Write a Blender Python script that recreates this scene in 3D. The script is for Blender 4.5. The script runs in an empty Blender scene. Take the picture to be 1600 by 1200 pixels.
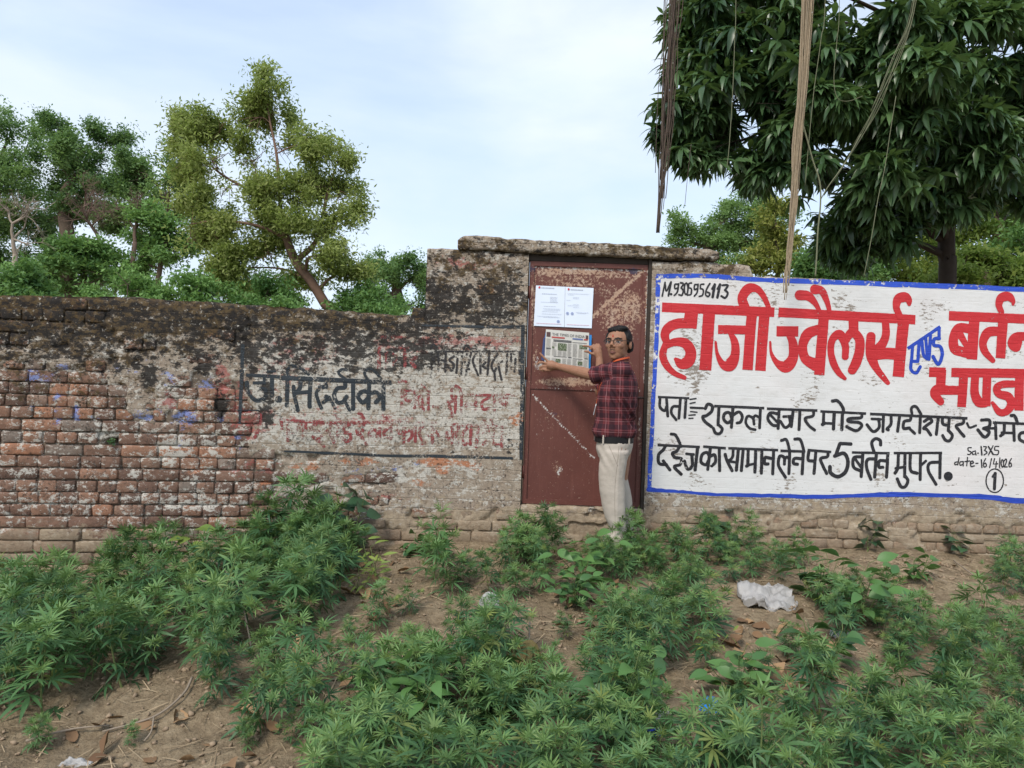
import bpy, bmesh, math, random
import numpy as np
from mathutils import Vector, Matrix

SC = bpy.context.scene
COL = SC.collection
R = math.radians
random.seed(7)
RNG = np.random.default_rng(7)

# ------------------------------------------------------------------ camera
FPX = 1109.0                       # focal length in pixels of a 1600 px wide picture
ROLL = R(2.0)
CAMZ = 1.24
cam_data = bpy.data.cameras.new('camera')
cam_data.sensor_width = 36.0
cam_data.lens = 36.0 * FPX / 1600.0
cam_data.clip_end = 2000
cam = bpy.data.objects.new('camera', cam_data)
COL.objects.link(cam)
CR = Vector((math.cos(ROLL), 0, math.sin(ROLL)))
CU = Vector((-math.sin(ROLL), 0, math.cos(ROLL)))
CF = Vector((0, 1, 0))
cam.matrix_world = Matrix(((CR.x, CU.x, -CF.x, 0), (CR.y, CU.y, -CF.y, 0), (CR.z, CU.z, -CF.z, CAMZ), (0, 0, 0, 1)))
SC.camera = cam

# ------------------------------------------------------------------ light
SUN_EL, SUN_AZ = R(47), R(208)     # azimuth from +Y, clockwise: behind the photographer, a little left
world = bpy.data.worlds.new('World')
SC.world = world
world.use_nodes = True
wt = world.node_tree
wt.nodes.clear()
w_out = wt.nodes.new('ShaderNodeOutputWorld')
w_bg = wt.nodes.new('ShaderNodeBackground')
w_sky = wt.nodes.new('ShaderNodeTexSky')
w_sky.sky_type = 'NISHITA'
w_sky.sun_disc = False
w_sky.sun_elevation = SUN_EL
w_sky.sun_rotation = SUN_AZ
w_sky.air_density = 1.0
w_sky.dust_density = 1.5
w_bg.inputs['Strength'].default_value = 0.13
w_tc = wt.nodes.new('ShaderNodeTexCoord')
w_map = wt.nodes.new('ShaderNodeMapping')
w_map.inputs['Scale'].default_value = (1.0, 1.0, 2.6)
w_map.inputs['Location'].default_value = (0.35, 0.2, 0.1)
w_n = wt.nodes.new('ShaderNodeTexNoise')
w_n.inputs['Scale'].default_value = 1.7
w_n.inputs['Detail'].default_value = 7
w_n.inputs['Roughness'].default_value = 0.52
w_n.inputs['Distortion'].default_value = 0.3
w_r = wt.nodes.new('ShaderNodeValToRGB')
w_r.color_ramp.elements[0].position = 0.36
w_r.color_ramp.elements[0].color = (0.55, 0.55, 0.55, 1)
w_r.color_ramp.elements[1].position = 0.60
w_r.color_ramp.elements[1].color = (0.97, 0.97, 0.97, 1)
w_n2 = wt.nodes.new('ShaderNodeTexNoise')
w_n2.inputs['Scale'].default_value = 2.4
w_n2.inputs['Detail'].default_value = 6
w_r2 = wt.nodes.new('ShaderNodeValToRGB')
w_r2.color_ramp.elements[0].position = 0.38
w_r2.color_ramp.elements[0].color = (3.25, 3.85, 4.65, 1)
w_r2.color_ramp.elements[1].position = 0.65
w_r2.color_ramp.elements[1].color = (3.95, 4.3, 4.7, 1)
w_mix = wt.nodes.new('ShaderNodeMix')
w_mix.data_type = 'RGBA'
wl = wt.links.new
wl(w_tc.outputs['Generated'], w_map.inputs['Vector'])
wl(w_map.outputs['Vector'], w_n.inputs['Vector'])
wl(w_map.outputs['Vector'], w_n2.inputs['Vector'])
wl(w_n.outputs['Fac'], w_r.inputs['Fac'])
wl(w_n2.outputs['Fac'], w_r2.inputs['Fac'])
wl(w_r.outputs['Color'], w_mix.inputs['Factor'])
wl(w_sky.outputs['Color'], w_mix.inputs['A'])
wl(w_r2.outputs['Color'], w_mix.inputs['B'])
wl(w_mix.outputs['Result'], w_bg.inputs['Color'])
wl(w_bg.outputs['Background'], w_out.inputs['Surface'])

sun_d = bpy.data.lights.new('sun', 'SUN')
sun_d.energy = 1.5
sun_d.angle = R(14)
sun_d.color = (1.0, 0.93, 0.83)
sun = bpy.data.objects.new('sun', sun_d)
COL.objects.link(sun)
sdir = Vector((math.sin(SUN_AZ) * math.cos(SUN_EL), math.cos(SUN_AZ) * math.cos(SUN_EL), math.sin(SUN_EL)))
sun.rotation_euler = sdir.to_track_quat('Z', 'Y').to_euler()
sun.location = sdir * 30

vs = SC.view_settings
vs.view_transform = 'Standard'
vs.look = 'None'
vs.gamma = 1
vs.exposure = 0.9
vs.use_curve_mapping = False
SC.cycles.max_bounces = 4
SC.cycles.diffuse_bounces = 3
SC.cycles.transparent_max_bounces = 12

# ------------------------------------------------------------------ numeric helpers
def hash2(ix, iy, seed=0):
    h = (ix.astype(np.int64) * 374761393 + iy.astype(np.int64) * 668265263 + seed * 974711) & 0x7fffffff
    h = ((h ^ (h >> 13)) * 1274126177) & 0x7fffffff
    return ((h ^ (h >> 16)) & 0xffff) / 65535.0

def vnoise(x, y, seed=0):
    x = np.asarray(x, float); y = np.asarray(y, float)
    ix = np.floor(x); iy = np.floor(y)
    fx = x - ix; fy = y - iy
    fx = fx * fx * (3 - 2 * fx); fy = fy * fy * (3 - 2 * fy)
    a = hash2(ix, iy, seed); b = hash2(ix + 1, iy, seed)
    c = hash2(ix, iy + 1, seed); d = hash2(ix + 1, iy + 1, seed)
    return (a * (1 - fx) + b * fx) * (1 - fy) + (c * (1 - fx) + d * fx) * fy

def fbm(x, y, seed=0, octv=4, rough=0.5):
    s = 0.0; a = 1.0; t = 0.0; f = 1.0
    for i in range(octv):
        s = s + a * vnoise(np.asarray(x) * f, np.asarray(y) * f, seed + i * 17)
        t += a; a *= rough; f *= 2.03
    return s / t

def sstep(a, b, x):
    t = np.clip((np.asarray(x, float) - a) / (b - a), 0, 1)
    return t * t * (3 - 2 * t)

# the wall front bends gently: parallel to the picture on the right, coming nearer on the left
def wall_y(X):
    s = 0.22
    t = (-0.75 - np.asarray(X, float)) / s
    return 5.6 - 0.164 * s * np.logaddexp(0, t)

def wall_relief(X, Z, rough=1.0):
    """uneven face of the masonry, positive towards the street"""
    return (fbm(X * 7, Z * 7, 71, 2) - .5) * 0.010 * rough + (fbm(X * 2, Z * 2, 72, 2) - .5) * 0.02

def ray(px, py):
    a = (px - 800.0) / FPX; b = (600.0 - py) / FPX
    return CR * a + CU * b + CF

def at(px, py, Y):
    d = ray(px, py)
    return Vector((0, 0, CAMZ)) + d * Y

def on_wall(px, py, off=0.0):
    Y = 5.6
    for _ in range(8):
        p = at(px, py, Y)
        Y = float(wall_y(p.x)) - off
    return at(px, py, Y)

def on_wall_np(px, py, off=0.0):
    px = np.asarray(px, float); py = np.asarray(py, float)
    a = (px - 800) / FPX; b = (600 - py) / FPX
    dx = CR.x * a + CU.x * b; dz = CR.z * a + CU.z * b
    Y = np.full_like(px, 5.6)
    for _ in range(8):
        Y = wall_y(dx * Y) - off
    return np.stack([dx * Y, Y, CAMZ + dz * Y], -1)

def proj(X, Y, Z):
    X = np.asarray(X, float); Y = np.asarray(Y, float); Z = np.asarray(Z, float) - CAMZ
    u = (X * CR.x + Z * CR.z) / Y; v = (X * CU.x + Z * CU.z) / Y
    return 800 + u * FPX, 600 - v * FPX

def ground_z(X, Y):
    X = np.asarray(X, float); Y = np.asarray(Y, float)
    base = np.interp(X, [-8, -3.7, -2.0, -0.6, 0.8, 2.2, 3.0, 4.2, 9], [-0.42, -0.24, -0.14, -0.03, 0.02, 0.03, 0.05, 0.03, -0.05])
    dist = np.clip(5.6 - Y, 0, 9)
    slope = 0.10 * np.minimum(dist, 2.6) + 0.03 * np.clip(dist - 2.6, 0, 4)
    z = base - slope
    near = sstep(12, 6, np.hypot(X, Y - 4))
    lump = (fbm(X * 1.3, Y * 1.3, 3, 3) - 0.5) * 0.16 + (fbm(X * 6, Y * 6, 9, 4, 0.6) - 0.5) * 0.07
    lump = lump * np.where(Y > 5.3, 0.45, 1.0)
    back = sstep(5.7, 6.4, Y)
    return (z + lump * near) * (1 - back) + (-0.12 + (fbm(X * .3, Y * .3, 5, 3) - .5) * .3) * back

def on_ground(px, py):
    d = ray(px, py)
    Y = 3.0
    lo, hi = 0.6, 5.7
    for _ in range(40):
        Y = (lo + hi) / 2
        p = at(px, py, Y)
        if p.z > float(ground_z(p.x, Y)): lo = Y
        else: hi = Y
    p = at(px, py, Y)
    p.z = float(ground_z(p.x, p.y))
    return p

# ------------------------------------------------------------------ mesh helpers
class MB:
    """collects vertices and faces (any n-gon) and optional per-vertex channels"""
    def __init__(self):
        self.v = []; self.f = []; self.n = 0; self.c = []
    def add(self, verts, faces, col=None):
        verts = np.asarray(verts, float).reshape(-1, 3)
        self.v.append(verts)
        for q in faces: self.f.append([i + self.n for i in q])
        self.n += len(verts)
        if col is not None:
            c = np.asarray(col, float)
            self.c.append(np.broadcast_to(c, (len(verts), c.shape[-1])))
        return self
    def box(self, x0, x1, y0, y1, z0, z1):
        v = [(x, y, z) for x in (x0, x1) for y in (y0, y1) for z in (z0, z1)]
        f = [(0, 1, 3, 2), (4, 6, 7, 5), (0, 4, 5, 1), (2, 3, 7, 6), (0, 2, 6, 4), (1, 5, 7, 3)]
        return self.add(v, f)
    def tube(self, pts, rad, sides=6, cap=True):
        P = [Vector(p) for p in pts]; n = len(P)
        if not hasattr(rad, '__len__'): rad = [rad] * n
        vs_ = []; up = None
        for i in range(n):
            t = (P[min(i + 1, n - 1)] - P[max(i - 1, 0)])
            t = t.normalized() if t.length > 1e-9 else Vector((0, 0, 1))
            if up is None:
                up = t.orthogonal().normalized()
            else:
                up = up - t * up.dot(t)
                up = up.normalized() if up.length > 1e-6 else t.orthogonal().normalized()
            w = t.cross(up)
            for k in range(sides):
                a = 2 * math.pi * k / sides
                vs_.append(P[i] + (up * math.cos(a) + w * math.sin(a)) * rad[i])
        fs = []
        for i in range(n - 1):
            for k in range(sides):
                a = i * sides + k; b = i * sides + (k + 1) % sides
                fs.append((a, b, b + sides, a + sides))
        if cap:
            fs.append(tuple(range(sides - 1, -1, -1)))
            fs.append(tuple(range((n - 1) * sides, n * sides)))
        return self.add([tuple(v) for v in vs_], fs)
    def ball(self, c, r, rot=None, seg=14, rings=9):
        if not hasattr(r, '__len__'): r = (r, r, r)
        v = []; f = []
        for i in range(rings + 1):
            th = math.pi * i / rings
            for k in range(seg):
                ph = 2 * math.pi * k / seg
                p = Vector((math.sin(th) * math.cos(ph) * r[0], math.sin(th) * math.sin(ph) * r[1], math.cos(th) * r[2]))
                if rot is not None: p = rot @ p
                v.append(tuple(p + Vector(c)))
        for i in range(rings):
            for k in range(seg):
                a = i * seg + k; b = i * seg + (k + 1) % seg
                f.append((a, a + seg, b + seg, b))
        return self.add(v, f)
    def loft(self, rings, cap=True):
        """rings: list of arrays (k,3), all same k"""
        k = len(rings[0]); fs = []
        for i in range(len(rings) - 1):
            for j in range(k):
                a = i * k + j; b = i * k + (j + 1) % k
                fs.append((a, b, b + k, a + k))
        if cap:
            fs.append(tuple(range(k - 1, -1, -1)))
            fs.append(tuple(range((len(rings) - 1) * k, len(rings) * k)))
        return self.add(np.concatenate([np.asarray(r) for r in rings]), fs)
    def data(self, name):
        me = bpy.data.meshes.new(name)
        v = np.concatenate(self.v) if self.v else np.zeros((0, 3))
        me.from_pydata(v.tolist(), [], self.f)
        if self.c:
            c = np.concatenate(self.c)
            at_ = me.attributes.new('tint', 'FLOAT_COLOR', 'POINT')
            cc = np.ones((len(v), 4)); cc[:, :c.shape[1]] = c
            at_.data.foreach_set('color', cc.ravel())
        me.update()
        return me
    def build(self, name, mat=None, parent=None, smooth=False, **kw):
        return mk(name, self.data(name), mat, parent, smooth, **kw)

def fast_mesh(name, verts, faces, attrs=None, smooth=False):
    """verts (n,3); faces (m,k) all the same size; attrs name -> (n,4)"""
    me = bpy.data.meshes.new(name)
    n = len(verts); m, k = faces.shape
    me.vertices.add(n)
    me.vertices.foreach_set('co', np.ascontiguousarray(verts, np.float32).ravel())
    me.loops.add(m * k)
    me.loops.foreach_set('vertex_index', np.ascontiguousarray(faces, np.int32).ravel())
    me.polygons.add(m)
    me.polygons.foreach_set('loop_start', np.arange(0, m * k, k, dtype=np.int32))
    if smooth:
        me.polygons.foreach_set('use_smooth', np.ones(m, bool))
    for nm, a in (attrs or {}).items():
        at_ = me.attributes.new(nm, 'FLOAT_COLOR', 'POINT')
        cc = np.ones((n, 4), np.float32); cc[:, :a.shape[1]] = a
        at_.data.foreach_set('color', cc.ravel())
    me.update(calc_edges=True)
    me.validate()
    return me

def mk(name, me, mat=None, parent=None, smooth=False, label=None, cat=None, group=None, kind=None, loc=None):
    o = bpy.data.objects.new(name, me)
    COL.objects.link(o)
    if me is not None and mat is not None:
        me.materials.clear(); me.materials.append(mat)
    if smooth and me is not None:
        me.polygons.foreach_set('use_smooth', np.ones(len(me.polygons), bool))
    if parent is not None: o.parent = parent
    if loc is not None: o.location = loc
    if label: o['label'] = label
    if cat: o['category'] = cat
    if group: o['group'] = group
    if kind: o['kind'] = kind
    return o

def empty(name, loc, label, cat, group=None):
    o = mk(name, None, label=label, cat=cat, group=group, loc=loc)
    o.empty_display_size = 0.2
    return o

def scatter(tv, tf, mats, locs, tint=None, tvcol=None):
    """copies of a template (k,3)/(m,q) under N 3x3 matrices"""
    N = len(locs); k = len(tv)
    v = np.einsum('nij,kj->nki', mats, tv) + locs[:, None, :]
    f = tf[None] + (np.arange(N) * k)[:, None, None]
    c = None
    if tint is not None:
        c = np.repeat(tint[:, None, :], k, 1)
        if tvcol is not None: c = c * tvcol[None, :, :]
        c = c.reshape(-1, tint.shape[1])
    return v.reshape(-1, 3), f.reshape(-1, tf.shape[1]), c

def rand_rot(rng, n, up=None, tilt=1.0):
    """random orientation matrices; columns are x (along), y (side), z (normal)"""
    yaw = rng.uniform(0, 2 * np.pi, n); pit = rng.normal(0, 0.5, n) * tilt; rol = rng.normal(0, 0.6, n) * tilt
    cy, sy, cp, sp, cr, sr = np.cos(yaw), np.sin(yaw), np.cos(pit), np.sin(pit), np.cos(rol), np.sin(rol)
    m = np.zeros((n, 3, 3))
    m[:, 0, 0] = cy * cp; m[:, 0, 1] = cy * sp * sr - sy * cr; m[:, 0, 2] = cy * sp * cr + sy * sr
    m[:, 1, 0] = sy * cp; m[:, 1, 1] = sy * sp * sr + cy * cr; m[:, 1, 2] = sy * sp * cr - cy * sr
    m[:, 2, 0] = -sp; m[:, 2, 1] = cp * sr; m[:, 2, 2] = cp * cr
    return m

# ------------------------------------------------------------------ material helpers
class NT:
    def __init__(self, name):
        self.mat = bpy.data.materials.new(name)
        self.mat.use_nodes = True
        self.t = self.mat.node_tree
        self.t.nodes.clear()
        self.out = self.t.nodes.new('ShaderNodeOutputMaterial')
    def n(self, typ, ins=None, **attrs):
        nd = self.t.nodes.new('ShaderNode' + typ)
        for k, v in attrs.items(): setattr(nd, k, v)
        for k, v in (ins or {}).items():
            s = nd.inputs[k]
            if isinstance(v, bpy.types.NodeSocket): self.t.links.new(v, s)
            else: s.default_value = v
        return nd
    def m(self, op, a, b=None, c=None, clamp=False):
        ins = {0: a}
        if b is not None: ins[1] = b
        if c is not None: ins[2] = c
        return self.n('Math', ins, operation=op, use_clamp=clamp).outputs[0]
    def mix(self, fac, a, b, blend='MIX'):
        def rgba(v):
            return v if isinstance(v, bpy.types.NodeSocket) else (tuple(v) + (1,) if len(v) == 3 else v)
        nd = self.n('Mix', None, data_type='RGBA', blend_type=blend)
        for nm, v in (('Factor', fac), ('A', rgba(a)), ('B', rgba(b))):
            s = [i for i in nd.inputs if i.name == nm and i.enabled][0]
            if isinstance(v, bpy.types.NodeSocket): self.t.links.new(v, s)
            else: s.default_value = v
        return [o for o in nd.outputs if o.enabled][0]
    def noise(self, vec, scale, detail=6, rough=0.6, w=None, dist=0.0):
        ins = {'Vector': vec, 'Scale': scale, 'Detail': detail, 'Roughness': rough, 'Distortion': dist}
        if w is not None:
            nd = self.n('TexNoise', None, noise_dimensions='4D')
            ins['W'] = w
        else:
            nd = self.n('TexNoise')
        for k, v in ins.items():
            if isinstance(v, bpy.types.NodeSocket): self.t.links.new(v, nd.inputs[k])
            else: nd.inputs[k].default_value = v
        return nd.outputs['Fac']
    def ramp(self, fac, stops):
        nd = self.n('ValToRGB', {'Fac': fac})
        e = nd.color_ramp.elements
        while len(e) < len(stops): e.new(0.5)
        for i, (p, c) in enumerate(stops):
            e[i].position = p
            e[i].color = (c[0], c[1], c[2], 1) if hasattr(c, '__len__') else (c, c, c, 1)
        return nd.outputs['Color']
    def pos(self):
        return self.n('NewGeometry').outputs['Position']
    def objco(self):
        return self.n('TexCoord').outputs['Object']
    def attr(self, name):
        return self.n('Attribute', None, attribute_name=name)
    def scalev(self, vec, s):
        return self.n('Mapping', {'Vector': vec, 'Scale': s}).outputs['Vector']
    def bump(self, h, dist=0.01, strength=1.0):
        return self.n('Bump', {'Height': h, 'Distance': dist, 'Strength': strength}).outputs['Normal']
    def done(self, color, rough=0.8, normal=None, spec=0.3, alpha=None, metal=0.0, trans=None, **kw):
        b = self.n('BsdfPrincipled')
        def setv(k, v):
            if isinstance(v, bpy.types.NodeSocket): self.t.links.new(v, b.inputs[k])
            else: b.inputs[k].default_value = v
        setv('Base Color', color if isinstance(color, bpy.types.NodeSocket) else (tuple(color) + (1,))[:4])
        setv('Roughness', rough); setv('Specular IOR Level', spec); setv('Metallic', metal)
        if normal is not None: setv('Normal', normal)
        if alpha is not None: setv('Alpha', alpha)
        for k, v in kw.items(): setv(k.replace('_', ' '), v)
        s = b.outputs['BSDF']
        if trans is not None:
            tr = self.n('BsdfTranslucent')
            tc = trans[1]
            if isinstance(tc, bpy.types.NodeSocket): self.t.links.new(tc, tr.inputs['Color'])
            else: tr.inputs['Color'].default_value = tuple(tc) + (1,)
            mx = self.n('MixShader', {0: trans[0], 1: s, 2: tr.outputs[0]})
            s = mx.outputs[0]
        self.t.links.new(s, self.out.inputs['Surface'])
        return self.mat

def plain(name, col, rough=0.7, var=0.12, scale=30, spec=0.3, **kw):
    t = NT(name)
    p = t.objco()
    nz = t.noise(p, scale, 5, 0.6)
    c = t.mix(nz, tuple(x * (1 - var) for x in col), tuple(min(1, x * (1 + var)) for x in col))
    return t.done(c, rough, spec=spec, **kw)
# ------------------------------------------------------------------ walls
def blob(px, py, lst):
    m = np.zeros_like(px)
    for cx, cy, rx, ry, s in lst:
        d = ((px - cx) / rx) ** 2 + ((py - cy) / ry) ** 2
        m = np.maximum(m, s * np.exp(-0.7 * d ** 1.5))
    return m

def rectm(px, py, x0, x1, y0, y1, soft=14, jit=None):
    if jit is None:
        jit = (fbm(px / 28, py / 28, 21, 4) - 0.5) * 46
    a = np.minimum(np.minimum(px - x0, x1 - px), np.minimum(py - y0, y1 - py)) + jit
    return sstep(-soft, soft, a)

def wall_masks(px, py):
    """paint, plaster, lime, moss, soot and mud on the masonry (values 0..1)"""
    n1 = fbm(px / 40, py / 30, 51, 4)
    P = rectm(px, py, 385, 900, 480, 714)
    P = np.maximum(P, rectm(px, py, 640, 900, 360, 560))
    P = np.maximum(P, 0.95 * rectm(px, py, 175, 420, 470, 596) * sstep(.25, .42, fbm(px / 34 + 9, py / 20, 78, 3)))
    P = np.maximum(P, 0.9 * rectm(px, py, -400, 200, 503, 568) * sstep(.30, .46, fbm(px / 34, py / 20, 77, 3)))
    P = np.maximum(P, 0.9 * rectm(px, py, 430, 900, 700, 806) * sstep(.30, .5, fbm(px / 40 + 3, py / 16, 79, 3) + .25 * sstep(560, 640, px)))
    P = np.maximum(P, 0.8 * rectm(px, py, 190, 330, 580, 668) * sstep(.35, .6, n1))
    P = np.maximum(P, rectm(px, py, 800, 2400, 380, 808, 6))
    P = np.maximum(P, 0.9 * rectm(px, py, 560, 2400, 800, 900, 10) * sstep(.50, .60, fbm(px / 36 + 7, py / 14, 83, 3)))
    ymud = np.interp(px, [-300, 0, 300, 560, 800, 1600, 2400], [822, 826, 826, 806, 785, 800, 800])
    D = sstep(-26, 34, py - ymud + (n1 - .5) * 40)
    D = np.maximum(D, 0.42 * sstep(720, 800, py) * (px > 420))
    W = 0.58 * rectm(px, py, 385, 818, 515, 708, 26)
    W = np.maximum(W, blob(px, py, [(268, 612, 30, 34, .55), (272, 700, 34, 30, .68), (320, 640, 34, 24, .5), (150, 590, 60, 16, .42),
        (160, 678, 34, 12, .62), (330, 700, 22, 50, .52), (90, 782, 120, 14, .5), (300, 786, 120, 18, .55), (480, 760, 120, 30, .5),
        (640, 740, 60, 22, .55), (560, 790, 160, 22, .46), (720, 730, 60, 20, .5), (700, 430, 60, 30, .42), (780, 480, 60, 30, .46),
        (290, 500, 44, 30, .56), (165, 545, 44, 22, .56), (30, 530, 60, 24, .48), (110, 510, 50, 14, .46), (230, 530, 40, 20, .5), (250, 500, 14, 10, .6), (22, 508, 16, 10, .5), (60, 545, 40, 12, .38),
        (790, 560, 40, 50, .6), (800, 640, 40, 60, .55), (600, 560, 100, 30, .5), (120, 478, 40, 10, .4)]))
    W = np.maximum(W, 0.355)
    topy = np.interp(px, [-300, 0, 200, 330, 470, 643, 660], [452, 462, 465, 473, 481, 494, 500])
    lim = np.interp(px, [-300, 0, 150, 260, 330, 420, 520, 640, 662], [120, 118, 112, 92, 62, 46, 36, 22, 8])
    M = 0.74 * sstep(lim * 1.15, lim * 0.35, py - topy + (n1 - .5) * 50) * (px < 664)
    M = np.maximum(M, 0.47 * sstep(lim * 2.4, lim * 0.8, py - topy) * (px < 664))
    M = np.maximum(M, 0.44 * rectm(px, py, 655, 825, 370, 505, 10))
    M = np.maximum(M, 0.40 * rectm(px, py, 700, 1200, 360, 430, 10))
    M = np.maximum(M, blob(px, py, [(714, 395, 12, 14, .8), (690, 450, 26, 34, .55), (712, 480, 30, 18, .62), (790, 420, 12, 30, .6), (655, 492, 14, 14, .8),
        (760, 385, 16, 10, .6), (1048, 392, 26, 10, .8), (1140, 424, 40, 8, .7), (900, 384, 30, 8, .45), (830, 380, 30, 8, .4), (1100, 398, 30, 8, .6),
        (680, 400, 12, 16, .5), (560, 505, 90, 14, .6), (450, 505, 60, 22, .62), (600, 525, 40, 16, .5), (490, 540, 30, 20, .5)]))
    K = blob(px, py, [(232, 588, 15, 20, .82), (215, 565, 14, 16, .62), (318, 573, 16, 14, .8), (344, 632, 13, 24, .8), (305, 550, 12, 10, .6), (418, 612, 13, 22, .72),
        (416, 650, 16, 22, .78), (422, 574, 12, 16, .6), (440, 535, 22, 24, .62), (480, 530, 16, 16, .6), (560, 540, 30, 14, .5), (668, 558, 22, 10, .78),
        (185, 575, 22, 10, .6), (400, 560, 14, 16, .55), (690, 540, 14, 8, .6), (700, 525, 20, 10, .5), (700, 706, 30, 5, .5), (705, 470, 12, 26, .6), (675, 435, 12, 20, .6),
        (745, 420, 14, 12, .4), (800, 700, 14, 24, .5), (60, 520, 30, 12, .5), (140, 530, 40, 14, .45), (330, 505, 18, 14, .5)])
    K = np.maximum(K, 0.16 + 0.24 * rectm(px, py, -400, 830, 440, 575, 40) + 0.20 * rectm(px, py, 655, 825, 380, 500, 10) + 0.20 * rectm(px, py, 380, 700, 495, 600, 30) + .10 * rectm(px, py, -400, 400, 470, 620, 20))
    B = blob(px, py, [(58, 588, 34, 13, .62), (95, 574, 26, 8, .5), (93, 622, 9, 7, .86), (90, 646, 6, 20, .72), (119, 652, 6, 20, .9), (76, 680, 3, 6, .8), (228, 648, 28, 13, .58), (50, 640, 4, 14, .5),
        (262, 590, 26, 22, .5), (292, 652, 28, 16, .66), (322, 598, 18, 20, .55), (345, 652, 14, 8, .78), (275, 690, 14, 20, .4), (200, 576, 22, 10, .45), (145, 650, 8, 6, .5),
        (640, 728, 30, 6, .5), (600, 733, 30, 6, .5), (372, 690, 10, 22, .5), (560, 740, 40, 12, .4), (215, 560, 20, 8, .4)])
    Rr = blob(px, py, [(346, 598, 16, 34, .62), (402, 662, 36, 26, .56), (370, 640, 16, 50, .5), (720, 535, 110, 14, .58), (630, 540, 60, 24, .45), (480, 545, 70, 28, .45), (262, 625, 18, 22, .42),
        (390, 730, 60, 18, .4), (540, 655, 140, 22, .36), (720, 412, 60, 14, .48), (440, 590, 60, 40, .36), (600, 780, 60, 14, .4)])
    O = blob(px, py, [(760, 450, 16, 10, .6), (810, 655, 14, 11, .95), (680, 722, 40, 8, .8), (690, 735, 14, 8, .7), (735, 728, 16, 9, .7), (480, 728, 34, 10, .55), (560, 720, 40, 8, .55),
        (412, 752, 20, 8, .6), (660, 497, 20, 6, .5), (520, 760, 40, 12, .35), (310, 735, 12, 8, .7), (690, 512, 30, 4, .5), (655, 755, 40, 12, .4)])
    return P, D, W, M, K, B * .86, Rr, O

def mask_attrs(px, py, extra=None, sign=None):
    P, D, W, M, K, B, Rr, O = wall_masks(px, py)
    if sign is not None:
        k = 1 - sign
        right = sstep(1010, 1030, px)
        W = W * (1 - right) + right * 0.40
    a = np.stack([W, M, K, B], -1)
    b = np.stack([Rr, D, P, O], -1)
    return {'ch1': a, 'ch2': b}

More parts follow.
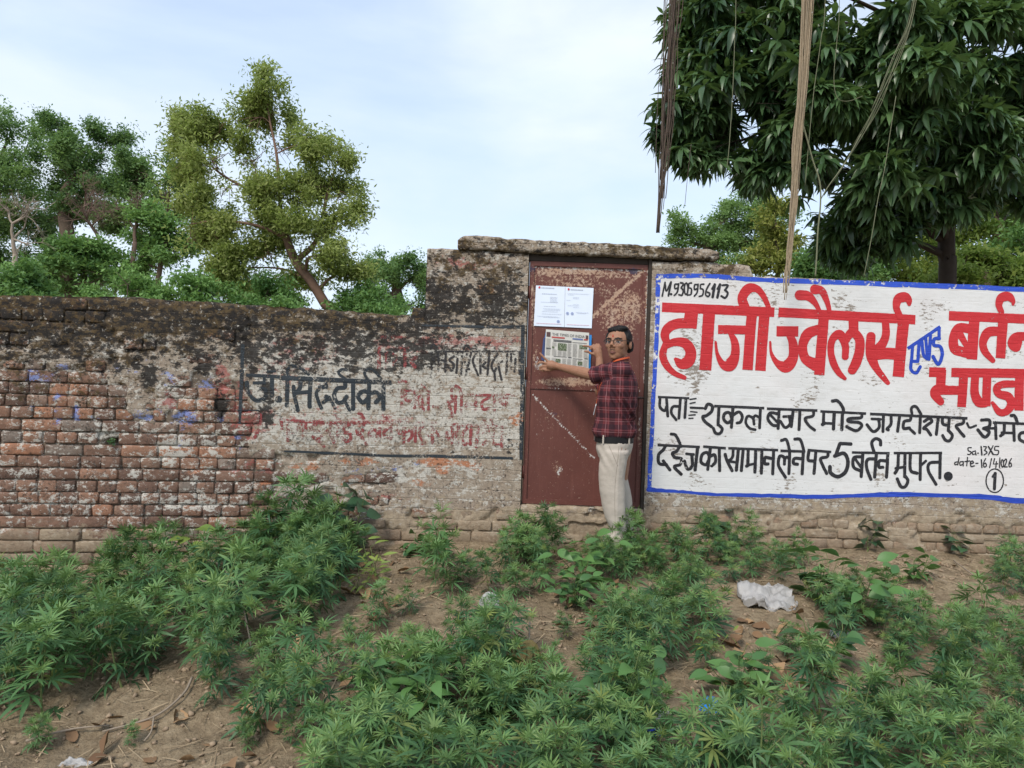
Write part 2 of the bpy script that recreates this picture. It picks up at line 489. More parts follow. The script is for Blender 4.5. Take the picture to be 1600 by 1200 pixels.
def make_wall_mat():
    t = NT('weathered_masonry')
    pos = t.pos()
    c1 = t.attr('ch1'); c2 = t.attr('ch2'); c3 = t.attr('ch3')
    s1 = t.n('SeparateColor', {0: c1.outputs['Color']}).outputs
    s2 = t.n('SeparateColor', {0: c2.outputs['Color']}).outputs
    s3 = t.n('SeparateColor', {0: c3.outputs['Color']}).outputs
    W, M, K, B = s1[0], s1[1], s1[2], c1.outputs['Alpha']
    Rr, D, P, O = s2[0], s2[1], s2[2], c2.outputs['Alpha']
    rnd, rnd2, mort = s3[0], s3[1], s3[2]
    stretch = t.scalev(pos, (0.8, 0.8, 1.25))
    def lay(mask, w, scale, sharp=7.0, amp=1.5, rough=0.72, detail=5):
        nz = t.noise(stretch, scale, detail, rough, w=w)
        x = t.m('MULTIPLY_ADD', t.m('SUBTRACT', nz, 0.5), amp * 1.6, t.m('SUBTRACT', mask, 0.5))
        return t.m('MULTIPLY_ADD', x, sharp, 0.5, clamp=True)
    n_mid = t.noise(pos, 22, 8, 0.65)
    n_fin = t.noise(pos, 140, 5, 0.6)
    n_big = t.noise(pos, 5, 5, 0.6)
    brick = t.ramp(rnd, [(0.0, (0.10, 0.062, 0.050)), (0.25, (0.18, 0.105, 0.078)), (0.55, (0.25, 0.145, 0.102)), (0.78, (0.32, 0.172, 0.112)), (0.88, (0.42, 0.195, 0.112)), (0.94, (0.24, 0.185, 0.15)), (1.0, (0.18, 0.16, 0.14))])
    brick = t.mix(t.ramp(n_mid, [(0.35, 0.0), (0.7, 0.75)]), brick, (0.12, 0.07, 0.05))
    brick = t.mix(t.ramp(n_fin, [(0.5, 0.0), (0.8, 0.35)]), brick, (0.40, 0.28, 0.20))
    mortar = t.mix(n_mid, (0.10, 0.075, 0.055), (0.24, 0.19, 0.145))
    col = t.mix(mort, brick, mortar)
    plast = t.ramp(n_mid, [(0.25, (0.20, 0.165, 0.13)), (0.5, (0.33, 0.275, 0.215)), (0.75, (0.42, 0.36, 0.29))])
    plast = t.mix(t.ramp(n_big, [(0.4, 0.0), (0.7, 0.5)]), plast, (0.24, 0.17, 0.125))
    col = t.mix(lay(P, 1.0, 9, 8, 0.9), col, plast)
    col = t.mix(t.m('MULTIPLY', lay(O, 8.0, 12, 7, 1.1), 0.9), col, t.mix(n_mid, (0.36, 0.13, 0.06), (0.48, 0.22, 0.12)))
    white = t.mix(n_fin, (0.42, 0.395, 0.345), (0.63, 0.605, 0.55))
    col = t.mix(t.m('MULTIPLY', lay(W, 2.0, 20, 9, 1.6, 0.8), 0.92), col, white)
    col = t.mix(t.m('MULTIPLY', lay(Rr, 3.0, 13, 7, 1.6, 0.8), 0.72), col, (0.34, 0.09, 0.08))
    blue = t.mix(n_mid, (0.09, 0.15, 0.48), (0.30, 0.36, 0.58))
    col = t.mix(t.m('MULTIPLY', lay(B, 4.0, 16, 8, 1.3, 0.8), 0.85), col, blue)
    moss = t.ramp(n_mid, [(0.3, (0.018, 0.014, 0.010)), (0.45, (0.045, 0.030, 0.016)), (0.56, (0.10, 0.066, 0.026)), (0.66, (0.06, 0.042, 0.024)), (0.8, (0.13, 0.115, 0.09))])
    col = t.mix(t.m('MULTIPLY', lay(M, 5.0, 10, 6, 1.4, 0.75), 0.94), col, moss)
    col = t.mix(t.m('MULTIPLY', lay(K, 6.0, 18, 7, 1.4, 0.75), 0.93), col, (0.018, 0.017, 0.017))
    spk = t.noise(pos, 52, 6, 0.78)
    spkf = t.ramp(t.m('MULTIPLY_ADD', t.m('SUBTRACT', n_big, .5), .30, spk), [(0.565, 0.0), (0.63, 0.85)])
    col = t.mix(spkf, col, (0.05, 0.042, 0.036))
    spk2 = t.noise(pos, 34, 6, 0.75, w=4.4)
    col = t.mix(t.m('MULTIPLY', t.ramp(spk2, [(0.59, 0.0), (0.65, 0.8)]), t.m('ADD', .35, t.m('MULTIPLY', M, 1.0), clamp=True)), col, (0.55, 0.52, 0.46))
    spk3 = t.noise(pos, 130, 4, 0.7)
    col = t.mix(t.m('MULTIPLY', t.ramp(spk3, [(0.56, 0.0), (0.66, 0.8)]), t.ramp(t.noise(pos, 9, 4, .6, w=7.7), [(.35, .15), (.6, 1.0)])), col, (0.075, 0.06, 0.05))
    mud = t.ramp(n_mid, [(0.3, (0.25, 0.19, 0.13)), (0.6, (0.38, 0.305, 0.215)), (0.8, (0.45, 0.37, 0.27))])
    mud = t.mix(t.m('MULTIPLY', t.m('SUBTRACT', 1.0, mort), t.m('MULTIPLY', rnd, .5)), mud, (0.20, 0.14, 0.10))
    col = t.mix(t.m('MULTIPLY', lay(D, 7.0, 14, 4, 1.5), 0.84), col, mud)
    # white oil paint of the sign panel with chips that follow the courses
    sg = c3.outputs['Alpha']
    sv = t.scalev(pos, (9, 9, 24))
    ch_big = t.noise(pos, 3.2, 3, 0.5)
    ch = t.noise(sv, 2.2, 7, 0.72)
    chip = t.m('ADD', ch, t.m('MULTIPLY', t.m('SUBTRACT', ch_big, 0.5), 0.85))
    chipf = t.ramp(chip, [(0.315, 0.0), (0.35, 1.0)])
    paintw = t.mix(t.noise(pos, 2.2, 5, 0.6), (0.60, 0.605, 0.60), (0.72, 0.72, 0.72))
    paintw = t.mix(t.ramp(t.noise(pos, 1.4, 3, 0.5, w=3.3), [(0.5, 0.0), (0.75, 0.35)]), paintw, (0.70, 0.59, 0.57))
    paintw = t.mix(t.ramp(t.noise(t.scalev(pos, (1, 1, 3)), 9, 6, 0.7), [(0.5, 0.0), (0.75, 0.45)]), paintw, (0.47, 0.45, 0.42))
    under = t.mix(n_mid, (0.16, 0.135, 0.11), (0.36, 0.32, 0.28))
    paintc = t.mix(chipf, under, paintw)
    edge = t.m('MULTIPLY_ADD', t.m('SUBTRACT', t.noise(pos, 40, 5, 0.7), 0.5), 0.6, t.m('SUBTRACT', sg, 0.5))
    sgf = t.m('MULTIPLY_ADD', edge, 14, 0.5, clamp=True)
    col = t.mix(sgf, col, paintc)
    # relief: faint courses under the plaster, grain, flakes
    xz = t.n('CombineXYZ', {0: t.n('SeparateXYZ', {0: pos}).outputs[0], 1: t.n('SeparateXYZ', {0: pos}).outputs[2]}).outputs[0]
    wob = t.n('VectorMath', {0: xz, 1: t.n('VectorMath', {0: t.n('TexNoise', {'Vector': pos, 'Scale': 8.0}).outputs['Color'], 3: 0.02}, operation='SCALE').outputs[0]}, operation='ADD').outputs[0]
    br = t.n('TexBrick', {'Vector': wob, 'Scale': 1.0, 'Mortar Size': 0.006, 'Mortar Smooth': 0.8, 'Brick Width': 0.25, 'Row Height': 0.081}, offset=0.5).outputs['Fac']
    h = t.m('MULTIPLY_ADD', n_mid, 0.55, t.m('MULTIPLY', n_fin, 0.22))
    h = t.m('SUBTRACT', h, t.m('MULTIPLY', spkf, .12))
    h = t.m('SUBTRACT', h, t.m('MULTIPLY', br, t.m('MULTIPLY', t.m('MAXIMUM', P, sg), 0.16)))
    h = t.m('ADD', h, t.m('MULTIPLY', t.m('MULTIPLY', chipf, sgf), 0.12))
    h = t.m('ADD', h, t.m('MULTIPLY', t.noise(t.scalev(pos, (1, 1, 5)), 12, 3, 0.5), t.m('MULTIPLY', sg, 0.35)))
    soft = t.m('SUBTRACT', 1.0, t.m('MULTIPLY', sgf, 0.75))
    nrm = t.n('Bump', {'Height': h, 'Distance': 0.016, 'Strength': t.m('MULTIPLY', soft, 0.9)}).outputs['Normal']
    rough = t.mix(sgf, (0.92, 0.92, 0.92), (0.62, 0.62, 0.62))
    return t.done(col, rough, nrm, spec=0.25)

MAT_WALL = make_wall_mat()

def sign_mask(px, py):
    top = np.interp(px, [1000, 1028, 1180, 1600, 2400], [429, 430, 434, 450, 480])
    bot = np.interp(px, [1000, 1013, 1100, 1190, 1280, 1330, 1440, 1560, 1600, 2400], [767, 768, 774, 777, 778, 776, 776, 778, 786, 800])
    left = np.interp(py, [430, 768], [1026, 1012])
    d = np.minimum(np.minimum(py - top, bot - py), px - left)
    return sstep(-2.5, 2.5, d)

def wall_core(name, Xs, top_fn, zbot, parent, sign=False, depth=0.26, hole=None, recess=0.018, flush=0.002):
    nz = 150
    nx = len(Xs)
    top = top_fn(Xs)
    tt = np.linspace(0, 1, nz)
    Z = zbot + (top[:, None] - zbot) * tt[None, :]
    X = np.repeat(Xs[:, None], nz, 1)
    Y0 = wall_y(X)
    px, py = proj(X, Y0, Z)
    at_ = mask_attrs(px, py, sign=(1 if sign else None))
    P = at_['ch2'][..., 2]
    off = -recess + (recess + flush) * sstep(0.40, 0.60, P)
    off = off + wall_relief(X, Z, 0.5 if sign else 1.0) + (fbm(X * 30, Z * 30, 73, 3) - .5) * 0.012 * (1 - sstep(.4, .6, P))
    if hole is not None:
        hx, hy, hw, hh = hole
        off = np.where((np.abs(px - hx) < hw) & (np.abs(py - hy) < hh), -0.12, off)
    ch3 = np.zeros(X.shape + (4,))
    ch3[..., 0] = 0.4; ch3[..., 2] = 1.0
    ch3[..., 3] = sign_mask(px, py) if sign else 0.0
    # rounded top edge
    edge = np.clip((top[:, None] - Z) / 0.03, 0, 1)
    off = off - (1 - edge) ** 2 * 0.014
    V = np.stack([X, Y0 - off, Z], -1)
    cols = [V[:, j] for j in range(nz)]
    a1 = [at_['ch1'][:, j] for j in range(nz)]; a2 = [at_['ch2'][:, j] for j in range(nz)]; a3 = [ch3[:, j] for j in range(nz)]
    # wall top and back
    for k, (dy, dz) in enumerate(((0.03, 0.004), (0.10, 0.008), (0.18, 0.006), (depth - 0.02, 0.0), (depth, -0.02), (depth, -9))):
        if dz < -1:
            zz = np.full(nx, zbot)
        else:
            zz = top + dz + (fbm(Xs * 12, np.full(nx, k * 3.1), 81, 3) - .5) * 0.016
        cols.append(np.stack([Xs, wall_y(Xs) + dy, zz], -1))
        t1 = at_['ch1'][:, -1].copy(); t1[:, 1] = np.maximum(t1[:, 1], 0.55); t1[:, 0] *= .7
        a1.append(t1); a2.append(at_['ch2'][:, -1]); q = ch3[:, -1].copy(); q[:, 3] = 0; a3.append(q)
    G = np.stack(cols, 1); A1 = np.stack(a1, 1); A2 = np.stack(a2, 1); A3 = np.stack(a3, 1)
    m = G.shape[1]
    idx = np.arange(nx * m).reshape(nx, m)
    F = np.stack([idx[:-1, :-1], idx[1:, :-1], idx[1:, 1:], idx[:-1, 1:]], -1).reshape(-1, 4)
    v = G.reshape(-1, 3); f = F
    O1, O2, O3 = A1, A2, A3
    A1 = A1.reshape(-1, 4); A2 = A2.reshape(-1, 4); A3 = A3.reshape(-1, 4)
    # end caps: front edge column to back
    for e in (0, nx - 1):
        fr = G[e, :nz]
        bk = fr.copy(); bk[:, 1] = wall_y(Xs[e]) + depth
        mid = (fr + bk) / 2
        s0 = len(v)
        v = np.concatenate([v, fr, mid, bk])
        t1 = O1[e, :nz]; t2 = O2[e, :nz]; t3 = O3[e, :nz].copy(); t3[:, 3] = 0
        A1 = np.concatenate([A1, t1, t1, t1]); A2 = np.concatenate([A2, t2, t2, t2]); A3 = np.concatenate([A3, t3, t3, t3])
        i = np.arange(nz - 1)
        for k in (0, 1):
            b0 = s0 + k * nz
            q = np.stack([b0 + i, b0 + i + 1, b0 + nz + i + 1, b0 + nz + i], -1)
            f = np.concatenate([f, q if e == 0 else q[:, ::-1]])
    me = fast_mesh(name, v, f, {'ch1': A1, 'ch2': A2, 'ch3': A3}, smooth=True)
    return mk(name, me, MAT_WALL, parent)

def top_curve(pts):
    W_ = [on_wall(*p) for p in pts]
    xs = np.array([w.x for w in W_]); zs = np.array([w.z for w in W_])
    for i in range(1, len(xs)):
        if xs[i] <= xs[i - 1]: xs[i] = xs[i - 1] + 0.002
    def fn(X):
        return np.interp(X, xs, zs) + (fbm(np.asarray(X) * 14, np.asarray(X) * 0, 91, 3) - .5) * 0.018
    return fn, xs

DOOR_X0, DOOR_X1 = 0.098, 1.075
DOOR_Z0 = on_wall(900, 792).z
DOOR_Z1 = on_wall(826, 404).z

left_top, lx = top_curve([(-420, 448), (0, 462), (200, 465), (330, 473), (470, 481), (642, 494), (645, 481), (664, 482), (666, 388), (714, 389), (716, 390), (826, 397), (840, 397)])
wall_l = empty('brick_wall', (-2.0, 5.5, -0.1), 'old weathered brick boundary wall left of the door, with faded painted lettering', 'wall')
def local(o, parent):            # keep world placement under a parent that only translates
    o.location = -parent.location
    return o
Xs = np.unique(np.concatenate([np.linspace(-5.6, -3.9, 60), np.arange(-3.9, DOOR_X0, 0.013), lx[(lx > -5.6) & (lx < DOOR_X0)], [DOOR_X0]]))
local(wall_core('wall_core', Xs, left_top, -0.75, wall_l, hole=(171, 692, 14, 5)), wall_l)
Xs = np.linspace(DOOR_X0 + 0.004, DOOR_X1 - 0.004, 76)
local(wall_core('threshold', Xs, lambda X: np.full(len(X), DOOR_Z0 - 0.004) + (fbm(X * 9, X * 0, 5, 3) - .5) * .012, -0.6, wall_l), wall_l)

right_top, rx = top_curve([(1028, 409), (1100, 409), (1122, 410), (1124, 412), (1150, 413), (1172, 416), (1178, 432), (1400, 441), (1600, 449), (2000, 465)])
wall_r = empty('sign_wall', (2.5, 5.6, 0.0), 'boundary wall right of the door, painted as a white sign with blue border', 'wall')
Xs = np.unique(np.concatenate([np.arange(DOOR_X1, 4.3, 0.014), np.linspace(4.3, 6.2, 40), rx[(rx > DOOR_X1) & (rx < 6)]]))
local(wall_core('wall_core', Xs, right_top, -0.6, wall_r, sign=True), wall_r)

# ---- bricks, one by one
def brick_verts(x0, x1, z0, z1, off, rng):
    """front faces -y; rounded worn block as rings; world space"""
    xs = np.array([x0, x0 + 0.008, (x0 + x1) / 2 + rng.uniform(-.02, .02), x1 - 0.008, x1])
    zs = np.array([z0, z0 + 0.008, z1 - 0.008, z1])
    V = []; 
    for j, z in enumerate(zs):
        for i, x in enumerate(xs):
            e = (i in (0, 4)) + (j in (0, 3))
            d = off - (0.0, 0.0035, 0.008)[e] + rng.normal(0, 0.0015)
            xx = x; zz = z
            if e == 2:
                k = rng.uniform(0.001, 0.008)
                xx += k if i == 0 else -k
                zz += k if j == 0 else -k
            xx += rng.normal(0, .002); zz += rng.normal(0, .0017)
            V.append((xx, float(wall_y(xx)) - d, zz))
    F = []
    for j in range(3):
        for i in range(4):
            a = j * 5 + i
            F.append((a, a + 1, a + 6, a + 5))
    ring = [0, 1, 2, 3, 4, 9, 14, 19, 18, 17, 16, 15, 10, 5]
    b0 = len(V)
    for r in ring:
        x, y, z = V[r]
        V.append((x, y + 0.05, z))
    k = len(ring)
    for i in range(k):
        a = ring[i]; b = ring[(i + 1) % k]
        F.append((b, a, b0 + i, b0 + (i + 1) % k))
    return np.array(V), F

def lay_bricks(parent, X0, X1, zlo, top_fn, vis_x, seed, zmax=None, limit=300, PITCH=0.0885, BL=0.262):
    rng = np.random.default_rng(seed)
    spots = []
    c = 0; z = zlo
    while z < 2.6:
        z1 = z + PITCH
        header = (c % 2 == 1) if rng.random() > 0.15 else (c % 2 == 0)
        x = X0 - rng.uniform(0, 0.24)
        jz = rng.normal(0, 0.002)
        while x < X1:
            w = (BL * .485 if header else BL) * rng.uniform(0.93, 1.05)
            if rng.random() < 0.07: w *= 0.6
            xa, xb = x, min(x + w, X1 + 0.003)
            x += w + rng.uniform(0.005, 0.013)
            if xb - xa < 0.05 or xb > X1 + .004: continue
            spots.append((xa, xb, z, z1, jz))
        z = z1; c += 1
    S = np.array(spots); xm = (S[:, 0] + S[:, 1]) / 2; zm = (S[:, 2] + S[:, 3]) / 2
    px, py = proj(xm, wall_y(xm), zm)
    P = wall_masks(px, py)[0]
    ok = (S[:, 3] < top_fn(xm) - .004) & (S[:, 3] > ground_z(xm, np.full_like(xm, 5.45)) - .06) & (P <= .56)
    if zmax is not None: ok &= S[:, 3] < zmax
    if parent is wall_l: ok &= ~((np.abs(px - 171) < 13) & (np.abs(py - 692) < 9))
    S = S[ok]; xm = xm[ok]; zm = zm[ok]
    rel = wall_relief(xm, zm, 1.0 if parent is wall_l else .5)
    order = np.argsort(xm < vis_x, kind='stable')
    one = []; far = []
    for i in order:
        xa, xb, z, z1, jz = S[i]
        V, F = brick_verts(xa, xb, z + 0.004 + jz + rng.normal(0, .001), z1 - 0.005 + jz + rng.normal(0, .0012), rng.normal(0.001, 0.0038) + rel[i], rng)
        (far if (xm[i] < vis_x or len(one) >= limit) else one).append((V, F, rng.random(), rng.random()))
    allb = one + far
    VV = np.concatenate([b_[0] for b_ in allb])
    qx, qy = proj(VV[:, 0], np.maximum(VV[:, 1], .5), VV[:, 2])
    A = mask_attrs(qx, qy)
    A['ch2'][:, 2] *= 0.55                                # a brick keeps its face a little longer than the plaster
    c3 = np.zeros((len(VV), 4)); c3[:, 0] = np.repeat([b_[2] for b_ in allb], [len(b_[0]) for b_ in allb])
    A['ch3'] = c3
    s0 = 0
    def finish(items, name, kind=None):
        nonlocal s0
        mb = MB()
        for V, F, _, _ in items: mb.add(V, F)
        me = mb.data(name); k = len(me.vertices)
        for nm, a in A.items():
            t_ = me.attributes.new(nm, 'FLOAT_COLOR', 'POINT')
            t_.data.foreach_set('color', np.ascontiguousarray(a[s0:s0 + k], np.float32).ravel())
        s0 += k
        me.polygons.foreach_set('use_smooth', np.ones(len(me.polygons), bool))
        local(mk(name, me, MAT_WALL, parent, kind=kind), parent)
    for it in one: finish([it], 'brick')
    if far: finish(far, 'brick_courses', 'stuff')
    return len(one), len(far)

print('bricks left', lay_bricks(wall_l, -5.5, DOOR_X0 - 0.006, -0.46, left_top, -3.86, 5))
print('bricks right', lay_bricks(wall_r, DOOR_X1 + 0.02, 5.2, -0.20, right_top, -9, 6, zmax=0.30, PITCH=.077, BL=.25))

# ---- lintel slab over the door
def slab(name, p_top, p_bot, y0, y1, parent, nx=110):
    t_f, tx = top_curve(p_top); b_f, bx = top_curve(p_bot)
    xs = np.linspace(tx[0], tx[-1], nx)
    prof = []
    T = t_f(xs); Bt = b_f(xs)
    rows = [(y1, 0, 1), (y1, 1, -1)]
    cols = []
    ys = wall_y(xs) - 0.0
    seq = [('b', y1), ('b', (y0 + y1) / 2), ('b', y0 + .008), ('f', 0.15), ('f', .3), ('f', .45), ('f', 0.6), ('f', .75), ('f', 0.88), ('t', y0 + 0.015), ('t', y0 + .09), ('t', (y0 + y1) / 2), ('t', y1)]
    for i, (k, v) in enumerate(seq):
        nz_ = (fbm(xs * 13, np.full(nx, i * 1.7), 33, 3) - .5) * .02
        if k == 'b': cols.append(np.stack([xs, ys + v, Bt + nz_ * .4], -1))
        elif k == 't': cols.append(np.stack([xs, ys + v, T + nz_ * .7], -1))
        else: cols.append(np.stack([xs, ys + y0 + nz_ * .8, Bt + (T - Bt) * v], -1))
    G = np.stack(cols, 1)
    m = G.shape[1]
    # pull the two ends in so that the slab ends rounded and broken
    for e, s in ((0, 1), (nx - 1, -1)):
        G[e, :, 2] += (G[e, :, 2].mean() - G[e, :, 2]) * 0.25
    idx = np.arange(nx * m).reshape(nx, m)
    F = np.stack([idx[:-1], np.roll(idx[:-1], -1, 1), np.roll(idx[1:], -1, 1), idx[1:]], -1).reshape(-1, 4)[:, ::-1]
    v = G.reshape(-1, 3)
    px, py = proj(v[:, 0], v[:, 1], v[:, 2])
    A = mask_attrs(px, py)
    A['ch2'][:, 2] = 1; A['ch1'][:, 0] = 0.36; A['ch1'][:, 2] = .36; A['ch1'][:, 1] = np.maximum(A['ch1'][:, 1], .46)
    A['ch2'][:, 1] = 0.2
    c3 = np.zeros((len(v), 4)); A['ch3'] = c3
    me = fast_mesh(name, v, F, A, smooth=True)
    bm = bmesh.new(); bm.from_mesh(me)
    bm.verts.ensure_lookup_table()
    for e in (0, nx - 1):
        try: bm.faces.new([bm.verts[i] for i in (idx[e] if e else idx[e][::-1])])
        except ValueError: pass
    bmesh.ops.recalc_face_normals(bm, faces=bm.faces)
    bm.to_mesh(me); bm.free()
    return mk(name, me, MAT_WALL, parent)

lintel = slab('lintel_slab', [(716, 373), (728, 369), (746, 369), (790, 374), (860, 377), (960, 381), (1030, 386), (1100, 390), (1122, 393)],
              [(716, 390), (728, 390), (820, 395), (960, 400), (1020, 404), (1100, 406), (1122, 407)], -0.035, 0.27, None)
lintel['label'] = 'mossy concrete lintel slab laid across the top of the door opening'
lintel['category'] = 'lintel'

# ------------------------------------------------------------------ ground
def make_ground():
    xs = np.unique(np.concatenate([[-400, -200, -100, -50, -25, -14, -9, -7, -6], np.arange(-5.2, 6.2, 0.035), [7, 8, 10, 14, 25, 50, 100, 200, 400]]))
    ys = np.unique(np.concatenate([[-400, -200, -80, -30, -10, -4, -1, 0, .6, 1.0], np.arange(1.3, 5.75, 0.03), [5.9, 6.2, 6.6, 7, 8, 10, 13, 18, 25, 40, 80, 160, 400]]))
    X, Y = np.meshgrid(xs, ys, indexing='ij')
    Z = ground_z(X, Y)
    fine = (np.abs(X) < 5.2) & (Y > 1.2) & (Y < 5.75)
    Z = Z + np.where(fine, (fbm(X * 22, Y * 22, 31, 3, .6) - .5) * 0.028, 0)
    V = np.stack([X, Y, Z], -1).reshape(-1, 3)
    idx = np.arange(len(xs) * len(ys)).reshape(len(xs), len(ys))
    F = np.stack([idx[:-1, :-1], idx[1:, :-1], idx[1:, 1:], idx[:-1, 1:]], -1).reshape(-1, 4)
    t = NT('dry_earth')
    p = t.pos()
    n1 = t.noise(p, 2.2, 6, 0.6); n2 = t.noise(p, 18, 9, 0.68); n3 = t.noise(p, 110, 6, 0.7)
    v1 = t.n('TexVoronoi', {'Vector': p, 'Scale': 55.0, 'Randomness': 1.0}).outputs['Distance']
    c = t.ramp(n2, [(0.25, (0.115, 0.085, 0.055)), (0.45, (0.24, 0.184, 0.118)), (0.62, (0.345, 0.272, 0.18)), (0.8, (0.44, 0.355, 0.25))])
    c = t.mix(t.ramp(n1, [(0.42, 0.0), (0.65, 0.6)]), c, (0.155, 0.115, 0.074))
    c = t.mix(t.ramp(n3, [(0.55, 0.0), (0.75, 0.5)]), c, (0.42, 0.34, 0.25))
    c = t.mix(t.ramp(n3, [(0.25, 0.6), (0.4, 0.0)]), c, (0.07, 0.05, 0.035))
    h = t.m('ADD', t.m('MULTIPLY', n2, 0.7), t.m('ADD', t.m('MULTIPLY', n3, 0.35), t.m('MULTIPLY', v1, 0.25)))
    m = t.done(c, 0.95, t.bump(h, 0.03, 0.9), spec=0.15)
    mk('ground', fast_mesh('ground', V, F, smooth=True), m, kind='structure')
make_ground()
# ------------------------------------------------------------------ painted lettering
def paint_mat(name, col, wear, scale=55, var=0.25, rough=0.6, big=0.5):
    """old brush paint on masonry: wear 0 = sound, 0.6 = mostly flaked away"""
    t = NT(name)
    p = t.pos()
    nz = t.noise(p, scale, 6, 0.75); nb = t.noise(p, 7, 4, 0.6)
    x = t.m('MULTIPLY_ADD', t.m('SUBTRACT', nb, 0.5), big, nz)
    a = t.ramp(x, [(max(0.0, wear - 0.03), 0.0), (wear + 0.05, 1.0)])
    c = t.mix(t.noise(t.scalev(p, (1, 1, 3)), 26, 5, 0.6), tuple(k * (1 - var) for k in col), tuple(min(1, k * (1 + var)) for k in col))
    h = t.m('ADD', t.m('MULTIPLY', t.noise(t.scalev(p, (1, 1, 5)), 12, 3, 0.5), 0.35), t.m('MULTIPLY', nz, 0.3))
    xyz = t.n('SeparateXYZ', {0: p}).outputs
    xz = t.n('CombineXYZ', {0: xyz[0], 1: xyz[2]}).outputs[0]
    wob = t.n('VectorMath', {0: xz, 1: t.n('VectorMath', {0: t.n('TexNoise', {'Vector': p, 'Scale': 8.0}).outputs['Color'], 3: 0.02}, operation='SCALE').outputs[0]}, operation='ADD').outputs[0]
    br = t.n('TexBrick', {'Vector': wob, 'Scale': 1.0, 'Mortar Size': 0.006, 'Mortar Smooth': 0.8, 'Brick Width': 0.25, 'Row Height': 0.081}, offset=0.5).outputs['Fac']
    h = t.m('SUBTRACT', h, t.m('MULTIPLY', br, .16))
    c = t.mix(t.m('MULTIPLY', t.ramp(t.noise(t.scalev(p, (1, 1, 6)), 9, 6, .7), [(.5, 0.0), (.75, .5)]), 1.0), c, tuple(min(1, k * 1.35 + .03) for k in col))
    return t.done(c, rough, t.bump(h, 0.016, 0.5), spec=0.3, alpha=a)

PM_RED = paint_mat('red_sign_paint', (0.50, 0.026, 0.032), 0.305, var=0.12, rough=0.5)
PM_BLACK = paint_mat('black_sign_paint', (0.022, 0.022, 0.026), 0.32, var=0.3)
PM_BLUE = paint_mat('blue_sign_paint', (0.02, 0.06, 0.42), 0.27, var=0.15)
PM_BORDER = paint_mat('blue_border_paint', (0.03, 0.085, 0.52), 0.40, scale=38, big=0.9)
PM_OLDGREY = paint_mat('faded_slate_paint', (0.026, 0.034, 0.042), 0.415, scale=75, big=0.6)
PM_OLDRED = paint_mat('faded_maroon_paint', (0.25, 0.055, 0.055), 0.51, scale=75, big=0.6)
PM_OLDBLACK = paint_mat('faded_black_paint', (0.03, 0.028, 0.03), 0.455, scale=75, big=0.6)

def catmull(pts, n=7):
    P = np.array(pts, float)
    if len(P) < 3: return P
    Q = np.vstack([2 * P[0] - P[1], P, 2 * P[-1] - P[-2]])
    out = []
    for i in range(1, len(Q) - 2):
        p0, p1, p2, p3 = Q[i - 1], Q[i], Q[i + 1], Q[i + 2]
        for k in range(n):
            t = k / n
            out.append(0.5 * ((2 * p1) + (-p0 + p2) * t + (2 * p0 - 5 * p1 + 4 * p2 - p3) * t * t + (-p0 + 3 * p1 - 3 * p2 + p3) * t ** 3))
    out.append(P[-1])
    return np.array(out)

